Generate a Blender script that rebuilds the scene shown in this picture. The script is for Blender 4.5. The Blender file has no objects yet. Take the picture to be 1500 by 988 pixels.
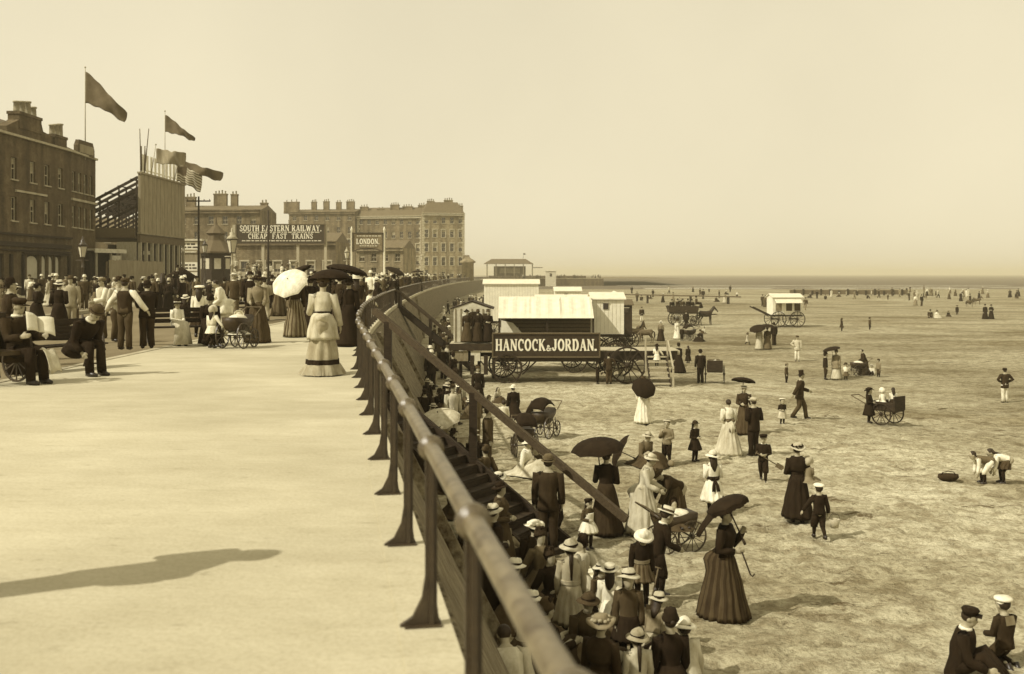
import bpy, math, random
from mathutils import Vector, Matrix, noise, geometry
random.seed(1888)
SC = bpy.context.scene
COL = SC.collection
R = math.radians
F = 1500.0            # focal length in photograph pixels (1500 wide)
CAMZ = 1.7            # camera height above the esplanade
HORIZ = 402.0

# ------------------------------------------------------------------ mesh collector
class MB:
    def __init__(s):
        s.v, s.f, s.m, s.s = [], [], [], []
    def add(s, vs, fs, m=0, smooth=False):
        o = len(s.v)
        s.v.extend([tuple(x) for x in vs])
        for f in fs:
            s.f.append(tuple(i + o for i in f)); s.m.append(m); s.s.append(smooth)
    def join(s, o, M=None, m=None):
        k = len(s.v)
        s.v.extend([tuple(M @ Vector(x)) if M else x for x in o.v])
        for f, mm, ss in zip(o.f, o.m, o.s):
            s.f.append(tuple(i + k for i in f)); s.m.append(mm if m is None else m); s.s.append(ss)
    def loft(s, rings, cap0=True, cap1=True, m=0, smooth=True, closed=True):
        n = len(rings[0]); vs = [p for r in rings for p in r]; fs = []
        for i in range(len(rings) - 1):
            for j in range(n if closed else n - 1):
                a = i * n + j; b = i * n + (j + 1) % n
                fs.append((a, b, b + n, a + n))
        if cap0: fs.append(tuple(reversed(range(n))))
        if cap1: fs.append(tuple(range((len(rings) - 1) * n, len(rings) * n)))
        s.add(vs, fs, m, smooth)
    def tube(s, pts, rad, seg=8, m=0, cap=True, smooth=True, ax=None):
        pts = [Vector(p) for p in pts]; rings = []
        for i, p in enumerate(pts):
            t = (pts[min(i + 1, len(pts) - 1)] - pts[max(i - 1, 0)])
            t = t.normalized() if t.length > 1e-9 else Vector((0, 0, 1))
            a = Vector(ax) if ax else Vector((1, 0, 0))
            if abs(t.dot(a)) > .95: a = Vector((0, 1, 0)) if abs(t.y) < .9 else Vector((0, 0, 1))
            a = (a - t * a.dot(t)).normalized(); b = t.cross(a)
            r = rad[i] if isinstance(rad, (list, tuple)) else rad
            rx, ry = r if isinstance(r, tuple) else (r, r)
            rings.append([p + a * (rx * math.cos(2 * math.pi * k / seg)) + b * (ry * math.sin(2 * math.pi * k / seg)) for k in range(seg)])
        s.loft(rings, cap, cap, m, smooth)
    def ell(s, c, r, M=None, seg=12, nr=7, m=0):
        c = Vector(c); rings = []
        for i in range(1, nr):
            t = math.pi * i / nr
            ring = []
            for k in range(seg):
                a = 2 * math.pi * k / seg
                q = Vector((r[0] * math.sin(t) * math.cos(a), r[1] * math.sin(t) * math.sin(a), -r[2] * math.cos(t)))
                ring.append(c + (M @ q if M else q))
            rings.append(ring)
        o = len(s.v); n = seg
        s.loft(rings, False, False, m, True)
        b0 = Vector((0, 0, -r[2])); t0 = Vector((0, 0, r[2]))
        s.v.append(tuple(c + (M @ b0 if M else b0))); s.v.append(tuple(c + (M @ t0 if M else t0)))
        ib = len(s.v) - 2; it = ib + 1
        for k in range(n):
            s.f.append((o + (k + 1) % n, o + k, ib)); s.m.append(m); s.s.append(True)
            q = o + (len(rings) - 1) * n
            s.f.append((q + k, q + (k + 1) % n, it)); s.m.append(m); s.s.append(True)
    def box(s, c, d, M=None, m=0, rz=0):
        hx, hy, hz = d[0] / 2, d[1] / 2, d[2] / 2
        if M is None and rz: M = Matrix.Rotation(rz, 3, 'Z')
        c = Vector(c); vs = []
        for z in (-hz, hz):
            for x, y in ((-hx, -hy), (hx, -hy), (hx, hy), (-hx, hy)):
                q = Vector((x, y, z)); vs.append(c + (M @ q if M else q))
        s.add(vs, [(3, 2, 1, 0), (4, 5, 6, 7), (0, 1, 5, 4), (1, 2, 6, 5), (2, 3, 7, 6), (3, 0, 4, 7)], m)
    def beam(s, p, q, w, h, m=0):
        p, q = Vector(p), Vector(q); t = (q - p).normalized()
        up = Vector((0, 0, 1)) if abs(t.z) < .95 else Vector((0, 1, 0))
        a = t.cross(up).normalized(); b = a.cross(t)
        M = Matrix((a, t, b)).transposed()
        s.box((p + q) / 2, (w, (q - p).length, h), M, m)
    def lathe(s, prof, M=None, seg=16, m=0, cap0=True, cap1=True, smooth=True, wob=None):
        rings = []
        for r, z in prof:
            ring = []
            for k in range(seg):
                a = 2 * math.pi * k / seg
                q = Vector((r * math.cos(a), r * math.sin(a), z + (wob(a, r) if wob else 0)))
                ring.append(M @ q if M else q)
            rings.append(ring)
        s.loft(rings, cap0, cap1, m, smooth)
    def prism(s, poly, y0, y1, m=0, M=None):      # polygon in XZ extruded along Y
        n = len(poly)
        vs = [Vector((x, y0, z)) for x, z in poly] + [Vector((x, y1, z)) for x, z in poly]
        if M: vs = [M @ v for v in vs]
        fs = [tuple(range(n)), tuple(reversed(range(n, 2 * n)))]
        for i in range(n):
            j = (i + 1) % n; fs.append((j, i, i + n, j + n))
        s.add(vs, fs, m)
    def mesh(s, name):
        me = bpy.data.meshes.new(name)
        me.from_pydata(s.v, [], s.f)
        me.polygons.foreach_set('material_index', s.m)
        me.polygons.foreach_set('use_smooth', s.s)
        me.update()
        return me

def mats_of(mats):
    return [M[x] if isinstance(x, str) else x for x in (mats if isinstance(mats, (list, tuple)) else [mats])]
def ob(name, mb, mats, parent=None, loc=None, rz=None, scale=None):
    me = mb.mesh(name) if isinstance(mb, MB) else mb
    if isinstance(mb, MB):
        for m in mats_of(mats): me.materials.append(m)
    o = bpy.data.objects.new(name, me); COL.objects.link(o)
    if parent: o.parent = parent
    if loc is not None: o.location = loc
    if rz is not None: o.rotation_euler = (0, 0, rz)
    if scale is not None: o.scale = (scale,) * 3 if not isinstance(scale, tuple) else scale
    return o
def root(name, label, cat, loc=(0, 0, 0), rz=0, group=None):
    o = bpy.data.objects.new(name, None); COL.objects.link(o)
    o.empty_display_size = .2
    o.location = loc; o.rotation_euler = (0, 0, rz)
    return tag(o, label, cat, group)
def tag(o, label, cat, group=None):
    o['label'] = label; o['category'] = cat
    if group: o['group'] = group
    return o
def struct(o, kind='structure'):
    o['kind'] = kind; return o
def copy_tree(o, parent=None):
    c = o.copy(); COL.objects.link(c); c.parent = parent
    for ch in list(o.children): copy_tree(ch, c)
    return c

# ------------------------------------------------------------------ materials (all sepia, like the print)
def tint(v):            # the toning of an albumen print: the darker, the warmer
    T = ((.015, .62, .3), (.05, .68, .33), (.1, .745, .38), (.2, .82, .48), (.4, .905, .62), (.7, .95, .74), (1, .96, .78))
    if v <= T[0][0]: g, b = T[0][1:]
    else:
        for a, c in zip(T, T[1:]):
            if v <= c[0]:
                k = (v - a[0]) / (c[0] - a[0]); g = a[1] + (c[1] - a[1]) * k; b = a[2] + (c[2] - a[2]) * k; break
    return (v, v * g, v * b, 1)
M = {}
def mat(name, v, rough=.85, amt=.25, scale=6.0, v2=None, bump=0.0, stretch=(1, 1, 1), spec=.25, detail=6, bscale=None, thresh=None):
    m = bpy.data.materials.new(name); m.use_nodes = True
    nt = m.node_tree; N = nt.nodes; L = nt.links
    b = N['Principled BSDF']; b.inputs['Roughness'].default_value = rough
    b.inputs['Specular IOR Level'].default_value = spec
    tc = N.new('ShaderNodeTexCoord'); mp = N.new('ShaderNodeMapping'); mp.inputs['Scale'].default_value = stretch
    L.new(tc.outputs['Object'], mp.inputs['Vector'])
    no = N.new('ShaderNodeTexNoise'); no.inputs['Scale'].default_value = scale; no.inputs['Detail'].default_value = detail
    no.inputs['Roughness'].default_value = .65
    L.new(mp.outputs['Vector'], no.inputs['Vector'])
    cr = N.new('ShaderNodeValToRGB')
    lo = v * (1 - amt) if v2 is None else v2
    hi = v * (1 + amt) if v2 is None else v
    cr.color_ramp.elements[0].position = thresh[0] if thresh else .3; cr.color_ramp.elements[1].position = thresh[1] if thresh else .7
    cr.color_ramp.elements[0].color = tint(lo); cr.color_ramp.elements[1].color = tint(hi)
    L.new(no.outputs['Fac'], cr.inputs['Fac']); L.new(cr.outputs['Color'], b.inputs['Base Color'])
    if bump:
        nb = N.new('ShaderNodeTexNoise'); nb.inputs['Scale'].default_value = bscale or scale * 2; nb.inputs['Detail'].default_value = 8
        L.new(mp.outputs['Vector'], nb.inputs['Vector'])
        bp = N.new('ShaderNodeBump'); bp.inputs['Strength'].default_value = .8; bp.inputs['Distance'].default_value = bump
        L.new(nb.outputs['Fac'], bp.inputs['Height']); L.new(bp.outputs['Normal'], b.inputs['Normal'])
    M[name] = m
    return m
for nm, v in (('black', .022), ('char', .04), ('dark', .07), ('grey', .13), ('mid', .22), ('fawn', .33), ('light', .48), ('white', .72)):
    mat(nm, v, .9, .3, 7, spec=.1, bump=.02, bscale=8, stretch=(1, 1, .45))
mat('skin', .36, .6, .06, 20, spec=.3); mat('skin_shade', .28, .6, .06, 20)
mat('hair', .035, .6, .4, 30, stretch=(1, 1, .2)); mat('fair_hair', .16, .6, .4, 30, stretch=(1, 1, .2))
mat('straw', .55, .8, .18, 60, stretch=(1, 1, 4)); mat('shoe', .02, .4, .2, 10, spec=.5); mat('eye', .015, .3, .1, 5)
mat('stripe', .3, .9, .2, 1)
mat('iron', .05, .45, .45, 7, spec=.5, bump=.004, bscale=40); mat('iron_rail', .13, .38, .6, 11, spec=.6, bump=.006, bscale=35)
mat('wood_dark', .032, .75, .45, 5, stretch=(1, 1, 6), bump=.004); mat('wood_mid', .06, .7, .4, 5, stretch=(5, 1, 5), bump=.004); mat('wood', .12, .8, .4, 5, stretch=(5, 1, 5), bump=.004)
mat('wood_pale', .4, .8, .3, 4, stretch=(6, 6, .6), bump=.003)
mat('paint_white', .78, .6, .12, 2.5, bump=.002); mat('paint_cream', .58, .7, .18, 3, bump=.002)
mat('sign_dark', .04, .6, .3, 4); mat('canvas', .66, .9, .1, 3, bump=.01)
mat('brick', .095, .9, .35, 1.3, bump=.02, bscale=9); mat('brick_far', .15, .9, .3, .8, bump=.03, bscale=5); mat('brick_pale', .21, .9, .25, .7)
mat('stone', .42, .9, .22, 1.5, bump=.01); mat('slate', .14, .7, .25, 2.5); mat('glass', .03, .12, .2, .8, spec=.7); mat('blind', .55, .8, .1, 2)
mat('pot', .34, .9, .25, 3); mat('iron_pale', .4, .6, .25, 5); mat('board', .27, .85, .22, 2.2, stretch=(1, 1, .3), bump=.006)
mat('flag_dark', .13, .9, .3, 1.2); mat('flag_light', .5, .9, .2, 2); mat('paper', .6, .9, .1, 8)
mat('horse', .035, .55, .35, 6); mat('donkey', .12, .85, .3, 8); mat('brown_leather', .05, .5, .3, 8)
mat('bush', .07, .9, .5, 6)

# woven brick courses on top of the noise: a real brick pattern for the near facades
def brickify(name, v, sc=1.0, mortar=.3):
    m = M[name]; nt = m.node_tree; N = nt.nodes; L = nt.links; b = N['Principled BSDF']
    cr = [n for n in N if n.type == 'VALTORGB'][0]
    geo = N.new('ShaderNodeTexCoord')
    sep = N.new('ShaderNodeSeparateXYZ'); L.new(geo.outputs['Object'], sep.inputs[0])
    ad = N.new('ShaderNodeMath'); ad.operation = 'ADD'; L.new(sep.outputs[0], ad.inputs[0]); L.new(sep.outputs[1], ad.inputs[1])
    cb = N.new('ShaderNodeCombineXYZ'); L.new(ad.outputs[0], cb.inputs[0]); L.new(sep.outputs[2], cb.inputs[1])
    br = N.new('ShaderNodeTexBrick'); br.inputs['Scale'].default_value = 1.0
    br.inputs['Brick Width'].default_value = .24 * sc; br.inputs['Row Height'].default_value = .08 * sc; br.inputs['Mortar Size'].default_value = .008 * sc
    br.inputs['Color1'].default_value = (.75, .75, .75, 1); br.inputs['Color2'].default_value = (1.15, 1.15, 1.15, 1)
    br.inputs['Mortar'].default_value = (1.7, 1.7, 1.7, 1)
    L.new(cb.outputs[0], br.inputs['Vector'])
    ms = N.new('ShaderNodeMapping'); ms.inputs['Scale'].default_value = (1.1, 1.1, .12); L.new(geo.outputs['Object'], ms.inputs['Vector'])
    ns = N.new('ShaderNodeTexNoise'); ns.inputs['Scale'].default_value = .9; ns.inputs['Detail'].default_value = 7; L.new(ms.outputs['Vector'], ns.inputs['Vector'])
    rs = N.new('ShaderNodeValToRGB'); rs.color_ramp.elements[0].position = .35; rs.color_ramp.elements[1].position = .65; rs.color_ramp.elements[0].color = (.6, .58, .55, 1); rs.color_ramp.elements[1].color = (1.2, 1.2, 1.2, 1); L.new(ns.outputs['Fac'], rs.inputs['Fac'])
    m2 = N.new('ShaderNodeMix'); m2.data_type = 'RGBA'; m2.blend_type = 'MULTIPLY'; m2.inputs[0].default_value = 1; L.new(cr.outputs['Color'], m2.inputs[6]); L.new(rs.outputs['Color'], m2.inputs[7])
    mx = N.new('ShaderNodeMix'); mx.data_type = 'RGBA'; mx.blend_type = 'MULTIPLY'; mx.inputs[0].default_value = 1
    L.new(m2.outputs[2], mx.inputs[6]); L.new(br.outputs['Color'], mx.inputs[7]); L.new(mx.outputs[2], b.inputs['Base Color'])
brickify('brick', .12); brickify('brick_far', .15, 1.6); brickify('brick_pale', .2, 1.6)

# sand: pale dry sand, trodden darker patches, weed flecks and wet flats
def sand_material():
    m = bpy.data.materials.new('sand'); m.use_nodes = True; nt = m.node_tree; N = nt.nodes; L = nt.links
    b = N['Principled BSDF']; b.inputs['Roughness'].default_value = .95; b.inputs['Specular IOR Level'].default_value = .1
    tc = N.new('ShaderNodeTexCoord')
    def nz(scale, detail, st=(1, 1, 1), rough=.6):
        mp = N.new('ShaderNodeMapping'); mp.inputs['Scale'].default_value = st; L.new(tc.outputs['Object'], mp.inputs['Vector'])
        n = N.new('ShaderNodeTexNoise'); n.inputs['Scale'].default_value = scale; n.inputs['Detail'].default_value = detail; n.inputs['Roughness'].default_value = rough
        L.new(mp.outputs['Vector'], n.inputs['Vector']); return n.outputs['Fac']
    def ramp(f, p0, p1, c0, c1):
        r = N.new('ShaderNodeValToRGB'); r.color_ramp.elements[0].position = p0; r.color_ramp.elements[1].position = p1
        r.color_ramp.elements[0].color = c0; r.color_ramp.elements[1].color = c1; L.new(f, r.inputs['Fac']); return r.outputs['Color']
    def mix(bt, fac, a, c):
        x = N.new('ShaderNodeMix'); x.data_type = 'RGBA'; x.blend_type = bt
        if isinstance(fac, float): x.inputs[0].default_value = fac
        else: L.new(fac, x.inputs[0])
        L.new(a, x.inputs[6]); L.new(c, x.inputs[7]) if not isinstance(c, tuple) else setattr(x.inputs[7], 'default_value', c)
        return x.outputs[2]
    base = ramp(nz(.22, 5, (.6, 1, 1)), .38, .6, tint(.37), tint(.54))
    fine = ramp(nz(2.4, 8, (.85, 1, 1), .7), .4, .58, (.66, .63, .57, 1), (1.12, 1.14, 1.14, 1))
    c = mix('MULTIPLY', 1.0, base, fine)
    grit = ramp(nz(11, 6, (.9, 1, 1), .78), .36, .54, (.5, .47, .41, 1), (1.1, 1.1, 1.1, 1))
    c = mix('MULTIPLY', .8, c, grit)
    damp = ramp(nz(.13, 5, (.45, 1, 1), .62), .5, .66, (1, 1, 1, 1), (.66, .62, .54, 1)); c = mix('MULTIPLY', 1.0, c, damp)
    bands = ramp(nz(.045, 4, (.28, 1.6, 1), .6), .4, .6, (.84, .82, .77, 1), (1.06, 1.06, 1.06, 1)); c = mix('MULTIPLY', .9, c, bands)
    weed = ramp(nz(1.15, 9, (.45, 1.2, 1), .78), .585, .63, (0, 0, 0, 1), (1, 1, 1, 1))
    c = mix('MIX', weed, c, tint(.13))
    sx = N.new('ShaderNodeSeparateXYZ'); L.new(tc.outputs['Object'], sx.inputs[0])
    # wet flats: further out and to the right, with a wandering edge
    w1 = N.new('ShaderNodeMath'); w1.operation = 'MULTIPLY_ADD'; L.new(sx.outputs[0], w1.inputs[0]); w1.inputs[1].default_value = .035; w1.inputs[2].default_value = -.75
    w2 = N.new('ShaderNodeMath'); w2.operation = 'MULTIPLY_ADD'; L.new(sx.outputs[1], w2.inputs[0]); w2.inputs[1].default_value = .008; L.new(w1.outputs[0], w2.inputs[2])
    w3 = N.new('ShaderNodeMath'); w3.operation = 'ADD'; L.new(w2.outputs[0], w3.inputs[0]); L.new(nz(.06, 5, (.5, 1, 1)), w3.inputs[1])
    wet = ramp(w3.outputs[0], .35, .95, (0, 0, 0, 1), (1, 1, 1, 1))
    c = mix('MULTIPLY', wet, c, (.74, .73, .7, 1))
    L.new(c, b.inputs['Base Color'])
    h = N.new('ShaderNodeMath'); h.operation = 'MULTIPLY_ADD'; L.new(nz(3.2, 8, (.8, 1, 1), .7), h.inputs[0]); h.inputs[1].default_value = 1.0
    L.new(nz(11, 4, (1, 1, 1), .7), h.inputs[2])
    bp = N.new('ShaderNodeBump'); bp.inputs['Strength'].default_value = .9; bp.inputs['Distance'].default_value = .08
    L.new(h.outputs[0], bp.inputs['Height']); L.new(bp.outputs['Normal'], b.inputs['Normal'])
    M['sand'] = m
sand_material()
mat('esplanade', .5, .95, .1, 1.6, bump=.012, bscale=9, stretch=(.6, 1.3, 1), spec=.1, detail=10)
mat('road', .2, .95, .22, .5, bump=.02, bscale=5, stretch=(1.5, .5, 1), spec=.1)
mat('turf', .16, .95, .3, .6, bump=.03, bscale=5)
mat('wall_flint', .3, .95, .5, 3.2, v2=.07, bump=.09, bscale=6, thresh=(.38, .62), detail=9, stretch=(1, 3.2, 1)); mat('coping', .4, .9, .25, 3, bump=.02)
mat('sea', .09, .55, .2, .02, stretch=(.3, 1.6, 1), bump=.5, bscale=.25, spec=.2); mat('foam', .6, .8, .2, .05)

# scuffs on the esplanade
def scuffs():
    nt = M['esplanade'].node_tree; N = nt.nodes; L = nt.links; b = N['Principled BSDF']
    cr = [n for n in N if n.type == 'VALTORGB'][0]; tc = [n for n in N if n.type == 'TEX_COORD'][0]
    mp = N.new('ShaderNodeMapping'); mp.inputs['Scale'].default_value = (2.2, 6.5, 1); mp.inputs['Rotation'].default_value = (0, 0, R(14)); L.new(tc.outputs['Object'], mp.inputs['Vector'])
    n = N.new('ShaderNodeTexNoise'); n.inputs['Scale'].default_value = 1.5; n.inputs['Detail'].default_value = 10; n.inputs['Roughness'].default_value = .75
    L.new(mp.outputs['Vector'], n.inputs['Vector'])
    r = N.new('ShaderNodeValToRGB'); r.color_ramp.elements[0].position = .58; r.color_ramp.elements[1].position = .72
    r.color_ramp.elements[0].color = (1, 1, 1, 1); r.color_ramp.elements[1].color = (.6, .58, .54, 1); L.new(n.outputs['Fac'], r.inputs['Fac'])
    n2 = N.new('ShaderNodeTexNoise'); n2.inputs['Scale'].default_value = .35; n2.inputs['Detail'].default_value = 6; L.new(tc.outputs['Object'], n2.inputs['Vector'])
    r2 = N.new('ShaderNodeValToRGB'); r2.color_ramp.elements[0].position = .3; r2.color_ramp.elements[1].position = .7
    r2.color_ramp.elements[0].color = (.8, .79, .76, 1); r2.color_ramp.elements[1].color = (1.06, 1.06, 1.06, 1); L.new(n2.outputs['Fac'], r2.inputs['Fac'])
    x = N.new('ShaderNodeMix'); x.data_type = 'RGBA'; x.blend_type = 'MULTIPLY'; x.inputs[0].default_value = 1
    L.new(cr.outputs['Color'], x.inputs[6]); L.new(r.outputs['Color'], x.inputs[7])
    y = N.new('ShaderNodeMix'); y.data_type = 'RGBA'; y.blend_type = 'MULTIPLY'; y.inputs[0].default_value = 1
    L.new(x.outputs[2], y.inputs[6]); L.new(r2.outputs['Color'], y.inputs[7]); 
    n3 = N.new('ShaderNodeTexNoise'); n3.inputs['Scale'].default_value = 34; n3.inputs['Detail'].default_value = 5; n3.inputs['Roughness'].default_value = .8; L.new(tc.outputs['Object'], n3.inputs['Vector'])
    r3 = N.new('ShaderNodeValToRGB'); r3.color_ramp.elements[0].position = .36; r3.color_ramp.elements[1].position = .55
    r3.color_ramp.elements[0].color = (.86, .845, .81, 1); r3.color_ramp.elements[1].color = (1.04, 1.04, 1.04, 1); L.new(n3.outputs['Fac'], r3.inputs['Fac'])
    z = N.new('ShaderNodeMix'); z.data_type = 'RGBA'; z.blend_type = 'MULTIPLY'; z.inputs[0].default_value = 1
    L.new(y.outputs[2], z.inputs[6]); L.new(r3.outputs['Color'], z.inputs[7]); L.new(z.outputs[2], b.inputs['Base Color'])
scuffs()

# ------------------------------------------------------------------ ground levels
def lerp_table(tab, y):
    if y <= tab[0][0]: return tab[0][1]
    for (a, va), (b, vb) in zip(tab, tab[1:]):
        if y <= b:
            t = (y - a) / (b - a); t = t * t * (3 - 2 * t)
            return va + (vb - va) * t
    return tab[-1][1]
HB = ((0, 4.95), (20, 4.95), (36, 5.1), (55, 5.4), (90, 5.3), (150, 5.0), (250, 4.7), (320, 4.75), (345, 5.1), (420, 6.5))
def sm(t):
    t = max(0, min(1, t)); return t * t * (3 - 2 * t)
def beach_z(x, y):
    h = lerp_table(HB, y) + .55 * sm((x - 6) / 12) * math.exp(-((y - 44) / 24) ** 2)
    return CAMZ - h
def B(px, py):                      # where a pixel of the photograph meets the sand
    y = 30.0
    for _ in range(40):
        x = (px - 750) / F * y
        y = .5 * y + .5 * (CAMZ - beach_z(x, y)) * F / max(py - HORIZ, 1)
    return Vector(((px - 750) / F * y, y, beach_z((px - 750) / F * y, y)))
def E(px, py, z=0.0):               # ... or a level plane
    y = (CAMZ - z) * F / (py - HORIZ)
    return Vector(((px - 750) / F * y, y, z))

PATH = [(1.36, -5), (.48, 0), (-.4, 5), (-1.28, 10), (-2.16, 15), (-3.0, 20), (-4.15, 29), (-5.1, 39), (-6.3, 54), (-7.6, 75), (-8.8, 98),
        (-10.0, 130), (-10.9, 170), (-11.3, 230), (-10.2, 300), (-7.5, 360), (-2, 400), (8, 424), (24, 434), (39, 437)]
def catmull(P, n):
    out = []
    for i in range(len(P) - 1):
        p0, p1, p2, p3 = P[max(i - 1, 0)], P[i], P[i + 1], P[min(i + 2, len(P) - 1)]
        for k in range(n):
            t = k / n
            out.append(tuple(.5 * (2 * b + (c - a) * t + (2 * a - 5 * b + 4 * c - d) * t * t + (3 * b - a - 3 * c + d) * t ** 3) for a, b, c, d in zip(p0, p1, p2, p3)))
    out.append(P[-1]); return out
WP = catmull(PATH, 10)
def path_x(y):
    for (x0, y0), (x1, y1) in zip(WP, WP[1:]):
        if y0 <= y <= y1: return x0 + (x1 - x0) * (y - y0) / (y1 - y0)
    return WP[-1][0]
def edge_x(y):
    return lerp_table(((0, -8.0), (40, -8.0), (80, -14), (150, -22), (300, -30)), y)
def normal_at(i):
    a, b = WP[max(i - 1, 0)], WP[min(i + 1, len(WP) - 1)]
    d = Vector((b[0] - a[0], b[1] - a[1])).normalized()
    return Vector((d.y, -d.x))      # towards the beach

# sand sheet
def axis(segs):
    out = []
    for a, b, st in segs:
        n = max(1, round((b - a) / st)); out += [a + (b - a) * i / n for i in range(n)]
    out.append(segs[-1][1]); return out
XS = axis(((-16, -4, .6), (-4, 16, .11), (16, 40, .5), (40, 120, 4), (120, 420, 20), (420, 1500, 120)))
YS = axis(((-6, 10, 1), (10, 32, .11), (32, 60, .35), (60, 120, 1.2), (120, 420, 6)))
def dents(x, y):
    if not (10 < y < 60 and -4 < x < 40): return 0
    v = noise.noise((x * 1.6, y * 2.2, 3)) * .06 + noise.noise((x * 4.3, y * 5.3, 7)) * .05
    c = noise.voronoi((x * 3.3, y * 3.3, 1.5))[0][0]
    v -= .13 * max(0, 1 - c * 3.2)
    return v * (1 if y < 45 else (60 - y) / 15)
mb = MB()
vs = [(x, y, beach_z(x, y) + dents(x, y) + noise.noise((x * .25, y * .25, 0)) * .05) for y in YS for x in XS]
nx = len(XS)
mb.add(vs, [(j * nx + i, j * nx + i + 1, (j + 1) * nx + i + 1, (j + 1) * nx + i) for j in range(len(YS) - 1) for i in range(nx - 1)], 0, True)
struct(ob('sand', mb, 'sand'))

# sea out to the horizon
mb = MB(); SEAZ = CAMZ - 4.92
ys = [330, 380, 450, 560, 700, 900, 1300, 2000, 3200, 5200, 7600]; xs = [-5200 + 400 * i for i in range(27)]
mb.add([(x, y, SEAZ) for y in ys for x in xs], [(j * 27 + i, j * 27 + i + 1, (j + 1) * 27 + i + 1, (j + 1) * 27 + i) for j in range(len(ys) - 1) for i in range(26)])
struct(ob('sea', mb, 'sea'))
mb = MB()
rng = random.Random(5)
for row, (yy, wd) in enumerate(((345, 5), (366, 4), (392, 4), (440, 6))):
    pts = []
    for i in range(90):
        x = 45 + i * 14; y = yy + 6 * noise.noise((x * .012, row, 0)) + 2 * noise.noise((x * .06, row, 4))
        w = wd * (.5 + .9 * abs(noise.noise((x * .03, row, 9)))); pts += [(x, y - w, SEAZ + .03), (x, y + w, SEAZ + .03)]
    mb.add(pts, [(2 * i, 2 * i + 2, 2 * i + 3, 2 * i + 1) for i in range(89) if rng.random() < .85])
struct(ob('surf', mb, 'foam'), 'structure')

# land, road, esplanade
mb = MB()
left = [(-420, -6), (-420, 700), (90, 700), (75, 446), (41, 439)]
poly = [Vector((x, y, -.14)) for x, y in [(WP[0][0] - .1, -6)] + [(x - .25, y + .15) for x, y in WP]] + [Vector((x, y, -.14)) for x, y in reversed(left)]
tri = geometry.tessellate_polygon([poly])
mb.add(poly, [tuple(t) for t in tri]); struct(ob('ground', mb, 'turf'))
mb = MB(); rows = axis(((-6, 60, 1.0), (60, 430, 5)))
pts = [];
for y in rows:
    e = edge_x(y); pts += [(e - 11, y, -.125), (e - .2, y, -.125)]
mb.add(pts, [(2 * i, 2 * i + 1, 2 * i + 3, 2 * i + 2) for i in range(len(rows) - 1)]); struct(ob('road', mb, 'road'))
mb = MB(); pts = []; K = 7; fs = []
rows = axis(((-6, 60, .5), (60, 398, 4)))
for y in rows:
    e = edge_x(y); p = path_x(y) - .02
    for k in range(K): pts.append((e + (p - e) * k / (K - 1), y, 0))
for j in range(len(rows) - 1):
    for k in range(K - 1): fs.append((j * K + k, j * K + k + 1, (j + 1) * K + k + 1, (j + 1) * K + k))
mb.add(pts, fs); struct(ob('esplanade', mb, 'esplanade'))
mb = MB()
for sgn, off in ((1, 0), (-1, -11.3)):
    ring = []
    for y in rows:
        e = edge_x(y) + off
        ring.append([(e - .17, y, -.13), (e, y, -.13), (e, y, .012), (e - .17, y, .012)])
    mb.loft(ring, True, True, 0, False)
struct(ob('kerb', mb, 'coping'))

# ------------------------------------------------------------------ sea wall with coping
mb = MB(); rings = []; cop = []
for i, (x, y) in enumerate(WP):
    n = normal_at(i); P0 = Vector((x, y))
    zb = beach_z(x + n.x * 1.5, y) - .5
    pr = []
    for t in (0, .35, .7, 1.0):
        z = -.16 + (zb + .16) * t; off = .1 + .5 * (-z) if y < 60 else .08 + .2 * (-z)
        pr.append((x + n.x * off, y + n.y * off, z))
    bk = P0 - n * .3
    rings.append([(bk.x, bk.y, -.16)] + pr + [(bk.x, bk.y, zb)])
    a, b = P0 - n * .16, P0 + n * .1
    cop.append([(a.x, a.y, -.16), (b.x, b.y, -.16), (b.x, b.y, .006), (a.x, a.y, .006)])
mb.loft(rings, True, True, 0, False)
for k_, f_ in enumerate(mb.f):
    if min(mb.v[i_][1] for i_ in f_) > 330: mb.m[k_] = 1
wall = tag(ob('sea_wall', mb, ['wall_flint', 'brick']), 'curving sea wall of rough dark masonry sloping down to the sand', 'wall')
mb = MB(); mb.loft(cop, True, True, 0, False); ob('coping', mb, 'esplanade', wall)
def wall_frame(y):
    i = min(range(len(WP)), key=lambda k: abs(WP[k][1] - y)); return Vector((path_x(y), y)), normal_at(i)
for y in (13, 24.5, 33, 44, 64, 85):
    p, n = wall_frame(y); m_ = MB(); zb = beach_z(p.x + 1.5, y) - .3
    t = Vector((-n.y, n.x))
    pr = []
    for z in (-.17, zb):
        off = .14 + .5 * (-z) if y < 60 else .12 + .2 * (-z)
        for u, w in ((-.28, -.3), (.28, -.3), (.28, .12), (-.28, .12)):
            q = p + t * u + n * (off + w); pr.append((q.x, q.y, z))
    m_.add(pr, [(0, 1, 2, 3), (7, 6, 5, 4), (0, 4, 5, 1), (1, 5, 6, 2), (2, 6, 7, 3), (3, 7, 4, 0)])
    ob('buttress', m_, 'wall_flint', wall)

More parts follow.
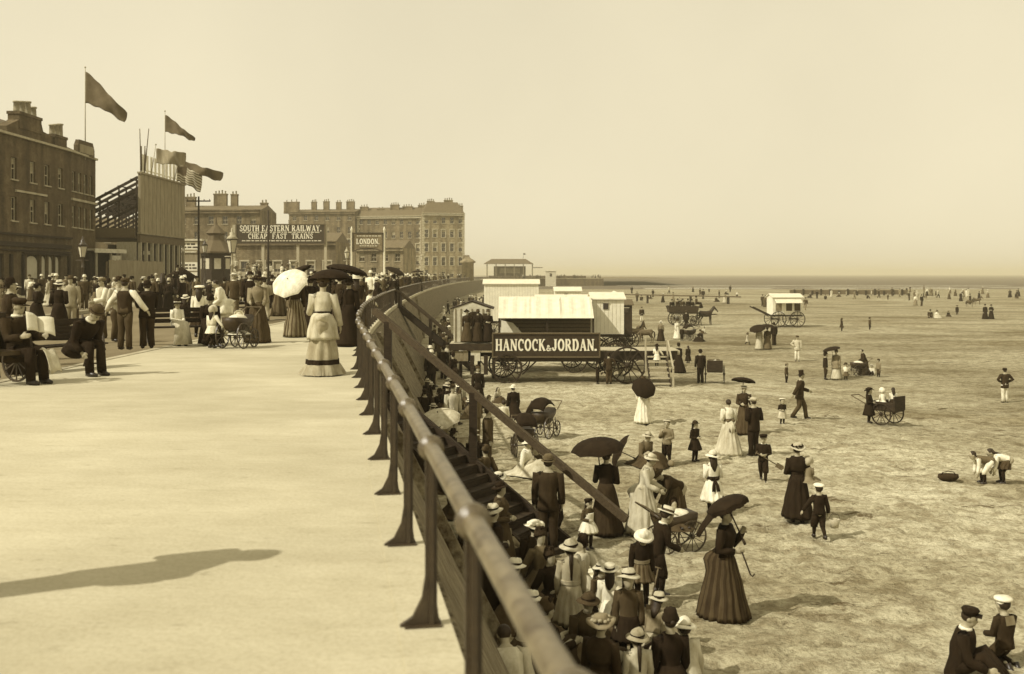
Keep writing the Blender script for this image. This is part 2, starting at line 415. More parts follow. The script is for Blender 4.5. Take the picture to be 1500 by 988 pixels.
# ------------------------------------------------------------------ iron railing
rail = root('iron_railing', 'iron promenade railing with ringed top tube and flared posts along the sea wall edge', 'railing')
seglen = [0]
for (x0, y0), (x1, y1) in zip(WP, WP[1:]): seglen.append(seglen[-1] + math.hypot(x1 - x0, y1 - y0))
def at_len(s):
    for i in range(len(WP) - 1):
        if s <= seglen[i + 1]:
            t = (s - seglen[i]) / (seglen[i + 1] - seglen[i])
            return Vector((WP[i][0] + (WP[i + 1][0] - WP[i][0]) * t, WP[i][1] + (WP[i + 1][1] - WP[i][1]) * t)), normal_at(i if t < .5 else i + 1)
    return Vector(WP[-1]), normal_at(len(WP) - 1)
def len_at_y(y):
    lo, hi = 0, seglen[-1]
    for _ in range(50):
        m_ = (lo + hi) / 2
        if at_len(m_)[0].y < y: lo = m_
        else: hi = m_
    return lo
RH = .86; STEPY = ((19.5, 21.0), (56.6, 58.6))
S1a, S1b, S2a, S2b = [len_at_y(y) for yy in STEPY for y in yy]
for a, b in ((len_at_y(1.2), S1a), (S1b, S2a), (S2b, seglen[-1])):
    n_ = max(2, int((b - a) / .5)) if a < 100 else int((b - a) / 3)
    pts = [(p.x, p.y, RH) for p in (at_len(a + (b - a) * k / n_)[0] for k in range(n_ + 1))]
    m_ = MB(); m_.tube(pts, .038, 16); ob('top_rail', m_, 'iron_rail', rail)
def post_mb():
    m_ = MB()
    m_.box((0, 0, RH / 2), (.022, .06, RH - .03)); m_.box((0, 0, RH * .5), (.058, .018, RH - .06))
    # the flared foot, swept out over the pavement
    prof = [(-.012, .5), (-.02, .3), (-.045, .14), (-.09, .05), (-.15, .012), (-.15, .0), (.05, 0), (.048, .012), (.036, .05), (.024, .14), (.012, .5)]
    m_.prism([(x, z) for x, z in prof], -.016, .016)
    m_.box((-.04, 0, .008), (.18, .1, .014))
    Mx = Matrix.Rotation(R(90), 4, 'X')
    return m_
pm = post_mb().mesh('post'); pm.materials.append(M['iron'])
cm_ = MB()
for k, (r0, w) in enumerate(((.058, .05), (.064, .02))):
    cm_.tube([(0, -w / 2, 0), (0, w / 2, 0)], r0, 14)
cm_.tube([(0, .035, 0), (0, .055, 0)], .056, 14)
cmesh = cm_.mesh('collar'); cmesh.materials.append(M['iron_rail'])
s = len_at_y(4.95) - 1.5 * 2; k = 0; far = MB()
while s < seglen[-1] - 1:
    p, n = at_len(s)
    if not (S1a - .1 < s < S1b + .1 or S2a - .1 < s < S2b + .1):
        ang = math.atan2(n.y, n.x)
        if k < 60:
            po = ob('post', pm, None, rail, (p.x, p.y, 0), ang)
            if k < 30: ob('collar', cmesh, None, po, (0, 0, RH), 0)
        else:
            far.box((p.x, p.y, RH / 2), (.06, .06, RH), rz=ang)
        k += 1
    s += 1.5
fo = ob('distant_posts', far, 'iron', rail); fo['kind'] = 'stuff'

# ------------------------------------------------------------------ stairs down to the sand
def stair(y0, run, label, back=0.0, near_rail=True, z0=-.06):
    p, n = wall_frame(y0); d = Vector((n.x, n.y - back)).normalized(); t = Vector((-d.y, d.x))
    st = root('wooden_stair', label, 'stairs')
    top = p + d * .15; zb = beach_z(p.x + run, y0 - .3); nst = 17; W = 1.25
    def at(u, s_, z): q = top + d * u + t * s_; return (q.x, q.y, z)
    r2 = run * (zb - z0) / (zb + .06); tr = MB()
    for i in range(nst):
        f = (i + .5) / nst; z = z0 + (zb - z0) * (i + .7) / nst
        a, b = at(r2 * f - .14, 0, z), at(r2 * f + .14, 0, z)
        tr.beam(a, b, W - .1, .045); c_ = at(r2 * f + .13, 0, z - .12); tr.beam(c_, at(r2 * f + .15, 0, z - .12), W - .1, .2)
    ob('treads', tr, 'wood_dark', st)
    for sd in (-1, 1):
        m_ = MB(); m_.beam(at(0, sd * W / 2, z0 - .06), at(r2, sd * W / 2, zb - .02), .07, .3); ob('stringer', m_, 'wood_dark', st)
        if sd < 0 and not near_rail: continue
        m_ = MB(); m_.beam(at(-.25, sd * W / 2, RH + .1), at(run + .25, sd * W / 2, zb + .62), .1, .13); ob('handrail', m_, 'wood_mid', st)
        for f in (.02, .42, .97) if near_rail else (.02, .42):
            q = at(run * f, sd * W / 2, 0); zt = RH + .1 + (zb + .62 - RH - .1) * ((run * f + .25) / (run + .5)); zl = min(zb, 0) - .2 if f > .2 else -.5
            m_ = MB(); m_.box((q[0], q[1], (zt + zl) / 2), (.15, .15, zt - zl)); ob('post', m_, 'wood_dark', st)
    return st
stair(20.3, 5.1, 'dark wooden stair with broad handrails nearest the camera, dropping from railing gap to sand', .72, False, -.6)
stair(57.6, 4.3, 'wooden stair with handrails descending beside the striped bathing cabin', .02)

# ------------------------------------------------------------------ camera, light, air
cam = bpy.data.cameras.new('camera'); co = bpy.data.objects.new('camera', cam); COL.objects.link(co); SC.camera = co
cam.sensor_width = 36; cam.sensor_fit = 'HORIZONTAL'; cam.lens = 36 * F / 1500; cam.shift_y = -(494 - HORIZ) / 1500
co.location = (0, 0, CAMZ); co.rotation_euler = (R(90), 0, 0); cam.clip_start = .05; cam.clip_end = 20000
cam.dof.use_dof = True; cam.dof.focus_distance = 28; cam.dof.aperture_fstop = 2.2
SUN_EL = R(43); sd = Vector((-1, -.58, 0)).normalized()
to_sun = Vector((sd.x * math.cos(SUN_EL), sd.y * math.cos(SUN_EL), math.sin(SUN_EL)))
sl = bpy.data.lights.new('sun', 'SUN'); sl.energy = 4.2; sl.angle = R(.6); sl.color = (1, .94, .8)
so = bpy.data.objects.new('sun', sl); COL.objects.link(so); so.location = (-40, -20, 60)
so.rotation_euler = to_sun.to_track_quat('Z', 'Y').to_euler()
w = bpy.data.worlds.new('World'); SC.world = w; w.use_nodes = True
N = w.node_tree.nodes; L = w.node_tree.links; bg = N['Background']
sky = N.new('ShaderNodeTexSky'); sky.sky_type = 'NISHITA'; sky.sun_disc = False; sky.sun_elevation = SUN_EL
sky.sun_rotation = math.atan2(to_sun.x, to_sun.y); sky.air_density = 1; sky.dust_density = 2; sky.altitude = 0
bw = N.new('ShaderNodeRGBToBW'); L.new(sky.outputs[0], bw.inputs[0])
pw = N.new('ShaderNodeMath'); pw.operation = 'POWER'; L.new(bw.outputs[0], pw.inputs[0]); pw.inputs[1].default_value = .12
tcw = N.new('ShaderNodeTexCoord'); nzw = N.new('ShaderNodeTexNoise'); nzw.inputs['Scale'].default_value = 3.0; nzw.inputs['Detail'].default_value = 8
L.new(tcw.outputs['Generated'], nzw.inputs['Vector'])
md = N.new('ShaderNodeMath'); md.operation = 'MULTIPLY_ADD'; L.new(nzw.outputs['Fac'], md.inputs[0]); md.inputs[1].default_value = .24; md.inputs[2].default_value = .89
mm = N.new('ShaderNodeMath'); mm.operation = 'MULTIPLY'; L.new(pw.outputs[0], mm.inputs[0]); L.new(md.outputs[0], mm.inputs[1])
mu = N.new('ShaderNodeMix'); mu.data_type = 'RGBA'; mu.blend_type = 'MULTIPLY'; mu.inputs[0].default_value = 1
cbw = N.new('ShaderNodeCombineXYZ')
for i_ in range(3): L.new(mm.outputs[0], cbw.inputs[i_])
L.new(cbw.outputs[0], mu.inputs[6]); mu.inputs[7].default_value = (7.2, 6.47, 4.6, 1)
L.new(mu.outputs[2], bg.inputs['Color']); bg.inputs['Strength'].default_value = .1
SC.view_settings.view_transform = 'Standard'; SC.view_settings.look = 'None'; SC.view_settings.gamma = 1; SC.view_settings.exposure = 0
SC.render.engine = 'CYCLES'; SC.cycles.use_denoising = True; SC.cycles.max_bounces = 5; SC.cycles.volume_bounces = 1
SC.cycles.volume_step_rate = 10; SC.cycles.volume_max_steps = 8
SC.cycles.use_adaptive_sampling = True; SC.cycles.adaptive_threshold = .02

# haze
HAZE = .00045
mb = MB(); mb.box((300, 3800, 8), (11600, 7700, 32)); hz = ob('haze', mb, []); hz['kind'] = 'stuff'
m = bpy.data.materials.new('haze'); m.use_nodes = True; nt = m.node_tree; nt.nodes.remove(nt.nodes['Principled BSDF'])
pv = nt.nodes.new('ShaderNodeVolumePrincipled'); pv.inputs['Color'].default_value = (.85, .8, .61, 1); pv.inputs['Density'].default_value = HAZE
nt.links.new(pv.outputs[0], nt.nodes['Material Output'].inputs['Volume'])
hz.data.materials.append(m)
# ================================================================== the town side
mat('sash', .4, .8, .2, 3); mat('curtain', .32, .9, .2, 3)
def facade(mb, p0, p1, z0, z1, holes, depth=.22, m=0):
    p0, p1 = Vector((p0[0], p0[1])), Vector((p1[0], p1[1])); W = (p1 - p0).length; d = (p1 - p0) / W; n = Vector((d.y, -d.x))
    us = sorted({0, W} | {h[0] for h in holes} | {h[1] for h in holes}); zs = sorted({z0, z1} | {h[2] for h in holes} | {h[3] for h in holes})
    us = [u for u in us if -1e-6 <= u <= W + 1e-6]; zs = [z for z in zs if z0 - 1e-6 <= z <= z1 + 1e-6]
    def P(u, z, k=0): q = p0 + d * u - n * k; return (q.x, q.y, z)
    for a, b in zip(us, us[1:]):
        for c, e in zip(zs, zs[1:]):
            cu, cz = (a + b) / 2, (c + e) / 2
            if any(h[0] < cu < h[1] and h[2] < cz < h[3] for h in holes): continue
            mb.add([P(a, c), P(b, c), P(b, e), P(a, e)], [(0, 1, 2, 3)], m)
    for u0, u1, c, e in holes:
        for q in ([P(u0, c), P(u0, c, depth), P(u0, e, depth), P(u0, e)], [P(u1, c), P(u1, e), P(u1, e, depth), P(u1, c, depth)],
                  [P(u0, e), P(u0, e, depth), P(u1, e, depth), P(u1, e)], [P(u0, c), P(u1, c), P(u1, c, depth), P(u0, c, depth)]):
            mb.add(q, [(0, 1, 2, 3)], m)
    return d, n
WIN = {}
def window_mesh(w, h, blind=0.0, arched=False, surround=False, bars=1):
    key = (round(w, 2), round(h, 2), blind, arched, surround, bars)
    if key in WIN: return WIN[key]
    m = MB()
    m.box((0, .03, 0), (w, .02, h), m=1)
    for x in (-w / 2 + .04, w / 2 - .04): m.box((x, 0, 0), (.08, .06, h - .002), m=0)
    for z in (-h / 2 + .04, 0, h / 2 - .04): m.box((0, 0, z), (w - .162, .055, .075), m=0)
    for k in range(bars): m.box((-w / 2 + w * (k + 1) / (bars + 1), .005, 0), (.035, .045, h - .17), m=0)
    if blind: m.box((0, .012, h / 2 - .09 - h * blind / 2), (w - .18, .006, h * blind), m=2)
    m.box((0, -.2, -h / 2 - .05), (w + .24, .26, .1), m=3)
    if surround:
        for x in (-w / 2 - .11, w / 2 + .11): m.box((x, -.235, 0), (.2, .06, h + .1), m=3)
        m.box((0, -.25, h / 2 + .15), (w + .5, .1, .24), m=3)
    me = m.mesh('window')
    for k in ('sash', 'glass', 'curtain', 'stone'): me.materials.append(M[k])
    WIN[key] = me; return me
def put_window(parent, p0, d, n, u, z, me, name='window', depth=.2):
    q = Vector((p0[0], p0[1])) + d * u - n * depth
    return ob(name, me, None, parent, (q.x, q.y, z), math.atan2(d.y, d.x))
def chimney(parent, c, w, dpt, h, pots, rz=0, m='brick', pk=1.05):
    b = MB(); b.box((0, 0, h / 2), (w, dpt, h)); b.box((0, 0, h - .12), (w + .14, dpt + .14, .24)); b.box((0, 0, .35), (w + .1, dpt + .1, .5))
    o = ob('chimney', b, m, parent, c, rz)
    for k in range(pots):
        x = -w / 2 + w * (k + .5) / pots
        q = MB(); hh = .75 + .25 * ((k * 7) % 3) / 2; q.lathe([(.17, 0), (.15, .1), (.13, hh - .12), (.17, hh - .1), (.17, hh), (.11, hh), (.1, hh - .3)], seg=10)
        ob('chimney_pot', q, 'pot', o, (x, 0, h), None, (pk, pk, pk * .7))
    return o
def terrace(label, p0, p1, depth, z1, rows, cols, wall='brick_far', roof='pitched', ww=1.1, chim=(), cat='building', name='terrace_house', surround_rows=(), rise=2.6, door=True, quoin=False, group=None, skip=()):
    rt = root(name, label, cat, (0, 0, 0), 0, group)
    P0, P1 = Vector(p0), Vector(p1); W = (P1 - P0).length
    holes = []; info = []
    for ri, (zc, hh) in enumerate(rows):
        for c in range(cols):
            if (ri, c) in skip: continue
            u = W * (c + .5) / cols; holes.append((u - ww / 2, u + ww / 2, zc - hh / 2, zc + hh / 2)); info.append((u, zc, hh, ri, c))
    b = MB(); d, n = facade(b, p0, p1, -.14, z1, holes)
    back = [P0 - n * depth, P1 - n * depth]
    for a, q in ((P1, back[1]), (back[1], back[0]), (back[0], P0)):
        b.add([(a.x, a.y, -.14), (q.x, q.y, -.14), (q.x, q.y, z1), (a.x, a.y, z1)], [(0, 1, 2, 3)])
    ob('wall', b, wall, rt)
    k = random.Random(label)
    for u, zc, hh, ri, c in info:
        put_window(rt, p0, d, n, u, zc, window_mesh(ww, hh, k.choice((0, 0, .25, .5)), False, ri in surround_rows))
    b = MB(); a0, a1 = P0 + n * .25 - d * .1, P1 + n * .25 + d * .1
    b.beam((a0.x, a0.y, z1 - .45), (a1.x, a1.y, z1 - .45), .5, .3); b.beam((a0.x, a0.y, z1 + .02), (a1.x, a1.y, z1 + .02), .4, .22)
    ob('cornice', b, 'stone' if quoin else wall, rt)
    q = MB(); e = [P0, P1, back[1], back[0]]
    if roof == 'pitched':
        m0, m1 = (P0 + back[0]) / 2, (P1 + back[1]) / 2
        vs = [(v.x, v.y, z1 - .02) for v in e] + [(m0.x, m0.y, z1 + rise), (m1.x, m1.y, z1 + rise)]
        q.add(vs, [(0, 1, 5, 4), (2, 3, 4, 5), (1, 2, 5), (3, 0, 4), (3, 2, 1, 0)])
    elif roof == 'mansard':
        c = (P0 + back[1]) / 2
        vs = [(v.x, v.y, z1 + .1) for v in e] + [tuple((v + (c - v) * .3)) + (z1 + rise,) for v in e]
        vs = [tuple(v) for v in vs]
        q.add(vs, [(0, 1, 5, 4), (1, 2, 6, 5), (2, 3, 7, 6), (3, 0, 4, 7), (4, 5, 6, 7)])
    else:
        q.add([(v.x, v.y, z1 + .05) for v in e], [(0, 1, 2, 3)])
    rf = ob('roof', q, 'slate', rt)
    ang = math.atan2(d.y, d.x)
    for (u, back_k, w_, hh, pots) in chim:
        pp = P0 + d * (W * u) - n * (depth * back_k); chimney(rf, (pp.x, pp.y, z1 - .3), w_, .9, hh * .68 + .35 * rise, pots, ang, wall)
    if quoin:
        for side in (P0, P1):
            b = MB()
            for i in range(int(z1 / .7)):
                w_ = .9 if i % 2 else .6; s_ = d if side is P0 else -d
                c = side + s_ * (w_ / 2) + n * .03; b.box((c.x, c.y, .3 + i * .7), (w_, .12, .62), rz=ang)
            ob('quoins', b, 'stone', rt)
    return rt

def arc(cx, cy, rx, ry, a0, a1, n=14): return [(cx + rx * math.cos(R(a0 + (a1 - a0) * i / n)), cy + ry * math.sin(R(a0 + (a1 - a0) * i / n))) for i in range(n + 1)]
TK, TN = .165, .09
GL = {   # signwriter's slab capitals: width, strokes (points, weight), serif spots (x, y, half width)
 'H': (.95, [([(.2, 0), (.2, 1)], TK), ([(.75, 0), (.75, 1)], TK), ([(.2, .5), (.75, .5)], TN)], [(.2, 0, .18), (.2, 1, .18), (.75, 0, .18), (.75, 1, .18)]),
 'A': (.98, [([(.16, 0), (.47, 1)], TN), ([(.47, 1), (.8, 0)], TK), ([(.27, .32), (.68, .32)], TN)], [(.16, 0, .15), (.8, 0, .17)]),
 'N': (.98, [([(.17, 0), (.17, 1)], TN), ([(.19, .96), (.78, .04)], TK), ([(.8, 0), (.8, 1)], TN)], [(.17, 0, .16), (.13, 1, .12), (.8, 1, .16)]),
 'C': (.88, [(arc(.47, .5, .32, .45, 48, 312), TK * .9), ([(.74, .62), (.74, .95)], TN)], []),
 'O': (.95, [(arc(.47, .5, .34, .45, 0, 360, 24), TK * .95)], []),
 'K': (.95, [([(.2, 0), (.2, 1)], TK), ([(.26, .42), (.74, 1)], TN), ([(.4, .58), (.8, 0)], TK)], [(.2, 0, .18), (.2, 1, .18), (.74, 1, .15), (.8, 0, .16)]),
 'J': (.72, [([(.47, .25), (.47, 1)], TK), (arc(.29, .25, .18, .2, 0, -190), TK * .8)], [(.47, 1, .2)]),
 'R': (.95, [([(.2, 0), (.2, 1)], TK), ([(.2, .95), (.45, .95)], TN), ([(.2, .5), (.45, .5)], TN), (arc(.43, .725, .24, .225, 90, -90), TK * .85), ([(.45, .5), (.8, 0)], TK)], [(.2, 0, .18), (.2, 1, .16), (.82, 0, .13)]),
 'D': (.95, [([(.2, 0), (.2, 1)], TK), ([(.2, .95), (.42, .95)], TN), ([(.2, .05), (.42, .05)], TN), (arc(.4, .5, .36, .45, 90, -90), TK)], [(.14, 0, .12), (.14, 1, .12)]),
 'S': (.78, [([(.64, .74), (.55, .92), (.38, .96), (.2, .88), (.17, .72), (.28, .58), (.5, .48), (.62, .34), (.6, .16), (.45, .04), (.28, .04), (.15, .14), (.12, .28)], TK * .8)], []),
 'U': (.95, [([(.2, .3), (.2, 1)], TK), (arc(.47, .3, .27, .27, 180, 360), TK * .8), ([(.74, .3), (.74, 1)], TN)], [(.2, 1, .18), (.74, 1, .16)]),
 'T': (.85, [([(.42, 0), (.42, 1)], TK), ([(.06, .95), (.78, .95)], TN), ([(.08, .76), (.08, 1)], TN), ([(.76, .76), (.76, 1)], TN)], [(.42, 0, .18)]),
 'E': (.85, [([(.2, 0), (.2, 1)], TK), ([(.2, .95), (.68, .95)], TN), ([(.2, .5), (.56, .5)], TN), ([(.2, .05), (.7, .05)], TN), ([(.67, .74), (.67, 1)], TN), ([(.69, 0), (.69, .28)], TN)], [(.14, 0, .12), (.14, 1, .12)]),
 'I': (.45, [([(.22, 0), (.22, 1)], TK)], [(.22, 0, .18), (.22, 1, .18)]),
 'L': (.82, [([(.2, 0), (.2, 1)], TK), ([(.2, .05), (.68, .05)], TN), ([(.68, 0), (.68, .3)], TN)], [(.2, 1, .18), (.14, 0, .12)]),
 'W': (1.3, [([(.14, 1), (.38, 0)], TK), ([(.38, 0), (.62, .9)], TN), ([(.62, .9), (.88, 0)], TK), ([(.88, 0), (1.12, 1)], TN)], [(.14, 1, .16), (1.12, 1, .15)]),
 'Y': (.95, [([(.45, 0), (.45, .45)], TK), ([(.45, .42), (.14, 1)], TK), ([(.45, .42), (.78, 1)], TN)], [(.45, 0, .18), (.14, 1, .15), (.78, 1, .14)]),
 'F': (.82, [([(.2, 0), (.2, 1)], TK), ([(.2, .95), (.68, .95)], TN), ([(.2, .5), (.56, .5)], TN), ([(.67, .74), (.67, 1)], TN)], [(.2, 0, .18), (.14, 1, .12)]),
 'P': (.88, [([(.2, 0), (.2, 1)], TK), ([(.2, .95), (.45, .95)], TN), ([(.2, .48), (.45, .48)], TN), (arc(.43, .715, .26, .235, 90, -90), TK * .9)], [(.2, 0, .18), (.14, 1, .12)]),
 '&': (.8, [([(.7, .38), (.58, .12), (.4, .03), (.2, .05), (.12, .2), (.22, .38), (.42, .52), (.44, .66), (.34, .74), (.24, .66), (.26, .52), (.7, .02)], TN * 1.15)], []),
 '.': (.32, [([(.14, 0), (.14, .17)], .19)], []), ' ': (.5, [], [])}
def serif_text(text, h, loc, rz, mat_, parent, width, gap=.05):
    mb = MB(); x = 0; wid = sum(GL[c][0] + gap for c in text) - gap; kx = width / wid; k_ = 0
    for c in text:
        w, st, sf = GL[c]; small = .62 if c == '&' and h > .5 else 1
        for pts, wt in st + [([(sx - hw, sy_ + (.045 if sy_ < .5 else -.045)), (sx + hw, sy_ + (.045 if sy_ < .5 else -.045))], .09) for sx, sy_, hw in sf]:
            k_ = (k_ + 1) % 9; d = .012 + .0014 * k_
            P = [Vector(((x + a) * kx - width / 2, 0, (b_ * small - .5) * h)) for a, b_ in pts]; hw = wt * h * .5
            L_, R_ = [], []
            for i, p in enumerate(P):
                t = (P[min(i + 1, len(P) - 1)] - P[max(i - 1, 0)]).normalized(); n_ = Vector((-t.z, 0, t.x)) * hw; L_.append(p + n_); R_.append(p - n_)
            n = len(P); vs = L_ + R_ + [v + Vector((0, -d, 0)) for v in L_ + R_]; fs = []
            for i in range(n - 1): fs += [(2 * n + i, 2 * n + i + 1, 3 * n + i + 1, 3 * n + i), (i, i + 1, 2 * n + i + 1, 2 * n + i), (n + i, 3 * n + i, 3 * n + i + 1, n + i + 1)]
            fs += [(0, 2 * n, 3 * n, n), (n - 1, 2 * n - 1, 4 * n - 1, 3 * n - 1)]
            mb.add(vs, fs)
        x += w + gap
    return ob('lettering', mb, mat_, parent, loc, rz)

# ---- near corner building, far left: fronts the road, three storeys of dark brick
BX = -39.5
bl = root('corner_building', 'dark three storey brick corner building with tall chimneys and shopfront at far left', 'building')
def py_to(y): return y
ya, yb, yc = 76.0, 91.6, 98.6
upper = [(y, .95) for y in (78.0, 81.2, 84.4, 87.0, 89.6)]
fr = [(BX, ya), (BX, yb)]; sd_ = [(BX, yb), (BX - .6, yc)]
holes = []; wins = []
for y, w_ in upper:
    for zc, hh in ((10.1, 1.75), (6.9, 1.9)):
        holes.append((y - ya - w_ / 2, y - ya + w_ / 2, zc - hh / 2, zc + hh / 2)); wins.append((y - ya, zc, w_, hh))
shop = [(2.2, 3.6), (7.4, 9.6), (10.0, 11.0), (11.3, 12.3), (12.6, 13.6)]
for u0, u1 in shop: holes.append((u0, u1, 1.3, 3.3))
b = MB(); d_, n_ = facade(b, fr[0], fr[1], -.14, 12.7, holes)
holes2 = []; wins2 = []
for u in (.9, 2.5, 4.1, 5.7):
    for zc, hh in ((10.1, 1.8), (6.9, 1.9)):
        holes2.append((u - .45, u + .45, zc - hh / 2, zc + hh / 2)); wins2.append((u, zc, .9, hh))
d2, n2 = facade(b, sd_[0], sd_[1], -.14, 12.7, holes2)
for a, q in (((BX - .6, yc), (BX - 13, yc)), ((BX - 13, yc), (BX - 13, ya)), ((BX - 13, ya), (BX, ya))):
    b.add([(a[0], a[1], -.14), (q[0], q[1], -.14), (q[0], q[1], 12.7), (a[0], a[1], 12.7)], [(0, 1, 2, 3)])
ob('wall', b, 'brick', bl)
for i, (u, zc, w_, hh) in enumerate(wins): put_window(bl, fr[0], d_, n_, u, zc, window_mesh(w_, hh, (0, .5, .25)[i % 3]))
for i, (u, zc, w_, hh) in enumerate(wins2): put_window(bl, sd_[0], d2, n2, u, zc, window_mesh(w_, hh, (0, .25, .5)[i % 3]))
for i, (u0, u1) in enumerate(shop):
    m_ = MB(); w_ = u1 - u0
    if i in (0,):
        m_.box((0, 0, 0), (w_, .05, 2.0), m=0)
    else:
        arc = [(-w_ / 2 + .08, -.95)] + [(w_ / 2 - .08, -.95)] + [((w_ / 2 - .08) * math.cos(R(a)), .35 + .55 * math.sin(R(a))) for a in range(0, 181, 20)]
        m_.prism(arc, -.01, .02, m=1); m_.box((0, .05, 0), (w_, .03, 2.0), m=0)
        for x in (-w_ / 2 + .04, w_ / 2 - .04): m_.box((x, -.02, 0), (.08, .1, 1.98), m=2)
    q = Vector(fr[0]) + d_ * ((u0 + u1) / 2) - n_ * .18
    o = ob('shop_window', m_, ['wood_dark', 'blind', 'wood'], bl, (q.x, q.y, 2.3), R(90))
m_ = MB()
for y0, y1, z, t in ((ya, yb, 4.9, .16), (ya + 1, yb - .2, 4.1, .35), (ya + 1, yb - .2, 3.62, .12), (ya + 6.5, yb - .2, 3.42, .1)):
    m_.box((BX + .1, (y0 + y1) / 2, z), (.26, y1 - y0, t))
for y in (ya + 1.3, ya + 4.6, ya + 6.6, yb - .5): m_.box((BX + .09, y, 1.6), (.2, .32, 3.4))
ob('shopfront', m_, 'wood_dark', bl)
m_ = MB(); m_.box((BX + .06, 79.9 + 4.2, 8.35), (.16, 5.4, .16)); m_.beam((BX + .06, yb + .2, 8.45), (BX - .5, yc, 8.45), .16, .2); m_.box((BX + .1, (ya + yb) / 2, 12.72), (.3, yb - ya, .18)); m_.beam((BX + .1, yb, 12.72), (BX - .5, yc, 12.72), .3, .18)
ob('string_course', m_, 'stone', bl)
m_ = MB(); m_.add([(BX, ya, 12.6), (BX, yb, 12.6), (BX - .6, yc, 12.6), (BX - 13, yc, 12.6), (BX - 13, ya, 12.6), (BX - 5, ya + 2, 15.2), (BX - 5, yc - 4, 15.2)],
       [(0, 1, 2, 6, 5), (2, 3, 6), (3, 4, 5, 6), (4, 0, 5)])
rf = ob('roof', m_, 'slate', bl)
m_ = MB()   # stepped party-wall gable carrying the stacks
m_.prism([(-4.2, 0), (4.4, 0), (4.4, 1.4), (2.2, 1.6), (1.8, 2.3), (-1.6, 2.3), (-2.4, 1.9), (-4.2, 1.2)], -.45, .45)
gb = ob('gable_wall', m_, 'brick', bl, (BX - 1.4, 86.2, 12.4), R(90))
chimney(rf, (BX - 1.4, 86.0, 13.6), 4.0, .95, 1.5, 4, R(90), pk=1.7); chimney(rf, (BX - 1.2, 91.4, 12.3), 2.4, .9, 1.75, 3, R(90), pk=1.7)
m_ = MB(); m_.prism([(-1.9, 0), (1.9, 0), (1.9, .7), (1.5, 1.35), (-1.5, 1.35), (-1.9, .8)], -.18, .18); m_.prism([(-1.5, .2), (1.5, .2), (1.5, .95), (-1.5, .95)], -.25, -.19, m=1)
ob('parapet_panel', m_, ['brick', 'board'], bl, (BX - .3, 95.3, 12.7), R(90))

# ---- scaffolded stand with the great blank hoarding
st = root('hoarding_tower', 'tall blank timber hoarding raised on pale posts beside sloping rafters', 'hoarding')
HX, h0, h1 = -36.4, 100.0, 113.6
m_ = MB(); m_.add([(HX, h0, 5.8), (HX, h1, 5.6), (HX, h1, 11.4), (HX, h0, 11.6)], [(0, 1, 2, 3)])
m_ = MB(); m_.box((HX, (h0 + h1) / 2, 8.65), (.25, h1 - h0, 5.9))
for z in (5.72, 11.62): m_.box((HX + .05, (h0 + h1) / 2, z), (.4, h1 - h0 + .3, .18))
for k in range(1, 12): m_.box((HX + .128, h0 + (h1 - h0) * k / 12, 8.65), (.012, .05, 5.7), m=1)
ob('hoarding', m_, ['board', 'wood'], st)
m_ = MB(); m_.box((HX - .05, (h0 + h1) / 2, 5.2), (.3, h1 - h0, .8)); ob('fascia', m_, 'wood', st)
for k in range(9):
    m_ = MB(); m_.box((HX, h0 + .2 + (h1 - h0 - .4) * k / 8, 2.35), (.28, .24, 4.95)); ob('post', m_, 'wood_pale', st)
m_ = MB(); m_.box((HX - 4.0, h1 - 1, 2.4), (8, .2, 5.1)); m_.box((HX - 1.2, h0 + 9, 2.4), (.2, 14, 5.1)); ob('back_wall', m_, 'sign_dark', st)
m_ = MB(); m_.box((HX - 1.2, h0 - .1, 2.4), (1.9, .12, 4.9)); ob('side_panel', m_, 'wood_pale', st)
m_ = MB(); m_.box((HX - 4.6, h0 + 6, 5.35), (8.6, 12.4, .3)); m_.box((HX - 4.6, h0 - .3, 5.75), (8.6, .14, .9)); ob('platform', m_, 'wood', st)
m_ = MB()
for j in range(7):
    y = h0 + .2 + j * 1.9
    m_.beam((HX - .2, y, 11.2), (HX - 6.4, y, 7.9), .16, .26); m_.beam((HX - .2, y, 9.9), (HX - 6.8, y, 6.5), .14, .2); m_.beam((HX - .2, y, 8.4), (HX - 5, y, 6.0), .14, .2)
    for f in (.02, .3, .6, .95): m_.beam((HX - .2 - 6.2 * f, y, 11.2 - 3.3 * f), (HX - .2 - 6.2 * f, y, 5.4), .12, .12)
for f in (.1, .3, .5, .7, .9): m_.beam((HX - .2 - 6.2 * f, h0, 11.32 - 3.3 * f), (HX - .2 - 6.2 * f, h0 + 11.8, 11.32 - 3.3 * f), .14, .1)
ob('rafters', m_, 'wood_dark', st)
m_ = MB()
for k in range(11): m_.box((HX - .1, h0 + 1.3 + k * 1.15, 12.6), (.06, .62, 1.9))
m_.box((HX - .12, h0 + 7, 12.05), (.05, 13, .12))
ob('palings', m_, 'paint_white', st)

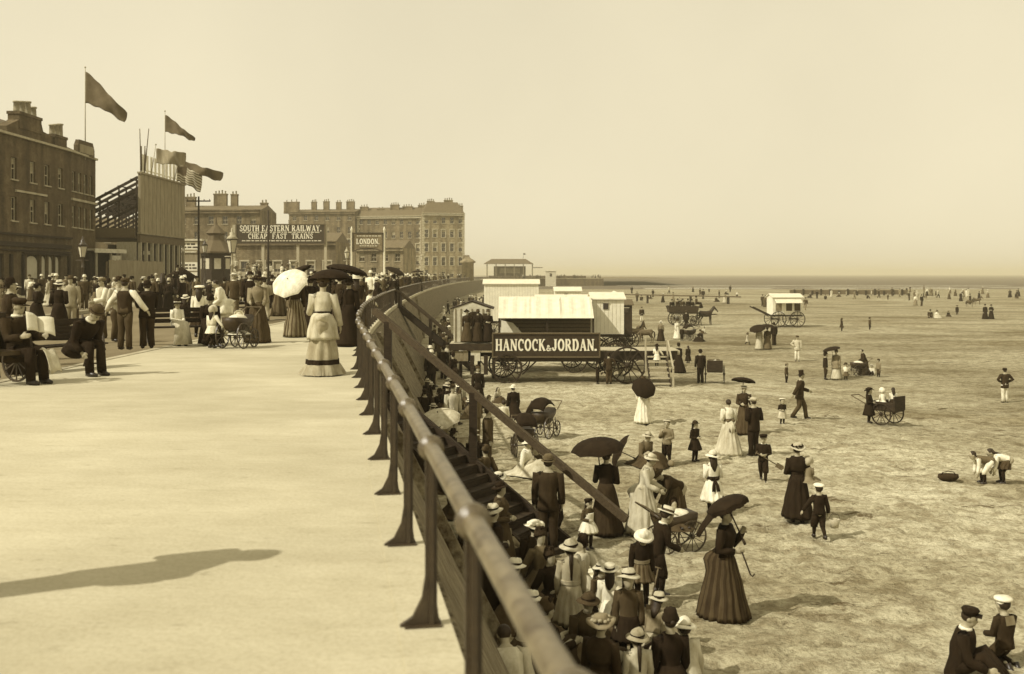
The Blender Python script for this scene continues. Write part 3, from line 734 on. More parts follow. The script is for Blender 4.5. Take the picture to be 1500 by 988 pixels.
# ---- kiosk-like booths below it
for i, (yy, lab) in enumerate(((97.0, 'low booth with round white notice between pale posts, nearer the brick building'), (103.5, 'low booth with square notice and curtain in front of the rafters'))):
    bt = root('booth', lab, 'booth', (-38.7, yy, 0), R(70))
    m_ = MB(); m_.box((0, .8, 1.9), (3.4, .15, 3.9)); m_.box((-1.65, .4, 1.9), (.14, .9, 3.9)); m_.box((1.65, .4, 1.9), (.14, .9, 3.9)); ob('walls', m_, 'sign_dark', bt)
    m_ = MB(); m_.box((0, .2, 4.0), (4.2, 2.2, .16)); m_.box((0, -.88, 3.85), (4.2, .08, .3)); ob('roof', m_, 'paint_cream', bt)
    for x in (-1.6, .3, 1.6): m_ = MB(); m_.box((x, -.6, 1.9), (.16, .16, 3.8)); ob('post', m_, 'wood_pale', bt)
    m_ = MB(); (m_.box((-.6, -.72, 3.0), (1.1, .05, 1.0)) if i else m_.box((.9, -.72, 3.0), (1.1, .05, .95))); ob('notice', m_, 'paint_cream', bt)
fe = root('board_fence', 'pale upright board fence along the roadside below the hoarding', 'fence')
m_ = MB(); k_ = random.Random(3)
for i in range(64):
    x = -33.6 - .0 * i; m_.box((-33.2 - i * .02 + .015 * (i % 2), 84.5 + i * .262, 1.45 + k_.uniform(-.05, .05)), (.04, .25, 2.9))
ob('boards', m_, 'board', fe)
m_ = MB(); m_.beam((-33.33, 84.4, 2.3), (-34.6, 101.3, 2.3), .08, .14); m_.beam((-33.33, 84.4, .7), (-34.6, 101.3, .7), .08, .14); ob('fence_rail', m_, 'wood', fe)
for y in (84.5, 90, 95.5, 101):
    m_ = MB(); m_.box((-33.42 - (y - 84.5) * .077, y, 1.35), (.14, .14, 2.8)); ob('post', m_, 'wood', fe)

# ---- terraces
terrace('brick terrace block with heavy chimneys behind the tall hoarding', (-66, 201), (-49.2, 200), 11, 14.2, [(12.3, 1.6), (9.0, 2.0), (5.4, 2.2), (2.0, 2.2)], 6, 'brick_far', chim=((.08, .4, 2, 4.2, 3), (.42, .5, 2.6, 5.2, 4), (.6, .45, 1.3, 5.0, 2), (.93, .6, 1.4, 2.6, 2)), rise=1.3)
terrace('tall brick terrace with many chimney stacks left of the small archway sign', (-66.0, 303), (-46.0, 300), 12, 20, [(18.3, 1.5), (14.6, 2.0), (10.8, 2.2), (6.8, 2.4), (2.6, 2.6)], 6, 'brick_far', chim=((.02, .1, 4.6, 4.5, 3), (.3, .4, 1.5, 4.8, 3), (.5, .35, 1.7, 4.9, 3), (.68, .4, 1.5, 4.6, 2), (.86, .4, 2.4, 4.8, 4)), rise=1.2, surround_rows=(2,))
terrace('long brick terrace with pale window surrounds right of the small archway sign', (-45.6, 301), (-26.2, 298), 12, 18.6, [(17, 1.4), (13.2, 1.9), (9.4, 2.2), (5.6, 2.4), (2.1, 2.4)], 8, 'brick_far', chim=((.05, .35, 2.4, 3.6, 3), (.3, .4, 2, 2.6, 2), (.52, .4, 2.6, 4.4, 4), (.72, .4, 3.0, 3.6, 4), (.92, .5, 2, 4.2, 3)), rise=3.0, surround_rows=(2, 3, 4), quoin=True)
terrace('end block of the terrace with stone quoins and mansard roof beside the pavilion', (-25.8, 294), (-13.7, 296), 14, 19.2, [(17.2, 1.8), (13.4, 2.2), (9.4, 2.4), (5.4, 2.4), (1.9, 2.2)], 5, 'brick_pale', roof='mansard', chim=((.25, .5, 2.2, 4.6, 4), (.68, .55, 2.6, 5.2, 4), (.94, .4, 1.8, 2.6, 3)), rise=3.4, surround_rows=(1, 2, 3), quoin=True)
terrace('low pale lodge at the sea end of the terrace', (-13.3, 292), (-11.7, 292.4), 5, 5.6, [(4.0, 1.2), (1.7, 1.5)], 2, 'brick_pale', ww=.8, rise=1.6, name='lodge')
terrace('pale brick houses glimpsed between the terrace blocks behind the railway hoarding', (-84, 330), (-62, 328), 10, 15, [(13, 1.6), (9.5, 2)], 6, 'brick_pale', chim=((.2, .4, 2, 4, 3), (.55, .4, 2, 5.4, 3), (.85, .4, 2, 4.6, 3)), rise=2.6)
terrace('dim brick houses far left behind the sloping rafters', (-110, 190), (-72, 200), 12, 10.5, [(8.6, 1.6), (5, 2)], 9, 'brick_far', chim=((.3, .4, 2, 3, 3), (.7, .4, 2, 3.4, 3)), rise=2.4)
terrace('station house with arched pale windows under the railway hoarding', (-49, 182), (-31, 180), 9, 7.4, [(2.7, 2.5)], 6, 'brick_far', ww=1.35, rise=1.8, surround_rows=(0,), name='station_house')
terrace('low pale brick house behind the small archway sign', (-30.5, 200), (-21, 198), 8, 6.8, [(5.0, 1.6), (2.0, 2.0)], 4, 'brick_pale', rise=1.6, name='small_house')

# ---- railway hoarding
hd = root('railway_hoarding', 'long dark signboard on posts advertising the railway and its fast trains', 'signboard')
m_ = MB(); m_.box((-38.4, 170, 8.35), (14.6, .14, 3.2)); ob('board', m_, 'sign_dark', hd)
m_ = MB()
for z in (6.72, 9.98): m_.box((-38.4, 169.93, z), (14.9, .2, .14))
for x in (-45.75, -31.05): m_.box((x, 169.93, 8.35), (.16, .2, 3.2))
ob('frame', m_, 'wood', hd)
for x in (-46.2, -41.4, -35.6, -31.0):
    m_ = MB(); m_.box((x, 170.3, 4.9), (.42, .42, 10)); ob('post', m_, 'wood_pale', hd)
serif_text('SOUTH EASTERN RAILWAY.', .98, (-38.4, 169.9, 9.32), 0, 'paint_white', hd, 13.6)
serif_text('CHEAP  FAST  TRAINS', .86, (-38.4, 169.9, 8.02), 0, 'paint_white', hd, 10.8)
m_ = MB(); k_ = random.Random(9)
for zz in (8.66, 7.25):
    x = -44.8
    while x < -32:
        w_ = k_.uniform(.25, .8); m_.box((x + w_ / 2, 169.9, zz), (w_, .03, .16)); x += w_ + .16
hd_small = ob('small_print', m_, 'paint_cream', hd)
ls = root('archway_sign', 'small dark framed LONDON signboard with arched lower edge on two white posts', 'signboard')
m_ = MB(); arc = [(-2.2, 5.0), (-1.4, 5.32), (-.6, 5.5), (.6, 5.5), (1.4, 5.32), (2.2, 5.0), (2.2, 7.7), (-2.2, 7.7)]
m_.prism(arc, -.06, .06); ob('board', m_, 'brick_far', ls, (-21.1, 150, 0))
m_ = MB(); m_.box((0, -.08, 7.7), (4.6, .16, .14)); 
for x in (-2.2, 2.2): m_.box((x, -.08, 6.35), (.14, .16, 2.7))
for a, q in zip(arc[:5], arc[1:6]): m_.beam((a[0], -.08, a[1]), (q[0], -.08, q[1]), .14, .12)
ob('frame', m_, 'sign_dark', ls, (-21.1, 150, 0))
serif_text('LONDON.', .78, (-21.1, 149.92, 6.5), 0, 'paint_white', ls, 3.4)
m_ = MB()
for zz, w0 in ((7.3, 3.2), (5.85, 2.4)):
    x = -w0 / 2
    while x < w0 / 2: w_ = k_.uniform(.2, .5); m_.box((x + w_ / 2, -.08, zz), (w_, .03, .13)); x += w_ + .12
sp_ = ob('small_print', m_, 'paint_cream', ls, (-21.1, 150, 0))
for x in (-23.5, -18.7):
    m_ = MB(); m_.lathe([(.24, 0), (.2, .3), (.14, .5), (.13, 8.1), (.2, 8.2), (.1, 8.5), (.02, 8.7)], seg=10); ob('post', m_, 'paint_white', ls, (x, 150, 0))

# ---- poster stall and toll kiosk
ps = root('poster_stall', 'square stall plastered with pale posters in front of the brick terrace', 'stall', (-42.2, 135, 0))
m_ = MB(); m_.box((0, 0, 3.0), (3.4, 4.0, 6.1)); ob('walls', m_, 'board', ps)
m_ = MB(); m_.box((0, 0, 6.15), (4.0, 4.6, .25)); m_.box((0, 0, 4.6), (3.7, 4.3, .2)); ob('cornice', m_, 'paint_cream', ps)
for z, h_ in ((5.4, 1.0), (2.7, 1.1), (1.2, 1.5)):
    m_ = MB(); m_.box((0, -2.03, z), (3.1, .04, h_))
    for r_ in range(2):
        x = -1.4
        while x < 1.0: w_ = k_.uniform(.2, .7); m_.box((x + w_ / 2, -2.06, z + .2 - .4 * r_), (w_, .02, .2), m=1); x += w_ + .15
    ob('poster', m_, ['paint_white', 'sign_dark'], ps)
tk = root('timber_kiosk', 'dark octagonal timber kiosk with finial roof behind the ornate lamp', 'kiosk', (-37.0, 128, 0))
m_ = MB(); m_.lathe([(1.9, 0), (1.9, 4.4)], seg=8, smooth=False); ob('walls', m_, 'wood_dark', tk)
m_ = MB(); m_.lathe([(2.5, 4.3), (2.5, 4.5), (1.1, 5.9), (1.0, 6.6), (1.3, 6.8), (.2, 7.9), (.05, 8.9)], seg=8, smooth=False); ob('roof', m_, 'wood', tk)
m_ = MB()
for k in range(8): m_.box((1.78 * math.cos(R(45 * k + 22.5)), 1.78 * math.sin(R(45 * k + 22.5)), 3.0), (.06, .8, 1.3), rz=R(45 * k + 22.5))
ob('panel', m_, 'blind', tk)

# ---- street lamps
def street_lamp(px, y, h, label, post='iron_pale', x=None):
    x = (px - 750) / F * y if x is None else x
    l = root('street_lamp', label, 'street lamp', (x, y, 0), 0, 'gas lamps along the front')
    m_ = MB(); k = h / 5.0
    m_.lathe([(.26, 0), (.26, .25), (.19, .35), (.15, .9), (.17, 1.0), (.1, 1.15), (.085, 2.6 * k), (.13, 2.65 * k), (.08, 2.75 * k), (.06, 3.5 * k), (.1, 3.55 * k), (.05, 3.62 * k)], seg=12)
    m_.tube([(-.45, 0, 3.3 * k), (.45, 0, 3.3 * k)], .028, 8); ob('post', m_, post, l)
    z = 3.6 * k
    m_ = MB(); m_.lathe([(.17, z), (.33, z + .75)], seg=4, smooth=False, cap0=False, cap1=False); ob('glass', m_, 'blind', l)
    m_ = MB()
    for q in range(4):
        a = R(90 * q); m_.beam((.18 * math.cos(a), .18 * math.sin(a), z), (.34 * math.cos(a), .34 * math.sin(a), z + .76), .035, .035)
    m_.lathe([(.2, z - .05), (.2, z)], seg=4, smooth=False); m_.lathe([(.37, z + .74), (.37, z + .8)], seg=4, smooth=False); ob('lantern_frame', m_, 'iron', l)
    m_ = MB(); m_.lathe([(.38, z + .8), (.2, z + 1.0), (.14, z + 1.05), (.16, z + 1.18), (.05, z + 1.25), (.075, z + 1.36), (.015, z + 1.5)], seg=10); ob('lantern_cap', m_, post, l)
street_lamp(340, 62, 4.2, 'tall gas lamp with white post and pale glass lantern by the railway hoarding')
street_lamp(121, 74, 4.1, 'gas lamp with dark lantern in front of the brick corner building', 'iron')
street_lamp(300, 118, 5.9, 'dark gas lamp beside the octagonal kiosk', 'iron')
street_lamp(508, 132, 5.2, 'slim pale gas lamp just left of the archway sign')
street_lamp(618, 240, 7.0, 'tiny pale gas lamp in front of the end terrace block')
for px, y, h, lab, cross in ((291, 112, 10.2, 'tall telegraph pole with crossarm rising behind the poster stall', True), (393, 120, 9.2, 'thin dark pole standing before the railway hoarding', False)):
    t = root('telegraph_pole' if cross else 'timber_pole', lab, 'pole', ((px - 750) / F * y, y, 0))
    m_ = MB(); m_.tube([(0, 0, -.1), (0, 0, h)], [.15, .1], 8); ob('pole', m_, 'wood_dark', t)
    if cross: m_ = MB(); m_.box((0, 0, h - .5), (2.6, .12, .14)); [m_.box((x, 0, h - .36), (.07, .07, .16)) for x in (-1.2, -.6, .6, 1.2)]; ob('crossarm', m_, 'wood_dark', t)

# ---- flags
def flag(label, base, ztop, hoist, fly, drop_t, drop_b, mt, stripes=None, lean=0.0, z0=0, wave=.25, rad=.05):
    f = root('flagpole', label, 'flag', (base[0], base[1], 0), 0, 'flags over the hoarding and brick building')
    m_ = MB(); m_.tube([(0, 0, z0), (lean, 0, ztop + .35)], [rad, rad * .6], 8); m_.ell((lean, 0, ztop + .4), (.09, .09, .09), seg=8, nr=5); ob('pole', m_, 'wood_pale' if rad > .04 else 'wood', f)
    nu, nv = 22, 14; vs = []; fs = []
    for i in range(nu + 1):
        u = i / nu
        for j in range(nv + 1):
            v = j / nv
            zt = ztop - drop_t * (u ** 1.15); zb = ztop - hoist - drop_b * (u ** 1.3)
            y = wave * (math.sin(u * 7 + v * 1.6) + .5 * math.sin(u * 15 - v * 3)) * u ** .7
            vs.append((lean + .03 + fly * u * (1 - .06 * v), y, zt + (zb - zt) * v + .11 * math.sin(u * 9 + v * 3) * u + .05 * math.sin(u * 21)))
    for i in range(nu):
        for j in range(nv): fs.append((i * (nv + 1) + j, (i + 1) * (nv + 1) + j, (i + 1) * (nv + 1) + j + 1, i * (nv + 1) + j + 1))
    m_ = MB(); m_.add(vs, fs, 0, True)
    if stripes:
        for q in range(len(m_.f)):
            i, j = divmod(q, nv)
            m_.m[q] = 2 if (stripes == 'canton' and i < 9 and j < 7) else (1 if (j % 2) else 0)
    o = ob('flag', m_, mt, f); s_ = o.modifiers.new('thickness', 'SOLIDIFY'); s_.thickness = .012
    return f
flag('large dark flag streaming from a tall pole above the brick corner building', (-39.8, 95.5), 20.6, 2.95, 3.8, 3.9, 1.75, ['flag_dark'], z0=12.4, rad=.06)
flag('small dark flag on a thin pole above the hoarding', (-36.6, 108), 18.5, 1.8, 3.1, 2.5, .9, ['flag_dark'], z0=11.6)
flag('mid grey flag drooping from a leaning pole at the hoarding corner', (-36.5, 103.5), 14.4, 1.5, 2.9, .5, .3, ['board'], lean=.5, z0=11.6, wave=.4)
flag('dark flag streaming right from the far end of the hoarding', (-36.5, 110.5), 14.0, 1.3, 4.6, 1.4, .9, ['flag_dark'], lean=.6, z0=11.5, wave=.45)
flag('striped flag with dark canton hanging from the hoarding top', (-36.4, 110), 13.6, 1.9, 2.6, 1.3, 1.2, ['flag_light', 'flag_dark', 'dark'], 'canton', lean=.4, z0=11.5, wave=.3)
for x, lab in ((-36.45, 'bare slender flagstaff at the near corner of the hoarding'), (-36.1, 'second bare flagstaff leaning outward just right of the near hoarding corner')):
    m_ = MB(); m_.tube([(0, 0, 0), (-.12 if x < -36.3 else .42, 0, 4.3)], [.07, .04], 8); m_.tube([(.0, .05, .2), (.02, .05, 2.6)], [.12, .05], 8); tag(ob('flagstaff', m_, 'wood', None, (x, 100.6, 11.7)), lab, 'flagstaff', 'flags over the hoarding and brick building')

# ---- terrace stand in front of the station where a pale crowd sits
m_ = MB()
for k, z in enumerate((.7, 1.4, 2.1)): m_.box((-36.8, 142 + k * 1.3, z / 2 - .05), (14.5, 1.3, z))
tag(ob('spectator_stand', m_, 'wood_pale'), 'low stepped timber stand full of seated people before the station house', 'stand')

# ---- pavilion on the far point
pv_ = root('seaside_pavilion', 'open sided pavilion with flat hipped roof on the distant point', 'pavilion', (-1, 452, 0))
m_ = MB(); b0 = [(-11.5, -5, 6.2), (10.5, -5, 6.2), (10.5, 5, 6.2), (-11.5, 5, 6.2)]; t0 = [(-8, -2, 8.4), (7, -2, 8.4), (7, 2, 8.4), (-8, 2, 8.4)]
m_.add(b0 + t0, [(3, 2, 1, 0), (0, 1, 5, 4), (1, 2, 6, 5), (2, 3, 7, 6), (3, 0, 4, 7), (4, 5, 6, 7)]); m_.box((12.4, 0, 4.6), (4, 7, .3)); ob('roof', m_, 'wood', pv_)
for x in range(-10, 11, 4):
    for y in (-4.2, 4.2): m_ = MB(); m_.box((x, y, 3.1), (.3, .3, 6.2)); ob('post', m_, 'board', pv_)
m_ = MB(); m_.box((0, 0, 2.6), (14, 3.6, 5.2)); ob('cabin', m_, 'wood', pv_)
m_ = MB(); m_.box((0, -1.85, 3.2), (9, .1, 2.2)); ob('glazing', m_, 'board', pv_)
m_ = MB(); m_.tube([(6, 0, 8.3), (6, 0, 11)], .06, 6); m_.box((6.5, 0, 10.6), (.9, .03, .6)); ob('weather_vane', m_, 'sign_dark', pv_)
m_ = MB(); m_.box((-1, 0, .5), (42, .2, 1.0)); 
tag(ob('parapet_wall', m_, 'brick', None, (12, 442, 0)), 'low dark parapet along the distant point', 'wall')
m_ = MB(); m_.lathe([(1.6, 0), (1.6, 4.6), (2.1, 4.7), (2.0, 5.1), (.3, 6.2)], seg=12); tag(ob('round_kiosk', m_, 'brick_pale', None, (-11.6, 268, 0)), 'small round kiosk before the low pale lodge', 'kiosk')
tw = root('lookout_hut', 'narrow pale lookout hut with one window standing against the distant sea wall', 'hut', (15.8, 418, beach_z(15.8, 418)))
m_ = MB(); m_.box((0, 0, 3.9), (4.2, 3, 7.8)); ob('walls', m_, 'paint_cream', tw); m_ = MB(); m_.box((0, 0, 7.9), (4.7, 3.5, .3)); ob('roof', m_, 'paint_white', tw); m_ = MB(); m_.box((0, -1.52, 6.2), (.9, .06, 1.3)); ob('window', m_, 'glass', tw)
# breakwater of low dark timber running out from the point
bw_ = root('timber_breakwater', 'low dark timber breakwater running across the far sands', 'breakwater')
for i in range(13):
    x = 64 + i * 1.9; y = 232 - i * .35; z = beach_z(x, y)
    m_ = MB(); m_.box((x, y, z + .55 + .2 * math.sin(i * 2.3)), (.35, .35, 1.4)); ob('pile', m_, 'wood_dark', bw_)
m_ = MB(); m_.beam((63, 232.3, beach_z(64, 232) + .65), (88, 227.8, beach_z(88, 228) + .7), .2, 1.0); ob('plank', m_, 'wood', bw_)
bw2 = root('landing_plank', 'long thin gangway on trestles near the far bathing machines', 'gangway')
m_ = MB(); z = beach_z(30, 170); m_.beam((14, 176, z + 1.6), (38, 170, z + 1.2), 1.4, .18); ob('deck', m_, 'wood', bw2)
for x, y in ((16, 175.5), (23, 173.8), (30, 172), (36, 170.5)): m_ = MB(); m_.box((x, y, z + .6), (.2, 1.2, 1.5)); ob('trestle', m_, 'wood_dark', bw2)
# ================================================================== machines, carts, animals, benches
PEND = []                      # objects whose modifiers are applied in one go at the end
def remesh(o, voxel, smooth=2):
    m = o.modifiers.new('skin', 'REMESH'); m.mode = 'VOXEL'; m.voxel_size = voxel; m.use_smooth_shade = True
    if smooth: s = o.modifiers.new('smooth', 'SMOOTH'); s.iterations = smooth; s.factor = .5
    PEND.append(o); return o
def apply_pending():
    dg = bpy.context.evaluated_depsgraph_get(); done = {}
    for o in PEND:
        if o.data.name in done: continue
        old = o.data; me = bpy.data.meshes.new_from_object(o.evaluated_get(dg)); done[old.name] = me
        me.polygons.foreach_set('use_smooth', [True] * len(me.polygons))
        if not me.materials:
            for mm_ in old.materials: me.materials.append(mm_)
    users = {}
    for o in bpy.data.objects:
        if o.type == 'MESH' and o.data.name in done: users.setdefault(o.data.name, []).append(o)
    for nm, os_ in users.items():
        for o in os_: o.modifiers.clear(); o.data = done[nm]

WHEELS = {}
def wheel_mesh(r, spokes=12, w=.07, m='wood_dark'):
    key = (round(r, 2), spokes, w, m)
    if key not in WHEELS:
        b = MB(); n = 28      # wheel in the XZ plane, axle along Y
        prof = [(r, -w / 2), (r, w / 2), (r - w, w / 2), (r - w, -w / 2)]
        rings = [[Vector((p * math.cos(2 * math.pi * k / n), y, p * math.sin(2 * math.pi * k / n))) for p, y in prof] for k in range(n)]
        rings.append(rings[0]); b.loft(rings, False, False, 0, False)
        for k in range(spokes):
            a = 2 * math.pi * k / spokes; b.beam((r * .1 * math.cos(a), 0, r * .1 * math.sin(a)), ((r - w * .9) * math.cos(a), 0, (r - w * .9) * math.sin(a)), w * .5, w * .5)
        b.tube([(0, -w * 1.3, 0), (0, w * 1.3, 0)], r * .13, 12)
        me = b.mesh('wheel'); me.materials.append(M[m]); WHEELS[key] = me
    return WHEELS[key]
def wheel(parent, r, loc, spokes=12, w=.07, m='wood_dark', rz=0, name='wheel'):
    return ob(name, wheel_mesh(r, spokes, w, m), None, parent, loc, rz)

def bathing_machine(label, x, y, w, d, h, rz=0, color='paint_white', floor=.95, wr=.62, awning=False, shafts=False, win=True, ridge='x', dark_side=False):
    t = root('bathing_machine', label, 'bathing machine', (x, y, beach_z(x, y) - .03), rz, 'bathing machines on the sands')
    z0, z1 = floor, floor + h
    b = MB(); b.box((0, 0, (z0 + z1) / 2), (w, d, h))
    nb = int(w / .22)
    for k in range(1, nb): b.box((-w / 2 + w * k / nb, -d / 2 - .006, (z0 + z1) / 2), (.018, .012, h - .1), m=1)
    rz_ = .28 if ridge == 'x' else .4
    if ridge == 'x': b.prism([(-d / 2, z1), (d / 2, z1), (0, z1 + rz_)], -w / 2, w / 2, M=Matrix.Rotation(R(90), 4, 'Z'))
    else: b.prism([(-w / 2, z1), (w / 2, z1), (0, z1 + rz_)], -d / 2, d / 2)
    ob('body', b, [color, 'paint_cream' if color != 'sign_dark' else 'char'], t)
    b = MB(); ov = .12
    if ridge == 'x':
        for s_ in (-1, 1): b.beam((0, s_ * (d / 4 + ov / 2), z1 + rz_ / 2 + .02), (.001, s_ * (d / 4 + ov / 2), z1 + rz_ / 2 + .02), .01, .01)
        b = MB()
        pr = [(-d / 2 - ov, z1 - .05), (0, z1 + rz_ + .02), (d / 2 + ov, z1 - .05), (d / 2 + ov, z1 + .01), (0, z1 + rz_ + .09), (-d / 2 - ov, z1 + .01)]
        b.prism(pr, -w / 2 - ov, w / 2 + ov, M=Matrix.Rotation(R(90), 4, 'Z'))
    else:
        pr = [(-w / 2 - ov, z1 - .07), (0, z1 + rz_ + .02), (w / 2 + ov, z1 - .07), (w / 2 + ov, z1 - .01), (0, z1 + rz_ + .09), (-w / 2 - ov, z1 - .01)]
        b.prism(pr, -d / 2 - ov, d / 2 + ov)
    ob('roof', b, 'canvas' if color != 'sign_dark' else 'wood', t)
    if win: b = MB(); b.box((0, 0, 0), (.3, .05, .34)); b.box((0, -.012, .2), (.4, .06, .05), m=1); ob('window', b, ['glass', 'stone'], t, (w * .02 - w * .1, -d / 2 - .02, z1 - .42))
    b = MB(); b.box((0, 0, z0 - .09), (w + .05, d + .05, .14))
    for xx in (-w * .32, w * .32): b.box((xx, 0, wr), (.11, d + .25, .11))
    ob('chassis', b, 'wood_dark', t)
    for xx in (-w * .32, w * .32):
        for s_ in (-1, 1): wheel(t, wr, (xx, s_ * (d / 2 + .13), wr))
    if shafts:
        for s_ in (-.5, .5): b = MB(); b.beam((-w / 2, s_, z0 - .1), (-w / 2 - 1.9, s_, z0 + .8), .09, .11); ob('shaft', b, 'wood_dark', t)
    if awning:
        b = MB(); b.prism([(-d / 2 - .02, z1 - .15), (-d / 2 - .55, z1 - .55), (-d / 2 - .55, z1 - .58), (-d / 2 - .02, z1 - .2)], -w * .45, w * .45, M=Matrix.Rotation(R(90), 4, 'Z')); ob('awning', b, 'canvas', t)
        for k in (-.3, .05, .33): b = MB(); b.box((w * k, -d / 2 - .02, z0 + h * .5), (w * .2, .03, h * .55)); ob('shutter', b, 'dark' if k > 0 else 'mid', t)
    return t

SY = 51.0
def Z(py, y=SY): return CAMZ - (py - HORIZ) * y / F
def X(px, y=SY): return (px - 750) * y / F
# ---- the long wheeled landing stage with the painted board
gz = beach_z(X(800), SY)
lst = root('landing_stage', 'long wheeled bathing platform with dark HANCOCK & JORDAN board across the sand', 'landing stage', (0, SY, 0))
b = MB(); b.box((X(692), .9, Z(507)), (X(722) - X(655), 2.6, .22)); b.box((X(692), -.42, Z(508)), (X(722) - X(655), .06, .34), m=1); ob('deck', b, ['wood_pale', 'sign_dark'], lst)
b = MB(); b.box((X(860), .9, Z(516)), (X(990) - X(722), 2.6, .2)); b.box((X(934), -.44, Z(520)), (X(990) - X(878), .08, .44), m=1); ob('deck', b, ['wood_pale', 'wood_dark'], lst)
b = MB(); b.box((X(799.5), -.5, Z(505)), (X(877) - X(722), .09, Z(488) - Z(522)))
sb = ob('sign_board', b, 'sign_dark', lst)
b = MB()
for z in (Z(488) + .01, Z(522)): b.box((X(799.5), -.52, z), (X(877) - X(722) + .06, .16, .07))
for x in (X(722), X(877)): b.box((x, -.52, Z(505)), (.07, .155, Z(488) - Z(522) - .08))
ob('board_frame', b, 'wood', sb)
serif_text('HANCOCK&JORDAN.', .58, (X(799.5), -.55, Z(504.5)), 0, 'paint_white', sb, 5.0)
b = MB(); b.beam((X(722), -.4, Z(526)), (X(880), -.4, Z(526)), .14, .2); b.beam((X(655), 2.1, Z(524)), (X(985), 2.1, Z(526)), .14, .2)
for x in (X(672), X(700), X(722), X(880)):
    b.box((x, 2.0, (Z(520) + gz) / 2), (.16, .16, Z(520) - gz))
for x in (X(692), X(712)): b.box((x, -.3, (Z(520) + gz) / 2 + .2), (.2, .2, Z(520) - gz - .4))
for x0, x1 in ((722, 700), (765, 790), (880, 896), (940, 925)): b.beam((X(x0), -.3, Z(548)), (X(x1), -.3, Z(524)), .07, .07)
ob('trestle', b, 'wood_dark', lst)
for px, r in ((743, .75), (917, .92)):
    for yy in (-.62, 2.3):
        wheel(lst, r, (X(px) - (.25 if yy > 0 else 0), yy, beach_z(X(px), SY) + r - .03), 14, .09)
    b = MB(); b.tube([(X(px) - .0, -.7, beach_z(X(px), SY) + r), (X(px) - .25, 2.4, beach_z(X(px), SY) + r)], .07, 8); ob('axle', b, 'wood_dark', lst)
for px in (676, 695): b = MB(); b.box((X(px), -.36, Z(521)), (.95 if px < 690 else .6, .04, .5)); ob('notice', b, 'mid' if px < 690 else 'paint_cream', lst)
# striped cabin standing on the stage
cb = root('striped_cabin', 'small gabled cabin of cream and dark vertical boards at the landward end of the stage', 'cabin', (X(690.5), SY + .75, Z(503)))
wv = X(718) - X(663); hh = Z(453) - Z(503)
b = MB(); b.box((0, 1.2, hh / 2), (wv, 2.2, hh)); b.prism([(-wv / 2, hh), (wv / 2, hh), (0, hh + .32)], .1, 2.3)
k = 0
for i in range(7):
    x = -wv / 2 + .1 + i * (wv - .2) / 6
    b.box((x, .085, hh / 2), (.06, .03, hh - .04), m=1 if i in (2,) else 2)
ob('walls', b, ['paint_cream', 'wood_dark', 'mid'], cb)
b = MB()
for s_ in (-1, 1): b.beam((0, 1.3, hh + .36), (s_ * (wv / 2 + .16), 1.3, hh - .02), 2.45, .06)
ob('roof', b, 'wood_dark', cb)
b = MB(); arc = [(-.48, 0), (.48, 0)] + [(.48 * math.cos(R(a)), 1.15 + .38 * math.sin(R(a))) for a in range(0, 181, 20)]; b.prism(arc, .02, .06); ob('doorway', b, 'char', cb, (.12, 0, .02))
b = MB(); b.box((-.35, .03, .95), (.3, .04, .95)); ob('notice', b, 'paint_white', cb)
b = MB(); b.box((.74, .03, .8), (.34, .05, 1.3)); ob('door', b, 'dark', cb)
# canvas-roofed saloon behind
Y2 = 56.0
sl_ = root('canvas_saloon', 'long bathing saloon with pale sloping canvas roof and dark slatted front behind the stage', 'bathing machine', (0, Y2, 0), 0, 'bathing machines on the sands')
x0, x1 = X(730, Y2), X(870, Y2); zt, zm, zb = Z(436, Y2), Z(465, Y2), Z(492, Y2)
b = MB(); nn = 40
top = []; 
for i in range(nn + 1):
    x = x0 + (x1 - x0) * i / nn; sag = .03 * math.sin(i * 1.3) + (.05 if i % 13 == 0 else 0)
    top.append([(x, -.1, zm - .05), (x, 0, zm + sag * .3), (x, .8, zm + (zt - zm) * .38 + sag), (x, 1.7, zm + (zt - zm) * .78 + sag), (x, 2.4, zt), (x, 4.2, zm + .25), (x, 4.2, zm + .15), (x, 2.4, zt - .1), (x, .05, zm - .07)])
b.loft(top, True, True, 0, False); ob('canvas_roof', b, 'canvas', sl_)
b = MB(); b.box(((x0 + x1) / 2, 1.0, (zm + zb) / 2), (x1 - x0 - .2, .08, zm - zb))
for z in (.2, .4, .6, .8): b.box(((x0 + x1) / 2, .94, zb + (zm - zb) * z), (x1 - x0 - .2, .05, .035), m=1)
ob('slatted_front', b, ['wood', 'wood_dark'], sl_)
for f in (0, .5, .985): b = MB(); b.box((x0 + (x1 - x0) * f + .05, .1, (zm + zb) / 2 - .1), (.1, .1, zm - zb + .25)); ob('post', b, 'wood_dark', sl_)
b = MB(); b.add([(x0 + .15, .6, zb + .1), (x0 + 1.3, .75, zb + .1), (x0 + .8, .85, zm - .35), (x0 + .15, .85, zm - .2)], [(0, 1, 2, 3)]); b.box((x0 + .6, .9, zb + .25), (1.0, .06, .3)); ob('loose_canvas', b, 'canvas', sl_)
b = MB(); b.box(((x0 + x1) / 2, 1.6, zb - .12), (x1 - x0, 3.0, .16)); b.box(((x0 + x1) / 2, .02, zb - .34), (x1 - x0, .05, .26), m=1)
for f in (.2, .8): b.box((x0 + (x1 - x0) * f, 1.6, zb - .8), (.12, 2.8, 1.3))
ob('base', b, ['wood_dark', 'dark'], sl_)
for f in (.2, .8):
    for yy in (.1, 3.1): wheel(sl_, .7, (x0 + (x1 - x0) * f, yy, beach_z(2, Y2) + .68))
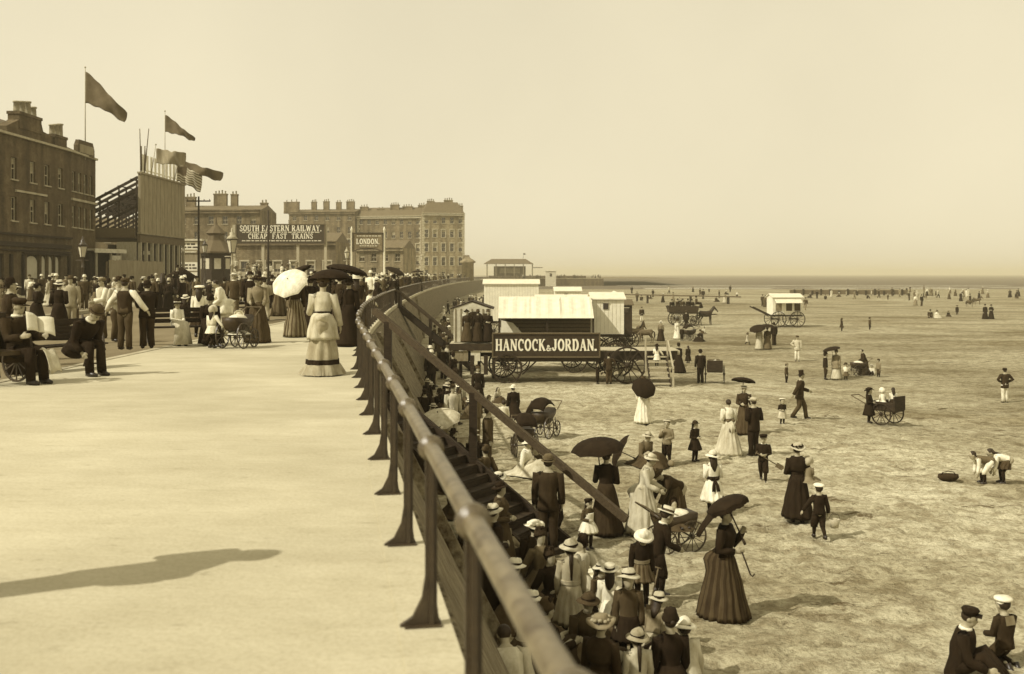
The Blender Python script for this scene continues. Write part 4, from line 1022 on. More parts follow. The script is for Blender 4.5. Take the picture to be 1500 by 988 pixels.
# the other machines
def bm(px0, px1, ptop, y, label, d=2.2, **kw):
    xa, xb = X(px0, y), X(px1, y); xc = (xa + xb) / 2; g = beach_z(xc, y); fl = kw.pop('floor', 1.0)
    return bathing_machine(label, xc, y + d / 2, xb - xa, d, Z(ptop, y) - g - fl - .25, floor=fl, **kw)
bm(868, 914, 431, 58.5, 'tall plain white bathing machine with one small dark window beside the canvas saloon', d=2.6, floor=2.0, wr=.85)
bm(709, 789, 411, 84, 'long white bathing machine with flat side below the promenade', d=2.4, win=False, floor=1.5)
bm(813, 851, 422, 92, 'white bathing machine with square window in the far row, nearer the lookout hut', d=2.2)
bm(786, 828, 434, 74, 'low white bathing machine roof just behind the left of the canvas saloon', d=2.0)
bm(833, 872, 434, 72, 'white bathing machine between the canvas saloon and tall plain machine', d=2.0)
bm(890, 915, 431, 80, 'white bathing machine partly hidden by the tall plain machine', d=2.0, ridge='y')
bm(912, 926, 441, 74, 'narrow dark bathing machine against the tall white one', d=2.0, color='sign_dark')
m1 = bathing_machine('lone white bathing machine with raised shafts and shuttered side on the open sand', 27.4, 103, 3.0, 1.9, 1.75, R(4), floor=1.25, wr=.8, shafts=True, awning=True, win=False)
# plank steps down from the stage
ws = root('plank_steps', 'plain wooden steps with tall side posts leading down from the stage', 'steps', (X(959), SY - .55, 0))
gz2 = beach_z(X(959), SY - 2); nst = 6; zt = Z(517); wdt = X(973) - X(945)
for i in range(nst):
    f = (i + .6) / nst; b = MB(); b.box((0, -1.5 * f, zt + (gz2 - zt) * f), (wdt, .26, .06)); ob('tread', b, 'wood_pale', ws)
for s_ in (-1, 1):
    b = MB(); b.beam((s_ * wdt / 2, 0, zt - .05), (s_ * wdt / 2, -1.55, gz2 - .1), .06, .22); ob('stringer', b, 'wood_dark', ws)
    b = MB(); b.box((s_ * (wdt / 2 + .06), -.1, (Z(496) + zt) / 2 - .4), (.08, .08, Z(496) - zt + .9)); ob('post', b, 'wood_pale', ws)
b = MB(); b.beam((wdt / 2 + .08, -.1, Z(498)), (wdt / 2 + .12, -1.6, gz2 + .8), .06, .09); b.box((wdt / 2 + .12, -1.55, gz2 + .45), (.08, .08, 1.0)); ob('handrail', b, 'wood_pale', ws)

# ---- animals
ANI = {}
def horse_mesh(kind, head=0.0, graze=False):
    key = (kind, graze)
    if key in ANI: return ANI[key]
    b = MB(); s = 14                       # facing +X, withers 1.5 m
    b.tube([(-.78, 0, 1.2), (-.62, 0, 1.22), (-.3, 0, 1.16), (.1, 0, 1.14), (.42, 0, 1.2), (.64, 0, 1.2)], [(.14, .16), (.27, .3), (.28, .31), (.28, .32), (.25, .31), (.13, .2)], s)
    hd = (1.2, 0, .55) if graze else (1.12, 0, 1.82)
    nk = [(.5, 0, 1.28), (.78, 0, 1.05), (1.0, 0, .75)] if graze else [(.48, 0, 1.28), (.72, 0, 1.55), (.9, 0, 1.84)]
    b.tube(nk, [(.17, .26), (.12, .19), (.09, .13)], 10)
    v = Vector((.35, 0, -.4)) if not graze else Vector((.2, 0, -.42))
    p = Vector(nk[-1]); b.tube([p - v * .15, p + v * .3, p + v * .8, p + v * 1.18], [(.085, .11), (.1, .13), (.065, .085), (.06, .07)], 10)
    for sx in (-1, 1): b.tube([p + Vector((-.02, sx * .05, .05)), p + Vector((0, sx * .075, .12 if kind == 'horse' else .2)), p + Vector((0, sx * .08, .19 if kind == 'horse' else .34))], [.035, .045, .008], 6)
    for sx in (-1, 1):
        st = .1 * sx
        b.tube([(.45, sx * .14, 1.15), (.48 + st, sx * .15, .82), (.47 + st, sx * .14, .5), (.5 + st, sx * .14, .14), (.54 + st, sx * .14, .03)], [(.12, .14), .085, .058, .042, .065], 8)
        b.tube([(-.58, sx * .15, 1.15), (-.5 - st, sx * .16, .85), (-.7 - st, sx * .15, .55), (-.66 - st, sx * .15, .15), (-.62 - st, sx * .15, .03)], [(.15, .2), (.11, .14), .06, .045, .068], 8)
    me = b.mesh(kind); me.materials.append(M[kind]); ANI[key] = me; return me
def animal(kind, label, loc, rz, sc=1.0, graze=False, group=None):
    o = ob(kind, horse_mesh(kind, graze=graze), None, None, loc, rz, sc); tag(o, label, kind, group)
    if not any(p.data is o.data for p in PEND): remesh(o, .035, 2)
    b = MB(); b.tube([(-.8, 0, 1.3), (-.92, 0, 1.15), (-.95, 0, .8), (-.92, 0, .5)], [.04, .08, .085, .02], 8); ob('tail', b, 'hair', o)
    b = MB()
    if not graze: b.tube([(.42, 0, 1.5), (.62, 0, 1.72), (.82, 0, 1.96)], [(.03, .07), (.035, .1), (.03, .06)], 8)
    else: b.tube([(.5, 0, 1.5), (.8, 0, 1.24), (1.0, 0, .9)], [(.03, .06), (.03, .08), (.03, .05)], 8)
    ob('mane', b, 'hair', o); return o
def A(px, py): return B(px, py)
q = A(1034, 476); HORSE_AT = q
animal('horse', 'dark harnessed horse standing in front of the loaded wagonette', q, R(4), .98)
for px, py, rz, lab, gr in ((932, 501, 25, 'donkey with pale pack nearest the wheel of the tall white machine', False), (946, 503, 170, 'grazing grey donkey facing away from the stage', True), (938, 496, 60, 'second dark donkey standing behind the grazing one', False), (1421, 450, 8, 'distant donkey carrying a rider on the far right sand', False), (1432, 447, 5, 'distant donkey walking just ahead of the ridden one at far right', False)):
    animal('donkey', lab, A(px, py), R(rz), .72, gr, 'donkeys on the sands')
# ---- wagonette
q = A(1001, 477)
wg = root('wagonette', 'open two wheeled wagonette crowded with dark figures behind the horse', 'wagonette', q)
b = MB(); b.box((.0, 0, 1.3), (2.7, 1.5, .16)); b.prism([(-1.45, 1.35), (1.35, 1.35), (1.5, 2.0), (-1.7, 2.0)], -.8, -.74); b.prism([(-1.45, 1.35), (1.35, 1.35), (1.5, 2.0), (-1.7, 2.0)], .74, .8); b.box((-1.5, 0, 1.7), (.08, 1.5, .7)); b.box((1.2, 0, 1.75), (.5, 1.5, .1)); ob('body', b, 'sign_dark', wg)
for s_ in (-1, 1): wheel(wg, .72, (-.75, s_ * .9, .7), 14, .08); wheel(wg, .5, (1.05, s_ * .8, .48), 12, .07); b = MB(); b.beam((1.3, s_ * .4, 1.0), (3.4, s_ * .35, 1.15), .06, .07); ob('shaft', b, 'wood_dark', wg)
b = MB(); b.box((-.4, -.84, .75), (1.1, .04, .6)); ob('cloth', b, 'canvas', wg)
WAGON_AT = q
# ---- carriage on the road
q = E(262, 446, -.125); CARR_AT = q
cr_ = root('open_carriage', 'dark open carriage with folded hood waiting on the roadway', 'carriage', q, R(-80))
b = MB(); rings = []
for x, hw, zt_, zb_ in ((-1.2, .3, 1.5, 1.2), (-1.0, .65, 1.6, .8), (-.5, .72, 1.3, .62), (.1, .7, 1.05, .55), (.6, .7, 1.25, .7), (1.0, .6, 1.5, 1.0)):
    rings.append([(x, -hw, zt_), (x, -hw * .85, zb_), (x, hw * .85, zb_), (x, hw, zt_), (x, hw * .8, zt_ - .2), (x, -hw * .8, zt_ - .2)])
b.loft(rings, True, True, 0, True); b.box((1.5, 0, 1.5), (.5, .9, .12)); b.box((1.75, 0, 1.1), (.06, .9, .8)); ob('body', b, 'sign_dark', cr_)
b = MB(); b.tube([(-.9, -.7, 1.5), (-1.15, 0, 1.95), (-.9, .7, 1.5)], [(.14, .3), (.16, .36), (.14, .3)], 10); ob('folded_hood', b, 'black', cr_)
for s_ in (-1, 1): wheel(cr_, .58, (-.9, s_ * .85, .57), 14, .06); wheel(cr_, .45, (1.15, s_ * .75, .44), 12, .06)
animal('horse', 'dark carriage horse standing in the road among the crowd', (q.x + .3, q.y - 3.4, -.125), R(-80), .95)
# ---- prams and mail carts
def pram(label, loc, rz, hood=True, sc=1.0, open_=False):
    t = root('perambulator', label, 'perambulator', loc, rz, 'perambulators and mail carts')
    b = MB(); rings = []
    for x, hw, zt_, zb_ in ((-.42, .1, .66, .56), (-.36, .2, .72, .45), (-.1, .23, .7, .36), (.2, .22, .66, .38), (.42, .19, .72, .5), (.5, .1, .76, .62)):
        rings.append([(x, -hw, zt_), (x, -hw * .9, (zt_ + zb_) / 2), (x, -hw * .6, zb_), (x, hw * .6, zb_), (x, hw * .9, (zt_ + zb_) / 2), (x, hw, zt_)])
    b.loft(rings, True, True, 0, True); ob('body', b, 'brown_leather', t)
    if hood:
        b = MB(); rings = []
        for a in range(20, 141, 20):
            rr = .42; rings.append([(-.12 - rr * math.cos(R(a)) * .95, .25 * math.cos(R(u)), .68 + rr * math.sin(R(a)) * (.6 + .4 * math.sin(R(u)))) for u in range(0, 181, 20)])
        b.loft(rings, False, False, 0, True, closed=False); o = ob('hood', b, 'black', t); s_ = o.modifiers.new('thick', 'SOLIDIFY'); s_.thickness = .02
        b = MB(); b.tube([rings[-1][i] for i in range(len(rings[-1]))], .014, 6); ob('hood_rim', b, 'light', t)
    else:
        b = MB(); b.ell((0, 0, .66), (.3, .2, .12), seg=12); ob('blanket', b, 'white', t)
    for s_ in (-1, 1): wheel(t, .3, (-.2, s_ * .27, .3), 12, .025, 'iron'); wheel(t, .22, (.32, s_ * .25, .22), 10, .025, 'iron')
    b = MB(); b.tube([(.45, -.2, .72), (.75, -.2, .92), (.75, .2, .92), (.45, .2, .72)], .015, 6); ob('handle', b, 'wood', t)
    b = MB()
    for s_ in (-1, 1): b.tube([(-.2, s_ * .24, .3), (-.3, s_ * .2, .5)], .012, 5); b.tube([(.32, s_ * .22, .22), (.35, s_ * .18, .52)], .012, 5)
    b.tube([(-.2, -.27, .3), (-.2, .27, .3)], .012, 5); b.tube([(.32, -.25, .22), (.32, .25, .22)], .012, 5); ob('undercarriage', b, 'iron', t)
    t.scale = (sc,) * 3; return t
pram('black hooded perambulator standing alone on the sand facing away', A(796, 641), R(62), True, 1.15)
pram('dark hooded perambulator partly hidden behind the seated straw hat woman', A(768, 668), R(100), True, 1.1)
pram('low perambulator holding a child beside the boy in straw boater', A(990, 806), R(200), False, .95)
pram('white blanketed perambulator in the far family group under the umbrella', A(1257, 551), R(20), False, 1.1)
pram('perambulator with pale coverlet pushed by the woman in plain grey bodice', E(348, 510), R(75), False, 1.0)
pram('small dark perambulator by the group beyond the wooden steps', A(1010, 499), R(30), True, 1.2)
def mail_cart(label, loc, rz, sc=1.0):
    t = root('mail_cart', label, 'mail cart', loc, rz, 'perambulators and mail carts')
    b = MB(); b.box((0, 0, .48), (.85, .6, .06)); b.box((-.42, 0, .72), (.05, .62, .45)); b.box((.4, 0, .62), (.05, .6, .26))
    for s_ in (-1, 1): b.box((0, s_ * .3, .62), (.8, .04, .26))
    ob('body', b, 'wood_dark', t)
    for s_ in (-1, 1): wheel(t, .36, (0, s_ * .37, .36), 12, .035, 'wood_dark')
    b = MB()
    for s_ in (-.22, .22): b.tube([(.4, s_, .52), (1.2, s_, .85)], .02, 6)
    b.tube([(1.2, -.22, .85), (1.2, .22, .85)], .018, 6); ob('shafts', b, 'wood', t); t.scale = (sc,) * 3; return t
mail_cart('dark slatted mail cart with a white bonneted child beside the man in bowler', A(1047, 561), R(80), 1.25)
mail_cart('large wheeled mail cart carrying two children at right of the sand', A(1300, 622), R(128), 1.12)
# ---- benches on the esplanade
def bench(label, loc, rz, L_=1.9):
    t = root('iron_bench', label, 'bench', loc, rz, 'benches on the esplanade')
    b = MB()
    for k in range(4): b.box((0, -.18 + k * .12, .44), (L_, .1, .03))
    ob('seat', b, 'wood_dark', t)
    b = MB()
    for k in range(3): b.box((0, .26 + .03 * k, .58 + k * .13), (L_, .025, .1))
    ob('backrest', b, 'wood_dark', t)
    for s_ in (-1, 1):
        x = s_ * (L_ / 2 - .1); b = MB()
        b.tube([(x, -.25, 0), (x, -.2, .2), (x, -.24, .42), (x, -.2, .62), (x, .05, .66), (x, .26, .62)], .022, 8); b.tube([(x, .3, 0), (x, .2, .22), (x, .24, .45), (x, .34, .95)], .022, 8); b.tube([(x, -.24, .42), (x, .24, .42)], .02, 8)
        rr = [(x, .16 * math.cos(R(a)), .22 + .16 * math.sin(R(a))) for a in range(0, 361, 20)]; b.tube(rr, .014, 6, cap=False)
        ob('bench_end', b, 'iron', t)
    return t
BENCH1 = E(62, 562); bench('iron ended bench where two dark suited men read at left edge', E(66, 545), R(62), 2.3)
bench('iron bench with curved arm where the child in white sits', E(262, 506), R(30), 1.6)
bench('empty far bench beyond the couple at the kerb', E(372, 466), R(70), 1.6)
# ---- small things on the sand
def bucket(label, loc, sc=1.0, m='iron_pale'):
    t = root('bucket', label, 'bucket', loc); b = MB(); b.lathe([(.09, 0), (.125, .2), (.115, .2), (.08, .02)], seg=14); ob('pail', b, m, t)
    b = MB(); b.tube([(.12 * math.cos(R(a)), 0, .2 + .13 * math.sin(R(a))) for a in range(0, 181, 20)], .006, 5); ob('handle', b, 'iron', t); t.scale = (sc,) * 3
b = MB(); b.lathe([(.14, 0), (.2, .07), (.19, .15), (.16, .15), (.12, .03)], Matrix.Diagonal((1.35, .9, 1, 1)), 18); b.tube([(-.2, 0, .13), (-.15, 0, .2), (0, 0, .23), (.15, 0, .2), (.2, 0, .13)], .012, 6); tag(ob('basket', b, 'char', None, A(1389, 704), R(10)), 'low dark basket lying on the sand left of the digging children', 'basket')
b = MB(); b.ell((0, 0, .09), (.09, .09, .09)); tag(ob('ball', b, 'mid', None, A(983, 684)), 'dark toy ball on the sand at the feet of the sailor boy', 'ball')
b = MB(); b.box((0, 0, .05), (.5, .3, .1)); b.box((.1, .05, .12), (.25, .2, .06)); tag(ob('picnic_cloth', b, 'white', None, A(857, 852), R(20)), 'crumpled white cloth on sand beside the little girl in boater', 'cloth')

# ---- wheeled chair by the bench
bc = root('bath_chair', 'dark wheeled bath chair standing at the left edge beside the newspaper reader', 'wheeled chair', (-7.85, 15.75, 0), R(64))
b = MB(); b.box((0, 0, .5), (.6, .6, .07)); b.prism([(-.3, .5), (.3, .5), (.32, .78), (.2, .8), (-.25, .78)], -.33, -.29, M=Matrix.Rotation(R(90), 4, 'Z')); b.prism([(-.3, .5), (.3, .5), (.32, .78), (.2, .8), (-.25, .78)], .29, .33, M=Matrix.Rotation(R(90), 4, 'Z')); b.box((0, .31, .8), (.6, .05, .6)); ob('body', b, 'brown_leather', bc)
for s_ in (-1, 1):
    o = wheel(bc, .33, (s_ * .38, .15, .33), 12, .03, 'iron', R(90))
b = MB(); b.tube([(-.25, .34, .9), (-.25, .6, 1.0), (.25, .6, 1.0), (.25, .34, .9)], .016, 6); ob('push_handle', b, 'iron', bc)
# ================================================================== people
DIM = {'woman': dict(zp=.525, tl=.29, nk=.045, hh=.132, sw=.1, tor=((-.2, .1, .085, 0), (0, .1, .085, 0), (.33, .066, .055, 0), (.55, .078, .066, .006), (.78, .09, .08, .012), (.94, .094, .058, 0), (1.04, .055, .045, 0), (1.13, .033, .036, 0))),
       'man': dict(zp=.525, tl=.295, nk=.045, hh=.13, sw=.118, tor=((-.4, .1, .075, 0), (0, .092, .07, 0), (.33, .086, .066, 0), (.7, .102, .076, .004), (.92, .112, .064, 0), (1.03, .07, .05, 0), (1.12, .042, .042, 0))),
       'child': dict(zp=.475, tl=.3, nk=.032, hh=.175, sw=.1, tor=((-.3, .098, .08, 0), (0, .092, .074, 0), (.33, .083, .068, 0), (.7, .094, .07, 0), (.92, .1, .06, 0), (1.03, .06, .046, 0), (1.12, .04, .04, 0))),
       'toddler': dict(zp=.42, tl=.3, nk=.025, hh=.22, sw=.105, tor=((-.3, .12, .1, 0), (0, .11, .095, 0), (.33, .1, .088, 0), (.7, .105, .08, 0), (.92, .105, .066, 0), (1.03, .07, .05, 0), (1.12, .048, .045, 0)))}
BASE = {'woman': 'woman', 'man': 'man', 'girl': 'child', 'boy': 'child', 'toddler': 'toddler'}
ARM = {'down': ((.16, .02, -1), (.02, .25, -1)), 'bent': ((.2, -.12, -1), (-.5, .9, -.05)), 'push': ((.1, .4, -1), (-.08, 1, -.2)), 'hold': ((.2, .2, -1), (-.2, .8, .8)),
       'up': ((.5, .25, .85), (-.35, .15, 1)), 'hip': ((.75, -.2, -.8), (-.75, .4, -.5)), 'reach': ((.02, .75, -.65), (0, .8, -.6)), 'dig': ((.05, 1, -.1), (-.05, 1, .0)),
       'lap': ((.14, .2, -1), (-.3, 1, -.3)), 'read': ((.12, .35, -.95), (-.12, 1, .2)), 'out': ((.6, .1, -.8), (.5, .3, -.8)), 'back': ((.3, -.5, -.85), (.05, -.45, -.95)),
       'face': ((.2, .35, -.9), (-.35, .55, 1)), 'side': ((.3, .05, -1), (.15, .3, -1))}
def lerp3(tab, t):
    if t <= tab[0][0]: return tab[0][1:]
    for a, b in zip(tab, tab[1:]):
        if t <= b[0]:
            k = (t - a[0]) / (b[0] - a[0]); return tuple(x + (y - x) * k for x, y in zip(a[1:], b[1:]))
    return tab[-1][1:]
class Sk: pass
def skeleton(kind, H, leg, lean, head, yaw, arms, roll=0):
    s = Sk(); d = DIM[BASE[kind]]; s.d = d; s.H = H; s.kind = kind; s.leg = leg
    Rl = Matrix.Rotation(R(lean), 3, 'X') @ Matrix.Rotation(R(roll), 3, 'Y')
    s.up = Rl @ Vector((0, 0, 1)); s.fw = Rl @ Vector((0, -1, 0)); s.x = Rl @ Vector((1, 0, 0)); s.R = Rl
    zp = {'chair': .5 / H, 'floor': .085, 'legsout': .085, 'kneel': .23, 'step': d['zp']}.get(leg, d['zp'])
    s.P = Vector((0, .16 * H * math.sin(R(max(lean, 0))) if leg in ('stand', 'walk', 'bend') else 0, zp * H))
    L = d['zp'] * H
    s.legs = []
    for sd in (-1, 1):
        hip = s.P + Vector((sd * .047 * H, 0, 0))
        if leg == 'walk':
            f = -1 if sd > 0 else 1
            kn = Vector((sd * .05 * H, (-.1 if f < 0 else .02) * H, .52 * L)); an = Vector((sd * .048 * H, (-.13 if f < 0 else .17) * H, .045 * H if f < 0 else .075 * H))
        elif leg == 'chair':
            kn = s.P + Vector((sd * .065 * H, -.25 * H, .01 * H)); an = Vector((sd * .07 * H, -.25 * H - .02, .045 * H))
        elif leg == 'floor':
            kn = Vector((sd * .075 * H, -.19 * H, .22 * H)); an = Vector((sd * .065 * H, -.34 * H, .04 * H))
        elif leg == 'legsout':
            kn = Vector((sd * .07 * H, -.23 * H, .085 * H)); an = Vector((sd * .09 * H, -.46 * H, .05 * H))
        elif leg == 'kneel':
            kn = Vector((sd * .07 * H, -.15 * H, .05 * H)); an = Vector((sd * .055 * H, .1 * H, .04 * H))
        else:
            k = .06 if leg == 'stand' else .1
            kn = Vector((sd * (k - .008) * H, -.012 * H, .52 * L)); an = Vector((sd * k * H, .008 * H, .042 * H))
        s.legs.append((hip, kn, an))
    s.C = s.P + s.up * d['tl'] * H
    s.N = s.C + s.up * d['nk'] * H
    Rh = Matrix.Rotation(R(yaw), 3, 'Z') @ Matrix.Rotation(R(lean * .55 + head), 3, 'X')
    s.Rh = Rh; s.hh = d['hh'] * H
    s.hup = Rh @ Vector((0, 0, 1)); s.hfw = Rh @ Vector((0, -1, 0))
    s.hc = s.N + s.hup * s.hh * .45 + s.hfw * s.hh * .08
    s.HM = Matrix.Translation(s.hc) @ Rh.to_4x4()
    s.arms = []
    for sd, a in zip((-1, 1), arms):
        u, f = ARM[a] if isinstance(a, str) else a
        S = s.C + s.x * sd * d['sw'] * H - s.up * .022 * H
        def dv(v): return (s.x * sd * v[0] + s.fw * v[1] + s.up * v[2]).normalized()
        E_ = S + dv(u) * .168 * H; W = E_ + dv(f) * .148 * H
        s.arms.append((S, E_, W, dv(f), sd))
    return s
def body(sk, near):
    b = MB(); H = sk.H; seg = 12; d = sk.d
    pts, rad = [], []
    for t, rx, ry, o in d['tor']:
        if t < -.05: continue
        pts.append(sk.P + sk.up * (t * d['tl'] * H) + sk.fw * o * H); rad.append((rx * H * .93, ry * H * .93))
    b.tube(pts, rad, seg, ax=sk.x); b.ell(sk.P, (.088 * H, .075 * H, .07 * H), sk.R)
    b.tube([sk.C, sk.N + sk.hup * sk.hh * .1, sk.hc - sk.hup * sk.hh * .2], [.034 * H, .031 * H, .033 * H], 10)
    hh = sk.hh; Rh = sk.Rh
    b.ell(sk.hc + sk.hup * hh * .08, (.355 * hh, .42 * hh, .43 * hh), Rh, 14, 9)
    b.ell(sk.hc + sk.hfw * hh * .12 - sk.hup * hh * .2, (.26 * hh, .29 * hh, .3 * hh), Rh, 12, 8)
    if near:
        b.tube([sk.hc + sk.hfw * hh * .4 + sk.hup * hh * .06, sk.hc + sk.hfw * hh * .5 - sk.hup * hh * .1, sk.hc + sk.hfw * hh * .38 - sk.hup * hh * .13], [.03 * hh, .062 * hh, .05 * hh], 6)
        for sd in (-1, 1): b.ell(sk.hc + Rh @ Vector((sd * .36 * hh, .02 * hh, -.02 * hh)), (.045 * hh, .09 * hh, .13 * hh), Rh, 8, 5)
        b.ell(sk.hc + sk.hfw * hh * .37 - sk.hup * hh * .25, (.13 * hh, .06 * hh, .05 * hh), Rh, 8, 5)
    for S, E_, W, f, sd in sk.arms:
        b.tube([S, S.lerp(E_, .5), E_, E_.lerp(W, .4), W], [.034 * H, .03 * H, .024 * H, .025 * H, .017 * H], 10)
        hl = .062 * H                      # palm + fingers
        side = sk.x * sd; up2 = f.cross(side).normalized(); side = up2.cross(f).normalized()
        b.tube([W - f * .01 * H, W + f * .3 * hl, W + f * .75 * hl], [(.016 * H, .013 * H), (.024 * H, .012 * H), (.024 * H, .011 * H)], 8, ax=up2)
        fr = .0062 * H if near else .009 * H
        for k, (o, ln) in enumerate(((-.018, .046), (-.006, .052), (.006, .048), (.018, .038))):
            p = W + f * .7 * hl + up2 * o * H; q = p + f * ln * .55 * H - side * .006 * H; r = q + (f * .75 - side * .65).normalized() * ln * .5 * H
            b.tube([p - f * .008 * H, q, r], [fr, fr * .95, fr * .75], 6)
        p = W + f * .25 * hl + up2 * -.018 * H; b.tube([p, p + (f * .7 - up2 * .7 - side * .2).normalized() * .028 * H, p + (f - up2 * .35 - side * .35).normalized() * .05 * H], [fr * 1.25, fr * 1.15, fr * .8], 6)
    for hip, kn, an in sk.legs:
        b.tube([hip, hip.lerp(kn, .5), kn, kn.lerp(an, .35), an], [.05 * H, .046 * H, .035 * H, .034 * H, .021 * H], 10)
        t = Vector((0, -1, 0)) if (an - kn).z < -.05 * H else Vector((0, -.5, .8))
        b.tube([an + Vector((0, .015 * H, -.02 * H)), an + t * .03 * H + Vector((0, 0, -.024 * H)), an + t * .085 * H + Vector((0, 0, -.028 * H))], [.022 * H, .024 * H, .016 * H], 8)
    return b
def torso(sk, infl, t0=-.1, t1=1.06, seg=16, b=None, m=0):
    b = b or MB(); H = sk.H; ts = [t0 + (t1 - t0) * i / 9 for i in range(10)]; pts, rad = [], []
    for t in ts:
        rx, ry, o = lerp3(sk.d['tor'], t)
        pts.append(sk.P + sk.up * (t * sk.d['tl'] * H) + sk.fw * o * H); rad.append(((rx + infl) * H, (ry + infl) * H))
    b.tube(pts, rad, seg, m, ax=sk.x); return b
def sleeves(sk, infl, full=1.0, b=None, m=0, puff=0):
    b = b or MB(); H = sk.H
    for S, E_, W, f, sd in sk.arms:
        in_ = S - sk.x * sd * .03 * H
        pts = [in_, S + sk.up * .006 * H, S.lerp(E_, .5), E_]; rr = [(.036 + infl) * H, (.038 + infl + puff) * H, (.031 + infl) * H, (.027 + infl) * H]
        if full > .5: pts += [E_.lerp(W, .5), E_.lerp(W, .97)]; rr += [(.025 + infl) * H, (.02 + infl) * H]
        b.tube(pts, rr, 10, m)
    return b
def skirt(sk, zb=.012, rx=.19, ry=.2, pleats=16, amp=.012, bustle=0.0, seg=64, K=10, t_top=.3, infl=.012, pw=.8, b=None, m=0, stripes=False, train=0.0):
    b = b or MB(); H = sk.H; top = sk.P + sk.up * (t_top * sk.d['tl'] * H); r0x, r0y, _ = lerp3(sk.d['tor'], t_top); rings = []
    ph = (sk.P.x + H * 7.3) % 6
    for i in range(K + 1):
        f = i / K; z = top.z + (zb * H - top.z) * f; g = f ** pw; ring = []
        for k in range(seg):
            a = 2 * math.pi * k / seg
            pl = amp * H * (f ** .6) * (math.cos(pleats * a + ph) + .4 * math.sin((pleats * .37 // 1) * a * 1 + ph * 2) * f)
            x = (r0x + infl + (rx - r0x) * g) * H + pl; y = (r0y + infl + (ry - r0y) * g) * H + pl
            cy = top.y * (1 - g)
            px, py = x * math.cos(a), y * math.sin(a)
            if math.sin(a) > 0:
                py += bustle * H * math.sin(a) ** 2 * math.sin(math.pi * min(1, f * 2.6 + .12)) ** 1 * (1 if f < .45 else max(0, 1 - (f - .45) * .9)) + train * H * f * f * math.sin(a) ** 2
                if f > .3: py += bustle * .35 * H * math.sin(a)
            ring.append(Vector((top.x * (1 - g) + px, cy + py, z)))
        rings.append(ring)
    rings.append([p * 1.0 + Vector((0, 0, .012 * H)) - Vector((p.x, p.y, 0)) * .06 for p in rings[-1]])
    b.loft(rings, True, False, m, True)
    b.rings = rings
    if stripes:
        n = seg
        for q in range(len(b.f)):
            if q < (K + 1) * n and (q % n) % 4 < 2: b.m[q] = 1
    return b
def band(rings, i0, i1, off, m=0):
    b = MB(); rr = []
    for i in range(i0, i1 + 1):
        c = sum(rings[i], Vector()) / len(rings[i]); rr.append([c + (p - c) * (1 + off / max((p - c).length, .01)) + Vector((0, 0, 0)) for p in rings[i]])
    b.loft(rr, False, False, m, True); return b
def chair_skirt(sk, b=None):
    b = b or MB(); H = sk.H; top = sk.P + sk.up * (.3 * sk.d['tl'] * H); kn = (sk.legs[0][1] + sk.legs[1][1]) / 2
    b.tube([top, sk.P + Vector((0, .02 * H, .03 * H)), sk.P.lerp(kn, .5) + Vector((0, 0, .02 * H)), kn + Vector((0, -.03 * H, .0)), kn + Vector((0, -.05 * H, -.1 * H)), Vector((0, kn.y - .07 * H, .03 * H))],
           [(.08 * H, .07 * H), (.13 * H, .11 * H), (.14 * H, .085 * H), (.14 * H, .085 * H), (.16 * H, .09 * H), (.2 * H, .13 * H)], 24, ax=(1, 0, 0)); return b
def mound(sk, b=None, spread=1.0):
    b = b or MB(); H = sk.H; an = (sk.legs[0][2] + sk.legs[1][2]) / 2; kn = (sk.legs[0][1] + sk.legs[1][1]) / 2; top = sk.P + sk.up * (.3 * sk.d['tl'] * H)
    seg = 40; rings = []
    for i in range(9):
        f = i / 8; ring = []
        for k in range(seg):
            a = 2 * math.pi * k / seg
            fr = max(0, -math.sin(a)); bk = max(0, math.sin(a))
            reach = (.085 + (.16 * spread + fr * (abs(an.y) / H * .8) + bk * .08) * f ** .85) * H * (1 + .06 * f * math.sin(a * 9 + H * 11) + .03 * math.sin(a * 17))
            z = top.z * (1 - f) + .0 * f
            lift = fr ** 1.5 * (kn.z) * math.sin(math.pi * min(1, f * 1.15)) * .9
            ring.append(Vector((top.x * (1 - f) + reach * math.cos(a), (top.y * (1 - f)) + reach * math.sin(a), max(.005, z * (1 - .55 * math.sin(math.pi * f)) + lift))))
        rings.append(ring)
    b.loft(rings, True, True, 0, True); return b
def trousers(sk, infl=.012, full=1.0, b=None):
    b = b or MB(); H = sk.H
    b.tube([sk.P + sk.up * (.22 * sk.d['tl'] * H), sk.P, sk.P - sk.up * .045 * H], [(.084 * H + infl * H, .068 * H + infl * H), (.09 * H + infl * H, .074 * H + infl * H), (.07 * H, .06 * H)], 14, ax=(1, 0, 0))
    for hip, kn, an in sk.legs:
        if full > .9: b.tube([hip, hip.lerp(kn, .5), kn, kn.lerp(an, .5), an + Vector((0, 0, -.012 * H))], [(.052 + infl) * H, (.047 + infl) * H, (.037 + infl) * H, (.034 + infl) * H, (.033 + infl) * H], 10)
        else: b.tube([hip, hip.lerp(kn, .5), kn, kn.lerp(an, .22)], [(.054 + infl) * H, (.052 + infl) * H, (.044 + infl) * H, (.036 + infl) * H], 10)
    return b
def stockings(sk, b=None):
    b = b or MB(); H = sk.H
    for hip, kn, an in sk.legs: b.tube([hip.lerp(kn, .55), kn, kn.lerp(an, .35), an], [.047 * H, .039 * H, .038 * H, .026 * H], 10)
    return b
def shoes(sk):
    b = MB(); H = sk.H
    for hip, kn, an in sk.legs:
        t = Vector((0, -1, 0)) if (an - kn).z < -.05 * H else Vector((0, -.5, .8))
        if sk.leg == 'kneel': t = Vector((0, .9, -.1))
        b.tube([an + Vector((0, .0, .03 * H)), an + Vector((0, .018 * H, -.02 * H)) * 1.0, an + t * .045 * H + Vector((0, 0, -.024 * H)), an + t * .1 * H + Vector((0, 0, -.03 * H))], [.028 * H, .03 * H, .029 * H, .016 * H], 8)
    return b
